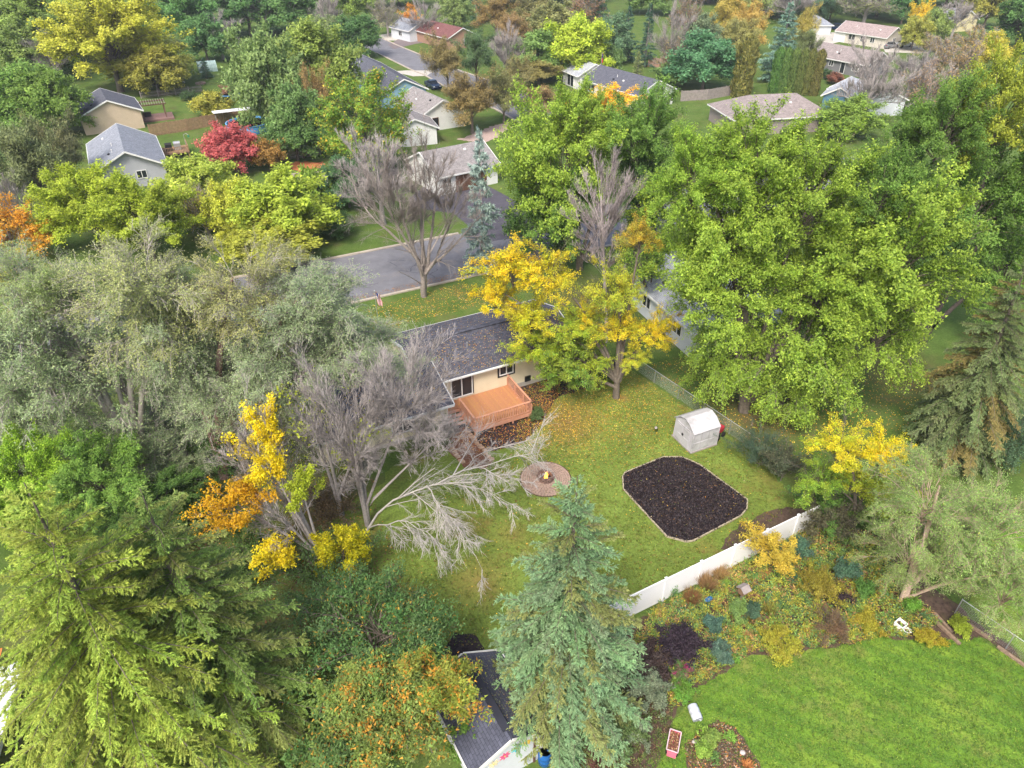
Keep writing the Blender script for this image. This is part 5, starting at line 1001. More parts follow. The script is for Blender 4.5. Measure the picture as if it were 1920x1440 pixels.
# spruces near the camera
def spruce_at(name, label, foot, top, r, cat='tree', **k):
    SEED[0] += 1; B = G(*foot); h = height_at(B, top[1]); tx = G(top[0], top[1], h).x - B.x
    return put_tree(name, B, spruce(SEED[0], h, r, lean=(tx, 0), **k), label, cat)
def bough_mesh(seed, L, needle=.095, pal=None, pal2=None):
    """one bough, L metres along +X: curved rib, side twigs left and right, needles all round"""
    rg = np.random.default_rng(seed); P = curve(np.array([[0, 0, 0.]]), np.array([[L * .5, 0, .10 * L]]), np.array([[L, rg.normal(0, .05 * L), -.10 * L]]), 6)
    N = int(L / .034); t = rg.uniform(.06, 1, N) ** .85; p, d = along(np.repeat(P, N, 0), t); side = np.cross(d, [0, 0, 1.]) * rg.choice([-1, 1], N)[:, None]; side = nrm(side)
    td = nrm(d * .8 + side * rg.uniform(.25, 1.0, N)[:, None] + rg.normal(0, .16, (N, 3)) + np.array([0, 0, -.12])); tl = np.minimum((.14 + .24 * L * (1 - t * .8)) * rg.uniform(.45, 1.1, N), .95); e = p + td * tl[:, None] - np.array([0, 0, .22]) * (tl ** 1.5)[:, None]; P2 = curve(p, p + td * (tl * .6)[:, None], e, 3)
    nt = np.maximum((tl / .019).astype(int), 4); bb = np.repeat(np.arange(N), nt); M = len(bb); t3 = rg.uniform(0, 1.04, M); p3, d3 = along(P2[bb], t3); nd = nrm(d3 + nrm(np.cross(d3, rdir(rg, M))) * rg.uniform(.3, 1.1, M)[:, None]); Ln = needle * rg.uniform(.7, 1.35, M)
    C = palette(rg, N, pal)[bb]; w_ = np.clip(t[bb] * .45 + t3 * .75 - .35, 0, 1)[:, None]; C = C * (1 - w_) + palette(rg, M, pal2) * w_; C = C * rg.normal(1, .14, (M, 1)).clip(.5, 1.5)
    rib = tubes_mesh('rib', [(P, (.010 + .006 * L) * np.linspace(1, .3, 6)[None], 3)], BARK)
    return soup('bough', leaf_tris(p3, nd, nrm(rdir(rg, M) * .5 + np.array([0, 0, 1.])), Ln, Ln * .40), C, NEEDLE), rib
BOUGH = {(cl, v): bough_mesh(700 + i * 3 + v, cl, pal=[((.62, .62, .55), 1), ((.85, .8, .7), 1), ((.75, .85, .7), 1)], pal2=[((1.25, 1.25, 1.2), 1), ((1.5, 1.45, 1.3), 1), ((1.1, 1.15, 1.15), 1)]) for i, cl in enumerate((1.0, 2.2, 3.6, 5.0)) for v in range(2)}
def bough_spruce(name, label, foot, top, r, col, seed, n=230, base=.08, exp_=.75, droop=.25, jc=.12, inner=None, gap=.15):
    rg = np.random.default_rng(seed); B = G(*foot); h = height_at(B, top[1]); lx = G(top[0], top[1], h).x - B.x; o = empty(name, B, 0, label, 'tree')
    z8 = np.linspace(-.1, h, 9); link('trunk', tubes_mesh('trunk', [(np.stack([lx * z8 / h, z8 * 0, z8], 1)[None], (.015 * h + .03) * np.linspace(1.15, .05, 9)[None], 8)], BARK), o)
    # the leader and its youngest shoots are the crown's own mesh; the boughs hang under it
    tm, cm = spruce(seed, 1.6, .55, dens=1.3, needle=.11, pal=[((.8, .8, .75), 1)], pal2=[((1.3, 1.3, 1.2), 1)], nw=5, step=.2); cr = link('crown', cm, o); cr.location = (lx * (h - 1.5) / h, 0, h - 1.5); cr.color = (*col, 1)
    u = (np.arange(n) + rg.uniform(0, 1, n)) / n; q = u ** .62                      # more boughs low down, where the cone is wide
    for i in range(n):
        z = h - .5 - q[i] * (h - .5) * (1 - base); Lb = r * max(q[i], .05) ** exp_ * rg.uniform(.72, 1.12) * (.6 if rg.uniform() < gap else 1) + .25; cl = min((1.0, 2.2, 3.6, 5.0), key=lambda c_: abs(math.log(c_ / Lb))); bm_, rib = BOUGH[(cl, i % 2)]
        pitch = -(.55 * (1 - q[i]) ** 2) + droop * q[i] + rg.normal(0, .09); s = Lb / cl; a = i * 2.39996 + rg.normal(0, .25); c_ = np.array(col) * rg.uniform(1 - jc, 1 + jc) * (1 + rg.uniform(-jc, jc, 3) * .5)
        if inner is not None and rg.uniform() < .3: c_ = np.array(inner)
        MM = Matrix.Translation(Vector((lx * z / h, 0, z)) - cr.location) @ Matrix.Rotation(a, 4, 'Z') @ Matrix.Rotation(pitch, 4, 'Y') @ Matrix.Rotation(rg.normal(0, .15), 4, 'X') @ Matrix.Diagonal((s, s * rg.uniform(.9, 1.25), s, 1)); ob = link('bough', bm_, cr); ob.matrix_local = MM; ob.color = (*c_, 1)
        if z < h * .9: rb = link('branch', rib, o); rb.matrix_local = Matrix.Translation(cr.location) @ MM
    return o
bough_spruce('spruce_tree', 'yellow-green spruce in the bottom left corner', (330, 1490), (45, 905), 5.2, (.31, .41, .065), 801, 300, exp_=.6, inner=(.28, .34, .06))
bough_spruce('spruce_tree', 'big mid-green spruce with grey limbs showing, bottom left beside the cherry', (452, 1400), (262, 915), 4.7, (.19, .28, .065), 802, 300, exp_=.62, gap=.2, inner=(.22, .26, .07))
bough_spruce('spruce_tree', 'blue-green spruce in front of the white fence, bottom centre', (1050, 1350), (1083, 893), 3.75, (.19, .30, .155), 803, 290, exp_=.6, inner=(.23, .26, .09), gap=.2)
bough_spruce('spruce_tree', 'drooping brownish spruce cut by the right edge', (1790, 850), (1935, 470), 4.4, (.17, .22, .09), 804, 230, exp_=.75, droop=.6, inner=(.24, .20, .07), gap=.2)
# river birch at the right, locust, shrubs
lobed('birch_tree', 'pale green fine-leaved tree with several tan trunks over the lower right lawn', (1688, 1128), [
    ((1640, 830, 1860, 1040), {}), ((1740, 860, 1990, 1110), {}), ((1620, 950, 1800, 1110), dict(col=(.24, .36, .10))), ((1800, 1000, 1990, 1190), dict(zc=4.5)), ((1700, 940, 1880, 1120), {})], bark=BARK_BIRCH, tr=.19, stems=4, fam='birch', col=(.27, .42, .12))
lobed('locust_tree', 'bright yellow-topped locust tree between white fence end and drooping spruce', (1600, 985), [
    ((1515, 785, 1640, 900), dict(col=(.80, .74, .04))), ((1600, 790, 1715, 910), dict(col=(.84, .74, .03))), ((1480, 845, 1590, 950), dict(col=(.32, .48, .05))), ((1540, 850, 1660, 960), dict(col=(.52, .60, .05))), ((1600, 870, 1720, 980), dict(col=(.42, .52, .05))), ((1490, 900, 1620, 1010), dict(col=(.18, .34, .06))), ((1580, 920, 1700, 1010), dict(col=(.20, .34, .06)))], tr=.12, fam='ash')
def shrub(label, box, zc=1.0, col=GREEN, base=None, name='shrub', cat='shrub', **k):
    SEED[0] += 1; B, r, zc, c, lean = fit(*box, zc=zc); kk = dict(n1=24, n2=7, n3=4, n4=8, leaf=.10, pal=jit(col, .25), l2=.4, l3=.2, zmin=-.5, tr=.03, shell=(.35, 1.22), irr=.38, fork=.05, bark=BARK); kk.update(k)
    return put_tree(name, B, broad_tree(SEED[0], r, zc, c, **kk), label, cat)
shrub('dark bluish-green juniper mass along the fence right of the white shed', (1385, 795, 1470, 890), 1.3, (.09, .15, .09), n1=40, up=.6, aspect=.35)
shrub('grey-green shrub below the juniper at the yard corner', (1425, 830, 1520, 920), 1.2, (.12, .15, .08), n1=34, up=.5, twigs=True, n4=5)
shrub('small blue-green evergreen bush right of the ash trunk foundation bed', (1112, 690, 1145, 715), .6, (.05, .13, .09), leaf=.08)
shrub('low green bush at the corner of the redwood deck', (995, 765, 1022, 786), .45, (.13, .2, .07), leaf=.07)
shrub('dull brown-green shrub swallowing the right end of the white fence', (1500, 925, 1600, 1020), 1.3, (.13, .13, .07), n1=40, twigs=True, n4=6)
shrub('dark green bushes beneath the drooping spruce', (1740, 760, 1870, 860), 1.5, (.08, .14, .06), n1=40)
shrub('dark leafy thicket at the right edge under the spruce', (1830, 760, 1990, 880), 1.6, (.08, .14, .07), n1=40)
shrub('deep green undergrowth beneath the sage tree near its reddish trunk', (330, 800, 520, 900), 1.6, (.08, .15, .03), n1=40)
shrub('green sapling thicket behind the gold ash', (500, 640, 640, 760), 3.0, (.12, .18, .04), n1=40)
shrub('green undergrowth right of the thin bare tree', (780, 790, 850, 850), 1.0, (.12, .17, .06), n1=26, twigs=True)
shrub('green underwood below the left edge maple', (200, 960, 420, 1060), 1.5, (.07, .12, .03), n1=44)
shrub('dark leafy underwood between the golden ash and the cherry tree', (520, 1040, 720, 1150), 1.6, (.12, .2, .06), n1=46)
shrub('shaded green underwood between the big spruce and the golden ash', (400, 990, 540, 1110), 1.5, (.10, .18, .04), n1=40)
shrub('brown twiggy brush under the leafless grey tree', (560, 900, 700, 1000), 1.0, (.22, .16, .08), n1=36, twigs=True, n4=3)
# garden bed plants
DARKP = (.045, .03, .042)
shrub('dark purple smoke bush in the flower bed', (1240, 1165, 1330, 1245), 1.0, DARKP, n1=50, leaf=.09, pal2=jit((.07, .05, .07), .2), up=.6)
shrub('purple-brown bush left of the dark purple smoke bush', (1185, 1200, 1250, 1270), .8, (.08, .055, .05), n1=30, twigs=True)
shrub('golden-yellow leaved shrub leaning over the white fence', (1405, 995, 1490, 1075), 1.4, (.62, .46, .07), n1=34, leaf=.09)
shrub('blue-green shrub beside the golden one', (1475, 1005, 1520, 1050), 1.0, (.10, .20, .12), leaf=.08)
shrub('blue-grey leaved shrub right of the purple smoke bush', (1330, 1200, 1365, 1245), .7, (.14, .24, .18), leaf=.07)
shrub('fresh green shrub in front of the wooden bird house', (1365, 1120, 1400, 1170), .7, (.22, .34, .10), leaf=.07)
shrub('dark green shrub right of the bird house', (1395, 1130, 1425, 1160), .5, (.09, .17, .10), leaf=.07)
shrub('teal shrub beside the blue spinner', (1320, 1150, 1350, 1190), .6, (.10, .2, .14), leaf=.07)
shrub('yellow-green spirea at the front middle of the bed', (1420, 1180, 1500, 1230), .6, (.42, .42, .05), leaf=.07, n1=34)
shrub('gold and green spirea right of centre in the bed', (1500, 1060, 1580, 1140), .8, (.36, .32, .05), leaf=.08, n1=34)
shrub('brown dying perennial clump at the bed edge', (1530, 1150, 1600, 1210), .6, (.26, .17, .09), leaf=.07, n1=30, aspect=.3, twigs=True)
shrub('bright green hosta-like clump before the white planter', (1700, 1125, 1725, 1150), .4, (.18, .34, .05), leaf=.09)
shrub('rounded yellow-green shrub by the timbers', (1785, 1155, 1820, 1190), .45, (.34, .42, .05), leaf=.07)
shrub('yellow groundcover patch at the right end of the bed', (1600, 1150, 1655, 1190), .25, (.45, .40, .05), leaf=.07, n1=34)
shrub('low yellow groundcover before the round bucket', (1725, 1185, 1770, 1210), .25, (.48, .42, .04), leaf=.06)
shrub('green shrub behind the white planter', (1610, 1085, 1640, 1130), .5, (.14, .30, .06), leaf=.08)
shrub('dark burgundy shrub in the middle right of the bed', (1540, 1100, 1590, 1130), .4, (.06, .04, .05), leaf=.06)
shrub('blue-green bush right of the birch clearing', (1560, 1050, 1610, 1090), .9, (.10, .20, .12), leaf=.08)
shrub('silvery grey-green bush at the left bed edge', (1180, 1265, 1250, 1330), .7, (.24, .32, .18), leaf=.08, n1=34)
shrub('silvery spreading plant below the silver bush', (1170, 1340, 1215, 1400), .4, (.26, .34, .2), leaf=.07)
shrub('pink-flowering aster clump above the pale barrel', (1255, 1245, 1290, 1280), .5, (.14, .22, .07), leaf=.06, name='flowering_plant', cat='plant', pal=[((.14, .24, .07), 3), ((.50, .06, .22), .9)])
shrub('green weeds left of the pale barrel', (1262, 1280, 1300, 1315), .35, (.16, .32, .05), leaf=.07)
shrub('green leafy weed in the compost ring', (1320, 1370, 1345, 1395), .3, (.26, .40, .08), leaf=.08)
shrub('small leafy weed beside the compost twigs', (1308, 1395, 1330, 1420), .3, (.28, .42, .08), leaf=.08)
shrub('red-brown shrub right of the blue barrel', (1050, 1380, 1130, 1440), .6, (.16, .08, .06), n1=30, leaf=.07)
shrub('green bush below the bottom centre spruce', (1120, 1320, 1200, 1400), .7, (.15, .22, .08), n1=34)
rgp = np.random.default_rng(515)
def clump(label, px, r, h, col, leaf=.06, spread=.7, n=420, kind='perennial', aspect=.5):
    """one perennial: stems fanning from a crown, leaves thick towards their tips"""
    SEED[0] += 1; rg = np.random.default_rng(SEED[0]); ns = 26; a = rg.uniform(0, 6.28, ns); q = rg.uniform(0, 1, ns) ** .6 * r; tip = np.stack([np.cos(a) * q, np.sin(a) * q, h * rg.uniform(.6, 1.1, ns) * (1 - .45 * (q / r) ** 2)], 1)
    b_ = rg.integers(0, ns, n); t = rg.uniform(.25, 1.05, n) ** .6; p = tip[b_] * t[:, None] + rg.normal(0, leaf * .7, (n, 3)); p[:, 2] = np.abs(p[:, 2]); d = nrm(tip[b_] + rdir(rg, n) * .9 * np.linalg.norm(tip[b_], axis=1)[:, None]); L = leaf * rg.uniform(.7, 1.5, n) * 1.4
    C = palette(rg, n, jit(col, .3, 5)) * rg.normal(1, .16, (n, 1)).clip(.5, 1.6); S = np.stack([tip * 0 + np.array([0, 0, .01]), tip * .6, tip], 1)
    o = empty(kind, G(*px), 0, label, 'plant'); link('leaves', soup('leaves', leaf_tris(p, d, nrm(rdir(rg, n) * .5 + np.array([0, 0, 1.])), L, L * aspect), C, LEAF), o); link('stems', tubes_mesh('stems', [(S, np.array([.008, .006, .003])[None].repeat(ns, 0), 2)], BARK), o); return o
for lb, px, r, h, col in (
    ('lime green perennial left of the bird house', (1358, 1098), .3, .5, (.28, .44, .08)), ('orange-tinged perennial just above the bird house', (1392, 1092), .35, .5, (.52, .34, .12)), ('light green perennial between bird house and golden shrub', (1412, 1088), .3, .6, (.22, .42, .10)),
    ('rust-coloured perennial below the golden shrub', (1432, 1082), .35, .45, (.50, .26, .10)), ('tall green perennial against the fence, left end', (1262, 1118), .35, .8, (.16, .30, .10)), ('yellow-brown perennial at the left end of the bed', (1240, 1150), .4, .5, (.42, .34, .09)),
    ('green perennial below the tan grass', (1310, 1128), .3, .5, (.26, .34, .09)), ('yellow perennial right of the blue spinner', (1342, 1140), .3, .45, (.50, .44, .08)), ('bright yellow-green perennial under the bird house', (1378, 1190), .4, .45, (.40, .48, .07)), ('yellow-green perennial right of the blue-grey shrub', (1385, 1215), .35, .4, (.46, .46, .07)),
    ('tawny perennial left of the yellow spirea', (1405, 1195), .35, .4, (.44, .30, .12)), ('lime perennial above the yellow spirea', (1450, 1168), .35, .45, (.34, .46, .08)), ('dark green perennial right of the green-gold grass', (1468, 1140), .35, .5, (.10, .22, .09)), ('gold perennial right of the yellow spirea', (1512, 1185), .4, .45, (.55, .44, .06)),
    ('brownish perennial above the dying clump', (1545, 1148), .35, .4, (.30, .20, .11)), ('blue-green perennial left of the gold and green spirea', (1487, 1090), .35, .6, (.10, .24, .15)), ('russet perennial right of the gold and green spirea', (1590, 1120), .35, .45, (.40, .22, .11)), ('green perennial left of the white planter', (1655, 1160), .35, .4, (.18, .34, .07)),
    ('golden perennial above the yellow groundcover', (1625, 1148), .35, .4, (.54, .44, .08)), ('teal perennial below the bird house', (1400, 1160), .25, .4, (.10, .26, .16)), ('bright green perennial at the bed edge left of the yellow spirea', (1372, 1238), .35, .35, (.22, .42, .07)), ('magenta-tinted perennial near the smoke bush', (1290, 1262), .25, .35, (.46, .08, .22)),
    ('yellow perennial right of the pink aster', (1318, 1268), .3, .35, (.50, .44, .09)), ('pale dry perennial at the front bed edge', (1442, 1222), .3, .3, (.52, .40, .20)), ('tan dried perennial at the front bed edge further right', (1490, 1222), .3, .3, (.46, .34, .18)), ('green perennial at the foot of the birch', (1660, 1122), .35, .4, (.16, .32, .08))): clump(lb, px, r, h, col)
def grass_clump(label, px, h=1.2, r=.6, col=(.45, .27, .12), n=900):
    SEED[0] += 1; rg = np.random.default_rng(SEED[0]); a = rg.uniform(0, 6.28, n); q = rg.uniform(0, .3, n); p = np.stack([np.cos(a) * q, np.sin(a) * q, np.zeros(n)], 1) * r; d = np.stack([np.cos(a) * rg.uniform(.1, .9, n), np.sin(a) * rg.uniform(.1, .9, n), np.ones(n)], 1); L = h * rg.uniform(.6, 1.1, n)
    V3 = leaf_tris(p, nrm(d), rdir(rg, n), L, np.full(n, .025)); C = palette(rg, n, jit(col, .35, 6)) * rg.normal(1, .15, (n, 1)); o = link('ornamental_grass', soup('ornamental_grass', V3, C, LEAF)); o.location = G(*px); tag(o, label, 'grass plant')
grass_clump('dried tan ornamental grass against the white fence', (1325, 1105)); grass_clump('smaller rusty ornamental grass left of the tan one', (1295, 1130), 1.0, .5, (.36, .2, .09)); grass_clump('pale dry grass near the bird house', (1350, 1085), 1.0, .5, (.5, .34, .16))
grass_clump('green-gold grass tuft near the middle of the bed', (1440, 1150), .7, .5, (.35, .32, .08)); grass_clump('low tan grass below the bird house', (1410, 1165), .6, .5, (.36, .3, .1))
bed_poly = [G(*p) for p in [(1225, 1145), (1300, 1110), (1400, 1055), (1532, 985), (1640, 1010), (1700, 1110), (1760, 1170), (1700, 1195), (1560, 1212), (1400, 1228), (1310, 1280), (1262, 1330), (1215, 1300), (1190, 1200)]]
def ground_plants(name, poly, n, cols, h, seed, blades=14, spread=.16, lift=0, size=.10, dens=None):
    rg = np.random.default_rng(seed); q = np.array([[v.x, v.y] for v in poly]); lo, hi = q.min(0), q.max(0); got = np.zeros((0, 2))
    while len(got) < n:
        c = rg.uniform(lo, hi, (n * 2, 2)); ins = np.zeros(len(c), bool)
        for i in range(len(q)):
            a, b = q[i], q[(i + 1) % len(q)]; ins ^= ((a[1] > c[:, 1]) != (b[1] > c[:, 1])) & (c[:, 0] < (b[0] - a[0]) * (c[:, 1] - a[1]) / (b[1] - a[1] + 1e-12) + a[0])
        c = c[ins]
        if dens is not None: c = c[rg.uniform(size=len(c)) < dens(c)]
        got = np.concatenate([got, c])
    got = got[:n]; hh = h * rg.uniform(.35, 1.2, n); cc = palette(rg, n, cols) * rg.normal(1, .15, (n, 1)); b = np.repeat(np.arange(n), blades); N = len(b); t = rg.uniform(.15, 1, N)
    a = rg.uniform(0, 6.28, N); rr = spread * rg.uniform(0, 1, N) * np.sqrt(t); p = np.stack([got[b, 0] + np.cos(a) * rr, got[b, 1] + np.sin(a) * rr, hh[b] * t + lift], 1)
    d = nrm(np.stack([np.cos(a), np.sin(a), rg.uniform(-.2, 1.0, N)], 1)); L = size * rg.uniform(.6, 1.4, N)
    o = link(name, soup(name, leaf_tris(p, d, nrm(rdir(rg, N) * .5 + np.array([0, 0, 1.])), L, L * .6), cc[b] * rg.normal(1, .2, (N, 1)).clip(.4, 1.6), LEAF)); tag(o, kind='stuff'); return o
ground_plants('perennial_undergrowth', bed_poly, 4600, [((.30, .42, .08), 4), ((.52, .48, .07), 3), ((.20, .34, .10), 3), ((.55, .34, .13), 2), ((.14, .26, .11), 2), ((.28, .15, .09), 1)], .5, 41, 17, .22, size=.10)
ground_plants('undergrowth', [G(*p) for p in [(1040, 1450), (1100, 1330), (1180, 1240), (1250, 1290), (1260, 1350), (1235, 1400), (1200, 1460)]], 900, [((.14, .20, .06), 4), ((.20, .26, .07), 3), ((.22, .14, .08), 2)], .25, 42, 12, .14, size=.07)
cring = [G(*p) for p in [(1315, 1370), (1345, 1352), (1375, 1362), (1420, 1430), (1430, 1470), (1290, 1470), (1285, 1395)]]
sheet('compost_soil', [(1315, 1368), (1345, 1350), (1378, 1362), (1425, 1430), (1430, 1480), (1285, 1480), (1283, 1395)], .012, SOIL, rag=.06)
chips('compost_litter', [(cring, 1)], 2500, [((.22, .12, .07), 4), ((.10, .06, .04), 4), ((.45, .2, .06), 1), ((.35, .28, .2), 1)], .04, .12, 0, 9, None, .08)
tg = MB()
for k in range(13):
    c = G(1355, 1405) + Vector((rg.normal(0, .25), rg.normal(0, .25), .08)); a = rg.normal(-.7, .9); l_ = rg.uniform(.3, .9); tg.tube([c, c + Vector((math.cos(a) * l_, math.sin(a) * l_, rg.uniform(0, .15)))], [.012, .006], 4)
tag(tg.build('twig_pile', BARK), kind='stuff')

for i_, (px, lb) in enumerate((((1302, 1392), 'pale rounded stone at the left of the compost patch'), ((1392, 1412), 'grey stone at the right of the compost patch'))):
    q = G(*px); mb = MB().lathe((0, 0, 0), [(.10, 0), (.14, .05), (.10, .11), (.001, .13)], 9); o = mb.build('stone', plain('pale_stone', (.5, .45, .42), .9) if i_ == 0 else MATS['pale_stone'], None, True); o.location = q; o.scale = (1, .75 + .2 * i_, 1); tag(o, lb, 'stone')
for i_, (px, lb) in enumerate((((1318, 1378), 'bright leafy weed at the upper left of the compost patch'), ((1368, 1385), 'bright leafy weed near the middle of the compost patch'), ((1400, 1440), 'orange-leaved plant at the bottom edge of the compost patch'), ((1340, 1425), 'small green weed at the lower compost patch'))): clump(lb, px, .28, .28, [(.30, .48, .08), (.26, .44, .08), (.50, .22, .08), (.2, .38, .1)][i_], leaf=.09, n=160)
# fallen leaves: thick below the ash and the deck, thinner over the yard
yard = [G(*p) for p in [(960, 850), (985, 720), (1180, 692), (1385, 828), (1500, 950), (1222, 1105), (960, 1225), (800, 1200), (720, 1060), (790, 900)]]
def near_ash(c): return .02 + np.exp(-((c[:, 0] - ASH.x) ** 2 + (c[:, 1] - ASH.y) ** 2) / 26) * .6 + np.exp(-((c[:, 0] - 3.2) ** 2 + (c[:, 1] - 40.5) ** 2) / 9) * .9
chips('fallen_leaves', [(yard, 1)], 15000, YL + [((.3, .26, .05), 5)], .035, .095, .0, 6, dens=near_ash)
chips('deck_bed_leaves', [([G(*p) for p in [(872, 800), (985, 715), (1050, 702), (1046, 745), (1012, 800), (985, 828), (930, 845), (880, 850), (838, 810)]], 1)], 3200, [((.45, .16, .05), 3), ((.55, .32, .05), 3), ((.18, .07, .04), 4)], .05, .12, .01, 7)
chips('front_leaves', [([G(*p) for p in [(690, 575), (870, 530), (950, 560), (760, 610), (690, 640)]], 1)], 2200, YL, .06, .13, .0, 8)
chips('street_leaves', [([n0 + U * a + V * b for a, b in ((-6, .1), (18, .1), (18, 1.6), (-6, .9))], 1)], 1500, [((.35, .18, .06), 1), ((.2, .1, .05), 1)], .05, .13, .014, 10)
chips('neighbour_leaves', [([G(*p) for p in [(1200, 690), (1300, 660), (1560, 700), (1750, 700), (1760, 780), (1480, 880), (1400, 830)]], 1)], 4000, YL, .05, .13, .0, 14)
chips('underwood_litter', [([G(*p) for p in [(150, 880), (420, 820), (700, 900), (760, 1100), (560, 1200), (300, 1120)]], 1)], 6000, [((.2, .1, .06), 3), ((.45, .25, .05), 1), ((.1, .06, .04), 2)], .06, .14, .0, 15)
# leaves lying on the main roof
rr_ = np.random.default_rng(77)
def on_roof(name, parent, x0, x1, y0, y1, zr, tn, n, seed, cols=YL, s0=.06, s1=.12):
    rg = np.random.default_rng(seed); x = rg.uniform(x0, x1, n); y = y0 + (y1 - y0) * rg.uniform(0, 1, n) ** 1.0; z = zr - np.abs(y) * tn + .012; a = rg.uniform(0, 6.28, n); d = nrm(np.stack([np.cos(a), np.sin(a), -np.sign(y) * np.sin(a) * tn + rg.uniform(0, .15, n)], 1)); nr = nrm(np.stack([np.zeros(n), np.sign(y) * tn, np.ones(n)], 1) + rg.normal(0, .15, (n, 3))); L = rg.uniform(s0, s1, n)
    o = link(name, soup(name, leaf_quads(np.stack([x, y, z], 1), d, nr, L, L * .7), palette(rg, n, cols) * rg.normal(1, .15, (n, 1)), LITTER, 4), parent); tag(o, kind='stuff'); return o
on_roof('roof_leaves', main, -6.3, 6.3, -3.8, -.3, 4.0, .296, 1500, 1, YL, .04, .09); on_roof('roof_leaves', main, -6.3, 6.3, .3, 3.8, 4.0, .296, 500, 2); on_roof('roof_leaves', wing, -3, 4.8, -3.8, -.2, 3.5, .304, 500, 3)
on_roof('roof_needles', P_, -2.0, 2.0, .1, 1.8, 3.3, .55, 500, 4, [((.22, .24, .12), 2), ((.3, .2, .12), 1)], .03, .09)
rg2 = np.random.default_rng(3); n = 420; xy = rg2.uniform((0.1, -DD + .1), (DW - .1, -.1), (n, 2)); a = rg2.uniform(0, 6.28, n); L = rg2.uniform(.03, .08, n)
tag(link('deck_leaves', soup('deck_leaves', leaf_quads(np.stack([xy[:, 0], xy[:, 1], np.full(n, DZ + .022)], 1), np.stack([np.cos(a), np.sin(a), np.full(n, .05)], 1), nrm(rdir(rg2, n) * .2 + np.array([0, 0, 1.])), L, L * .7), palette(rg2, n, [((.62, .40, .06), 2), ((.55, .28, .08), 2)]), LITTER, 4), deck), kind='stuff')

# grass blades over the lawns
GR_Y = [((.12, .16, .025), 4), ((.16, .21, .03), 4), ((.20, .19, .04), 2), ((.24, .15, .05), 1)]; GR_N = [((.11, .20, .025), 4), ((.15, .26, .035), 4), ((.24, .31, .05), 2), ((.09, .18, .04), 2)]
ground_plants('yard_grass', yard, 9000, GR_Y, .05, 51, 4, .12, size=.08)
ground_plants('near_grass', [G(*p) for p in [(1200, 1450), (1262, 1350), (1310, 1285), (1400, 1232), (1560, 1215), (1640, 1192), (1760, 1200), (1840, 1195), (1925, 1245), (1925, 1450)]], 12000, GR_N, .045, 52, 4, .14, size=.06)

# ---------------------------------------------------------------- leaning dead limbs over the fire pit
def limbs(name, label, base, paths, bark, seed, n2=18, n3=11, tr=.14):
    rg = np.random.default_rng(seed); B = G(*base); o = empty(name, B, 0, label, 'tree'); bo = np.array(B); sets = []; Ps = []; Rs = []
    for pth, r0 in paths:
        pts = np.array([np.array(G(*q)) - bo for q in pth]); t = np.linspace(0, len(pts) - 1, 9); i = np.clip(t.astype(int), 0, len(pts) - 2); f = (t - i)[:, None]; P = pts[i] * (1 - f) + pts[i + 1] * f; P[1:-1] = (P[:-2] + 2 * P[1:-1] + P[2:]) / 4; P[1:-1] += rg.normal(0, .07, P[1:-1].shape); Ps.append(P); Rs.append(r0 * np.linspace(1, .15, 9))
    P1 = np.array(Ps); sets.append((P1, np.array(Rs), 7)); n1 = len(P1); Lt = np.linalg.norm(np.diff(P1, axis=1), axis=2).sum(1)
    N2 = n1 * n2; b = np.repeat(np.arange(n1), n2); t = rg.uniform(.15, 1, N2); p, d = along(P1[b], t); q = nrm(d * .9 + rdir(rg, N2) * .75); L = Lt[b] * rg.uniform(.18, .38, N2) * (1.1 - .5 * t); P2 = curve(p, p + q * (L * .5)[:, None], p + q * L[:, None] - np.array([0, 0, .12]) * L[:, None], 5); sets.append((P2, (.008 + .011 * L)[:, None] * np.linspace(1, .3, 5)[None], 4))
    for k, (m, ll, w0) in enumerate(((n3, .45, .0095), (6, .5, .007))):
        b = np.repeat(np.arange(len(P2)), m); N = len(b); p, d = along(P2[b], rg.uniform(.1, 1, N)); q = nrm(d * 1.0 + rdir(rg, N) * .7); L2 = L[b] * ll * rg.uniform(.5, 1.2, N); P2 = curve(p, p + q * (L2 * .5)[:, None], p + q * L2[:, None] - np.array([0, 0, .1]) * L2[:, None], 3); L = L2; sets.append((P2, w0 * np.linspace(1.1, .5, 3)[None].repeat(N, 0), 2))
    link('trunk', tubes_mesh('trunk', sets, bark), o); return o
limbs('bare_tree', 'pale dead limbs leaning out towards the fire pit', (685, 1000), [
    ([(685, 1000, 0), (715, 945, 1.8), (765, 922, 3.0), (810, 905, 3.6), (880, 880, 3.8), (945, 862, 3.6), (1010, 848, 3.2)], .075), ([(810, 908, 3.6), (860, 905, 3.6), (910, 920, 3.2), (970, 950, 2.4)], .035), ([(800, 910, 3.5), (825, 950, 3.0), (865, 1000, 2.4), (905, 1070, 1.4)], .04),
    ([(860, 888, 3.7), (900, 850, 3.6), (950, 832, 3.4), (1000, 830, 3.2)], .03), ([(690, 990, .5), (740, 975, 2.2), (790, 990, 2.2), (840, 1030, 1.6)], .045), ([(900, 876, 3.6), (940, 895, 3.2), (1000, 905, 2.6)], .03)], plain('bark_ashen', (.40, .375, .345), .85, .2, 8), 61)
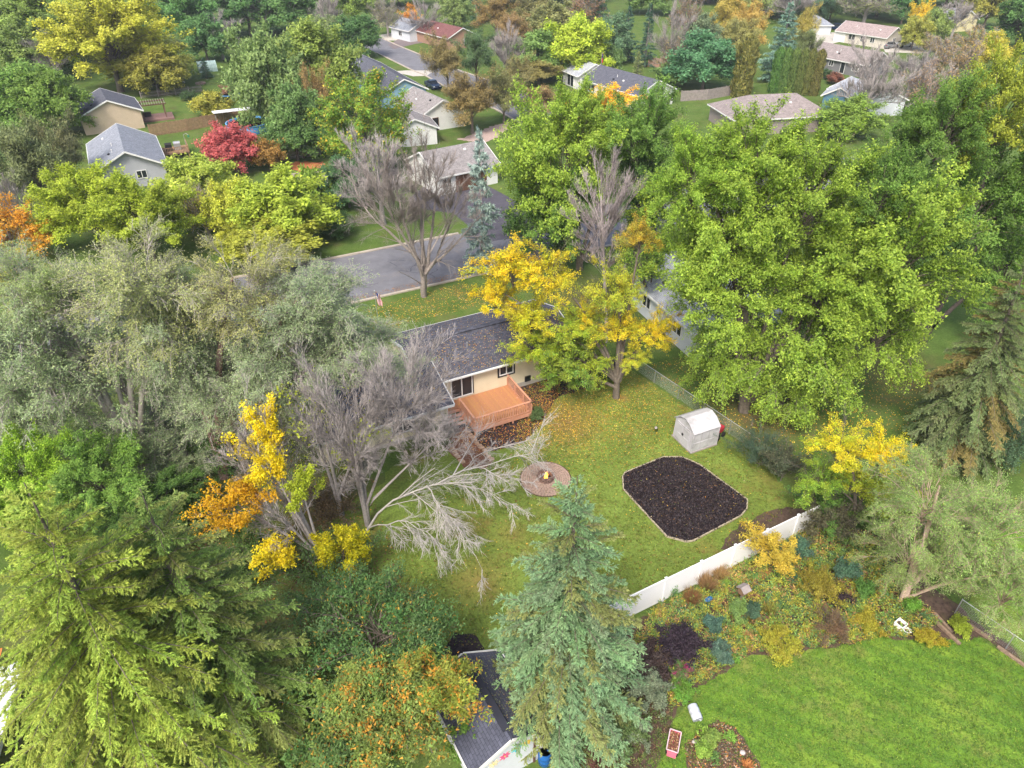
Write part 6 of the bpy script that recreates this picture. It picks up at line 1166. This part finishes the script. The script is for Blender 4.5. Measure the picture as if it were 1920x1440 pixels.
street_tree = limbs('bare_tree', 'street tree with thick forked trunk, bare of leaves, by the kerb', (795, 556), [
    ([(795, 556, 0), (795, 525, 1.8), (793, 505, 2.6), (770, 460, 5), (752, 400, 8), (738, 330, 11)], .30), ([(795, 545, .6), (798, 515, 2.2), (805, 470, 4.4), (815, 400, 7.6), (822, 310, 11.5)], .26), ([(797, 515, 2.2), (820, 480, 4), (845, 420, 6.8), (862, 340, 10.5)], .2),
    ([(795, 505, 2.6), (775, 475, 4), (725, 430, 6), (690, 400, 7), (655, 330, 9.5)], .18), ([(800, 505, 2.6), (830, 480, 4), (870, 440, 5.5), (905, 400, 7)], .15), ([(797, 500, 2.8), (790, 420, 6.5), (780, 340, 10), (776, 280, 12.5)], .18)], plain('bark_street_tree', (.25, .215, .19), .9, .3, 6, .5), 62, n2=18, n3=9)
lobed('', '', (795, 556), [((650, 300, 790, 460), {}), ((740, 245, 860, 420), {}), ((810, 320, 910, 440), dict(n1=14))], into=street_tree, bark=MATS['bark_street_tree'], tr=.14, n1=24, n2=10, n3=7, n4=0, twigs=2, up=.6, rnd=.55, l2=.46, l3=.2, shell=(.5, 1.05), twig=.013, bole=3)

# ---------------------------------------------------------------- trees beyond: a few models of each kind, every tree its own object and colour
PR_R, PR_ZC, PR_C = 5.0, 5.9, 5.2; PR_H = PR_ZC + PR_C; WN = [((.85, .9, .85), 1), ((1.1, 1.05, .95), 1), ((1.0, 1.0, 1.0), 1)]; WT = [((1.25, 1.2, 1.0), 1), ((1.4, 1.3, 1.1), 1)]
bp_ = dict(n1=62, n2=8, n3=5, n4=10, leaf=.34, pal=WN, pal2=WT, l2=.38, l3=.16, shell=(.5, 1.05), tr=.22, droop=.15)
PROTO = {'broad': [broad_tree(s, PR_R, PR_ZC, PR_C, **bp_) for s in (1, 2, 3)], 'oval': [broad_tree(5, PR_R, PR_ZC, PR_C, **{**bp_, 'irr': .06, 'shell': (.8, 1.0), 'n1': 60, 'leaf': .24, 'pal2': [((4.2, 1.35, .9), 1.4), ((3.0, 1.6, .9), 1), ((1.3, 1.2, 1), 1)]})],
         'big': [broad_tree(s, PR_R, PR_ZC, PR_C, **{**bp_, 'n1': 84, 'n2': 9, 'n3': 6, 'n4': 10, 'leaf': .2, 'l2': .34, 'l3': .13, 'up': .55, 'rnd': .55}) for s in (61, 62)],
         'loose': [broad_tree(s, PR_R, PR_ZC, PR_C, **{**bp_, 'n4': 7, 'irr': .3, 'shell': (.4, 1.1), 'n1': 40, 'leaf': .26}) for s in (7, 8)],
         'bare': [broad_tree(s, PR_R, PR_ZC, PR_C, n1=40, n2=10, n3=6, n4=0, twigs=2, twig=.022, l2=.34, l3=.16, up=.6, shell=(.5, 1.05), bark=BARK_GREY, fork=2.0) for s in (11, 12)],
         'half': [broad_tree(s, PR_R, PR_ZC, PR_C, n1=36, n2=9, n3=6, n4=2, leaf=.22, pal=WN, twigs=2, twig=.02, l2=.34, l3=.16, up=.5, shell=(.5, 1.05), bark=BARK_GREY) for s in (13,)],
         'spruce': [spruce(s, 12.0, 3.4, dens=1.0, needle=.36, pal=WN, pal2=WT, nw=7, step=.5, ntw=5) for s in (21, 22)],
         'pine': [broad_tree(s, PR_R, PR_ZC, PR_C, **{**bp_, 'n1': 44, 'n2': 8, 'n3': 4, 'leaf': .34, 'aspect': .3, 'n4': 16, 'irr': .3, 'shell': (.35, 1.1), 'up': .7, 'leafmat_': NEEDLE, 'zmin': -.6}) for s in (31, 32)],
         'column': [column_tree(s, 6.0, 1.0, 5000, .15, [((.55, .6, .55), 1), ((1, 1, .95), 2), ((1.3, 1.2, 1.0), 1)]) for s in (41, 42)],
         'bush': [broad_tree(51, 1.5, 1.1, 1.1, n1=36, n2=7, n3=4, n4=6, leaf=.16, pal=WN, pal2=WT, l2=.35, l3=.18, tr=.05, zmin=-.5, fork=.1)]}
PN = [0]
def far(kind, box, label, col, h=11, base=None, name=None, cat='tree', group=None, zc=None):
    if kind == 'broad' and (box[2] - box[0]) > 175: kind = 'big'
    col = tuple(v * 1.22 for v in col); PN[0] += 1; P = PROTO[kind]; meshes = P[PN[0] % len(P)]
    if kind in ('spruce', 'column'):
        B = G((box[0] + box[2]) / 2 if base is None else base[0], box[3] if base is None else base[1]); hh = height_at(B, box[1]); r = (box[2] - box[0]) / 2 * depth(B) / F
        H0, R0 = (12.0, 3.4) if kind == 'spruce' else (6.0, 1.0); sc = (r / R0, r / R0, hh / H0)
    elif kind == 'bush':
        B, r, zc, c, lean = fit(*box, zc=max(.5, h * .5)); sc = (r / 1.5, r / 1.5, h / 2.2)
    else:
        B, r, z_, c, lean = fit(*box, base=base, zc=None if base is not None else (zc or h * .53)); r *= 1.08; sc = (r / PR_R, r / PR_R, (z_ + c) / PR_H)
    nm = name or {'spruce': 'spruce_tree', 'pine': 'pine_tree', 'column': 'arborvitae', 'bush': 'shrub', 'bare': 'bare_tree', 'oval': 'maple_tree'}.get(kind, 'leafy_tree')
    return put_tree(nm, B, meshes, label, cat, rz=(PN[0] * 2.4) % 6.28, sc=sc, col=col, group=group)
GRN, GRN2, TEAL, LM, LMY, YLW, ORG, RST, OLV, DKG, RED, BLU, GRY = (.17, .29, .07), (.24, .34, .09), (.10, .21, .11), (.30, .40, .05), (.42, .44, .04), (.58, .42, .05), (.55, .26, .06), (.26, .16, .06), (.26, .26, .08), (.07, .13, .05), (.50, .07, .09), (.24, .34, .34), (.20, .22, .16)
far('broad', (-50, -40, 190, 130), 'dull green cottonwood in the top left corner', GRN2, 15)
far('broad', (140, -30, 350, 165), 'tall yellow-olive tree rising behind the beige house', (.44, .46, .07), 15, base=(228, 172))
far('broad', (230, 90, 330, 180), 'small olive tree before the far left lawn', (.28, .28, .06), 7, base=(299, 178))
far('broad', (-20, 110, 110, 260), 'round green tree at the left edge above the dark pines', GRN, 10)
far('broad', (35, 120, 150, 262), 'green tree left of the beige house gable', (.17, .27, .06), 10)
far('spruce', (-45, 175, 32, 300), 'pale blue spruce cut by the left edge', BLU)
far('pine', (-10, 215, 130, 400), 'dark olive pine left of the grey-roofed house', (.13, .16, .07), 12)
far('pine', (50, 215, 160, 350), 'brownish green pine touching the grey-roofed house', (.16, .17, .08), 11)
far('bare', (-20, 320, 70, 430), 'grey leafless tree at the left edge above the orange tree', (1, 1, 1), 8)
far('loose', (-50, 365, 75, 500), 'orange and gold tree at the left edge', (.60, .34, .05), 7)
far('loose', (-50, 450, 95, 560), 'olive-yellow tree below the orange one at the left edge', (.34, .32, .05), 7)
far('broad', (280, -50, 400, 105), 'green tree right of the tall yellow-olive one at the top', (.12, .25, .08), 13)
far('bare', (370, 20, 450, 115), 'reddish-grey bare tree above the greenhouse', (1, 1, 1), 9)
far('broad', (400, -50, 520, 70), 'dark green tree at the top, left of the rust pine', (.10, .21, .07), 13)
far('broad', (480, -60, 600, 75), 'leafy green tree at the top edge above the cottonwood', (.14, .26, .09), 13)
far('spruce', (372, 108, 404, 146), 'little dark green spruce before the greenhouse', (.08, .17, .10))
far('broad', (440, 55, 570, 215), 'big sage-tinted cottonwood above the red maple', (.20, .29, .11), 15, base=(520, 265))
far('broad', (520, 45, 670, 190), 'cottonwood with lighter yellow-green right side behind the orange-green maple', (.24, .32, .08), 15)
far('broad', (512, 160, 605, 290), 'lower green cottonwood crown by the pool', (.15, .25, .09), 10)
far('pine', (565, 100, 640, 290), 'rust-brown pine behind the orange-green maple', (.24, .17, .07), 13, base=(598, 275))
far('bush', (362, 170, 436, 225), 'small rounded olive-gold tree on the lawn before the pergola', (.32, .32, .06), 3.6, name='leafy_tree', cat='tree')
far('bush', (340, 172, 365, 188), 'small dark bush on the lawn left of the gold tree', DKG, 1.6)
far('bush', (415, 162, 445, 180), 'reddish bush beside the trampoline', (.30, .16, .12), 2)
far('bare', (585, -20, 640, 70), 'brown-grey bare tree at the top left of the far street', (1, 1, 1), 11)
far('broad', (632, 25, 712, 112), 'compact dark green maple beside the top of the far street', (.10, .20, .07), 10, base=(675, 108))
far('broad', (625, -40, 700, 40), 'pale green tree at the top behind the compact dark maple', (.24, .34, .08), 11)
far('half', (690, -5, 760, 65), 'grey half-bare tree left of the orange far tree', (.3, .3, .15), 9)
far('loose', (754, 8, 792, 56), 'small bright orange tree above the two white cars', (.70, .36, .06), 6, base=(770, 60))
far('bare', (775, 0, 850, 75), 'bare grey tree between orange tree and red-brown roof', (1, 1, 1), 9, base=(795, 76))
far('spruce', (840, -60, 880, 40), 'slim dark conifer at the top behind the red-brown roof', (.05, .14, .10))
far('spruce', (872, -50, 915, 45), 'second dark conifer right of the slim one at the top', (.06, .16, .09))
far('pine', (795, 65, 880, 165), 'brown-green pine between far street and rust gable house', (.20, .17, .07), 11)
far('pine', (855, 50, 930, 150), 'dark green pine right of the brown-green one', (.08, .14, .06), 12)
far('pine', (840, 120, 960, 262), 'tall rusty pine group with bare lower trunks in the centre background', (.19, .15, .06), 13, base=(885, 250))
far('pine', (905, 130, 985, 220), 'lower green-brown pine right of the rusty pine group', (.14, .15, .06), 9)
far('bare', (915, 45, 985, 140), 'pinkish-grey bare tree behind the pines', (1, 1, 1), 11)
far('pine', (885, -10, 975, 60), 'brown-orange conifer mass at the top centre', (.22, .16, .06), 12)
far('pine', (950, -20, 1050, 60), 'rusty green pine at the top centre', (.17, .17, .07), 12)
far('broad', (960, 60, 1060, 140), 'green spreading tree left of the lime-green far tree', (.20, .32, .10), 9)
far('broad', (1030, 30, 1148, 150), 'bright lime-green rounded tree in the far middle', (.38, .48, .06), 11, base=(1085, 150))
far('pine', (960, 100, 1060, 165), 'low brown-green shrubbery below the green spreading tree', (.22, .20, .07), 5)
far('broad', (1115, 30, 1180, 110), 'blue-green tree right of the lime-green far tree', (.14, .24, .14), 10)
far('half', (1050, -20, 1150, 50), 'pinkish half-bare tree at the top behind the lime-green one', (.40, .24, .12), 11)
far('spruce', (1150, 10, 1195, 115), 'dark blue-green conifer right of the blue-green tree', (.05, .12, .09))
far('spruce', (1185, 5, 1232, 125), 'dark conifer left of the tall bare far tree', (.06, .13, .09))
far('broad', (1180, -60, 1270, 25), 'green tree with orange tint at the top, centre right', (.16, .26, .08), 12)
far('bare', (1215, 5, 1290, 150), 'tall pinkish-brown bare tree before the dark conifers', (1, 1, 1), 13, base=(1250, 148))
far('half', (1255, -10, 1330, 70), 'grey-brown half-bare tree at the top right of centre', (.3, .2, .1), 12)
far('pine', (1325, -20, 1400, 80), 'golden-green pine at the top right of centre', (.36, .30, .07), 13)
far('pine', (1375, 0, 1450, 95), 'amber-tinted pine left of the tall blue spruce', (.40, .29, .08), 12)
far('broad', (1270, 60, 1388, 170), 'round teal-green tree above the grey board fence', (.12, .27, .14), 9, base=(1317, 168))
far('column', (1370, 68, 1412, 178), 'tall lone arborvitae column browned on one side', (.20, .20, .06), base=(1388, 182))
far('spruce', (1408, 3, 1500, 155), 'tall symmetrical blue spruce in the far right middle', (.17, .29, .24))
far('pine', (1480, 10, 1532, 90), 'yellow-tinged pine right of the tall blue spruce', (.32, .28, .07), 12)
for k, lb in enumerate(('leftmost column of the arborvitae hedge', 'second arborvitae column from the left in the hedge', 'third arborvitae column from the left in the hedge', 'fourth arborvitae column from the left in the hedge', 'fifth arborvitae column from the left in the hedge', 'rightmost, browner column of the arborvitae hedge')):
    far('column', (1438 + k * 15, 90 + k * .8, 1459 + k * 15, 174 + k), lb, (.10 + .014 * k, .21 - .009 * k, .055), group='arborvitae hedge columns')
far('broad', (1530, -50, 1600, 40), 'dark green tree at the top behind the pale grey shed', (.13, .22, .10), 12)
far('half', (1570, -50, 1690, 45), 'grey-green willow with grey limbs above the farthest ranch house', (.24, .27, .12), 13)
far('broad', (1670, -50, 1735, 45), 'green tree right of the grey-green willow', (.12, .27, .10), 12)
far('loose', (1700, -20, 1745, 70), 'slender bright yellow tree in the far right', (.66, .50, .05), 9)
far('broad', (1730, 15, 1780, 90), 'green and yellow tree right of the slender yellow one', (.24, .32, .10), 8)
far('bare', (1760, -10, 1830, 75), 'bare purplish tree before the pale yellow house', (1, 1, 1), 9)
far('half', (1790, 40, 1870, 120), 'gold-flecked bare tree at the right background', (.50, .36, .08), 7)
far('half', (1715, 50, 1800, 130), 'brown twiggy tree behind the right maple', (.40, .30, .12), 6)
far('broad', (1820, -50, 1900, 60), 'yellow-green tree at the top right', (.34, .34, .08), 12)
far('broad', (1870, -10, 1970, 90), 'dark green tree in the top right corner', (.10, .20, .06), 12)
far('bare', (1560, 85, 1690, 225), 'tall bare multi-stemmed tree in front of the pale grey roof', (1, 1, 1), 11, base=(1615, 232))
far('bare', (1665, 85, 1760, 190), 'second bare tree right of the tall multi-stemmed one', (1, 1, 1), 8)
far('spruce', (1172, 95, 1212, 170), 'narrow olive spruce before the dark blue roof', (.20, .25, .10))
far('loose', (1070, 150, 1200, 215), 'yellow-orange tree peeping over the central green maple', (.75, .48, .04), 7)
far('bush', (1530, 128, 1560, 150), 'dark round bush near the arborvitae hedge', DKG, 1.8)
far('bush', (1550, 135, 1585, 160), 'reddish-brown bush right of the dark round one', (.22, .10, .07), 2)
far('oval', (600, 138, 760, 325), 'dense rounded maple turning orange at the tips', (.14, .28, .045), 12)
far('broad', (608, 280, 690, 400), 'dark green tree beneath the dense rounded maple', (.09, .18, .08), 6)
far('bare', (636, 250, 790, 425), 'wide grey leafless tree left of the black driveway', (1, 1, 1), 9, base=(718, 420))
far('spruce', (866, 240, 958, 500), 'thin blue-grey spruce beside the driveway and street', (.24, .33, .33), base=(905, 505))
far('bush', (540, 325, 620, 398), 'small green tree beside the cream garage roof', (.20, .30, .05), 5, name='leafy_tree', cat='tree')
far('bush', (472, 262, 530, 325), 'reddish-green small tree right of the red maple', (.32, .20, .06), 4, name='leafy_tree', cat='tree')
far('broad', (384, 230, 482, 310), 'bright red maple behind the lime trees', (.44, .12, .13), 7, name='maple_tree')
far('broad', (78, 290, 260, 480), 'lemon-lime maple at left, its upper edge below the grey roof', (.33, .41, .045), 9, name='maple_tree')
far('broad', (180, 330, 356, 500), 'second lemon-lime maple, nearer the sage-green canopy', (.30, .38, .045), 9, name='maple_tree')
far('broad', (300, 290, 450, 420), 'soft green tree between the lemon-lime and the red maple', (.34, .42, .08), 8)
far('broad', (440, 320, 600, 470), 'light green tree on the lawn corner left of the street', (.33, .42, .06), 8)
far('broad', (395, 340, 480, 450), 'yellow-green tree nested between the two light green trees', (.44, .48, .07), 8)
far('half', (330, 340, 430, 450), 'olive-brown thin-leaved tree above the sage canopy', (.34, .28, .06), 7)
far('broad', (420, 400, 590, 500), 'low olive-lime foliage left of the street kerb', (.33, .36, .06), 5)
far('broad', (520, 60, 600, 140), 'pale yellow-green tree behind the sage cottonwood', (.3, .38, .1), 13)
far('broad', (0, 30, 130, 150), 'green tree below the cottonwood in the top left corner', (.20, .28, .08), 11)
far('bare', (60, 60, 130, 150), 'pinkish bare tree among the top left greens', (1, 1, 1), 10)
far('broad', (1380, -60, 1500, 20), 'mixed green tree behind the amber pine', (.22, .28, .10), 13)
far('bare', (1440, -40, 1540, 40), 'grey bare tree behind the blue spruce', (1, 1, 1), 12)
far('broad', (690, -60, 800, 10), 'pale green tree behind the orange far tree', (.26, .34, .12), 11)
far('bare', (790, -70, 880, 15), 'bare grey tree at the very top behind the slim conifers', (1, 1, 1), 12)
far('broad', (1040, -70, 1130, 0), 'teal green tree at the very top edge', (.12, .24, .12), 12)
far('broad', (920, -70, 1040, -5), 'orange-brown tree at the very top edge', (.36, .24, .10), 12)
far('broad', (1280, -70, 1390, 0), 'dark teal tree at the very top edge, right of centre', (.08, .18, .12), 12)
far('broad', (560, -80, 660, -10), 'green tree at the very top edge, left of centre', (.16, .27, .12), 13)
far('broad', (1740, -60, 1830, 0), 'olive tree above the pale yellow house', (.28, .28, .1), 12)

X_ = [('broad', (90, -60, 230, 50), 'green cottonwood crown at the top left, second from the corner', (.22, .32, .09), 14), ('broad', (190, 50, 350, 168), 'lower olive-green crown under the tall yellow-olive tree', (.34, .36, .08), 9), ('broad', (340, 30, 420, 112), 'dark green tree behind the greenhouse', (.12, .24, .09), 9),
 ('bare', (455, -20, 530, 62), 'grey bare tree between two dark green trees at the top left', (1, 1, 1), 11), ('broad', (586, 30, 645, 90), 'grey-green tree left of the compact dark maple', (.22, .28, .14), 9), ('broad', (820, -20, 880, 60), 'pale green tree behind the red-brown roof', (.24, .32, .12), 9),
 ('pine', (925, 20, 1000, 95), 'rust-brown pine left of the green spreading tree', (.24, .17, .08), 10), ('broad', (995, 5, 1080, 75), 'soft olive tree behind the lime-green far tree', (.26, .28, .12), 10), ('broad', (1110, 85, 1170, 140), 'low green tree behind the dark blue roof', (.17, .27, .10), 6),
 ('half', (1225, 70, 1300, 150), 'brown thin tree beside the reddish fence', (.34, .26, .12), 8), ('broad', (1285, 30, 1350, 105), 'grey-green tree behind the round teal one', (.20, .26, .16), 10), ('pine', (1330, 30, 1425, 110), 'olive pine behind the lone arborvitae column', (.26, .26, .09), 9),
 ('pine', (1482, 50, 1535, 130), 'dark olive pine behind the arborvitae hedge', (.15, .19, .08), 10), ('broad', (1490, -30, 1560, 32), 'blue-green tree above the pale grey shed', (.12, .22, .14), 11), ('broad', (1600, -60, 1710, 25), 'dull green tree above the farthest ranch house', (.20, .26, .12), 13),
 ('broad', (1692, 30, 1742, 95), 'yellowish-green tree at the right end of the farthest ranch house', (.34, .36, .09), 7), ('half', (1740, 75, 1850, 160), 'brownish half-bare tree below the pale yellow house', (.38, .27, .12), 8), ('loose', (1835, 55, 1920, 140), 'yellow-green tree beside the dark top right corner tree', (.50, .46, .07), 8),
 ('half', (1690, 115, 1800, 215), 'pinkish-brown twiggy tree behind the second right maple', (.40, .27, .16), 8), ('pine', (925, 100, 1000, 190), 'green-brown pine before the end of the far street', (.18, .17, .07), 9), ('pine', (970, 150, 1050, 235), 'low rusty pine left of the central green maple', (.24, .17, .08), 6),
 ('broad', (1230, 120, 1290, 165), 'small green tree before the round teal tree', (.16, .26, .09), 4), ('broad', (500, 200, 600, 300), 'shaded green tree before the rust-brown pine', (.12, .22, .07), 7), ('broad', (1540, 180, 1640, 260), 'green crown top below the blue gabled garage', (.22, .33, .07), 6),
 ('broad', (600, 395, 660, 440), 'low dark shrub tree near the far kerb left of the bare trees', (.10, .19, .06), 3), ('broad', (-40, 250, 60, 350), 'dark green tree beneath the pale blue spruce', (.13, .20, .08), 7), ('spruce', (1090, -40, 1150, 60), 'dark spruce at the top centre behind the lime-green tree', (.07, .15, .10), 8)]
for kd, bx, lb, cl, hh in X_: far(kd, bx, lb, cl, hh)

# woodland closing the view beyond the last houses
rg = np.random.default_rng(9); wood = []
wv = []; wc = []
for k in range(300):
    x = rg.uniform(-330, 330); y = rg.uniform(242, 380); h = rg.uniform(9, 15); r = rg.uniform(4, 7); n = 240
    D = rdir(rg, n); D[:, 2] = np.abs(D[:, 2]) * 1.0 - .25
    if 100 < x < 200 and y < 262: continue
    c = np.array([x, y, h * .55]) + D * np.array([r, r, h * .5]); L = rg.uniform(.7, 1.4, n); col = np.array([(.14, .22, .07), (.22, .26, .09), (.34, .25, .08), (.20, .20, .16), (.09, .15, .08), (.42, .34, .08)][rg.integers(0, 6)])
    wv.append(leaf_tris(c, nrm(D + rdir(rg, n)), nrm(D * .5 + rdir(rg, n)), L, L * .8)); wc.append(col[None] * rg.normal(1, .2, (n, 1)).clip(.5, 1.5))
tag(link('far_woodland', soup('far_woodland', np.concatenate(wv), np.concatenate(wc), LEAF)), kind='stuff')

# the autumn air: even pale haze round everything
m = bpy.data.materials.new('haze'); m.use_nodes = True; t = m.node_tree; t.nodes.remove(t.nodes['Principled BSDF'])
pv = node(t, 'ShaderNodeVolumePrincipled'); pv.inputs['Color'].default_value = (.86, .91, 1, 1); pv.inputs['Density'].default_value = HAZE
t.links.new(pv.outputs[0], t.nodes['Material Output'].inputs['Volume'])
hz = MB().add([(x, y, z) for z in (-1.5, 34) for x, y in ((-560, -90), (560, -90), (560, 930), (-560, 930))], [(3, 2, 1, 0), (4, 5, 6, 7), (0, 1, 5, 4), (1, 2, 6, 5), (2, 3, 7, 6), (3, 0, 4, 7)]).build('haze', m); tag(hz, kind='stuff')
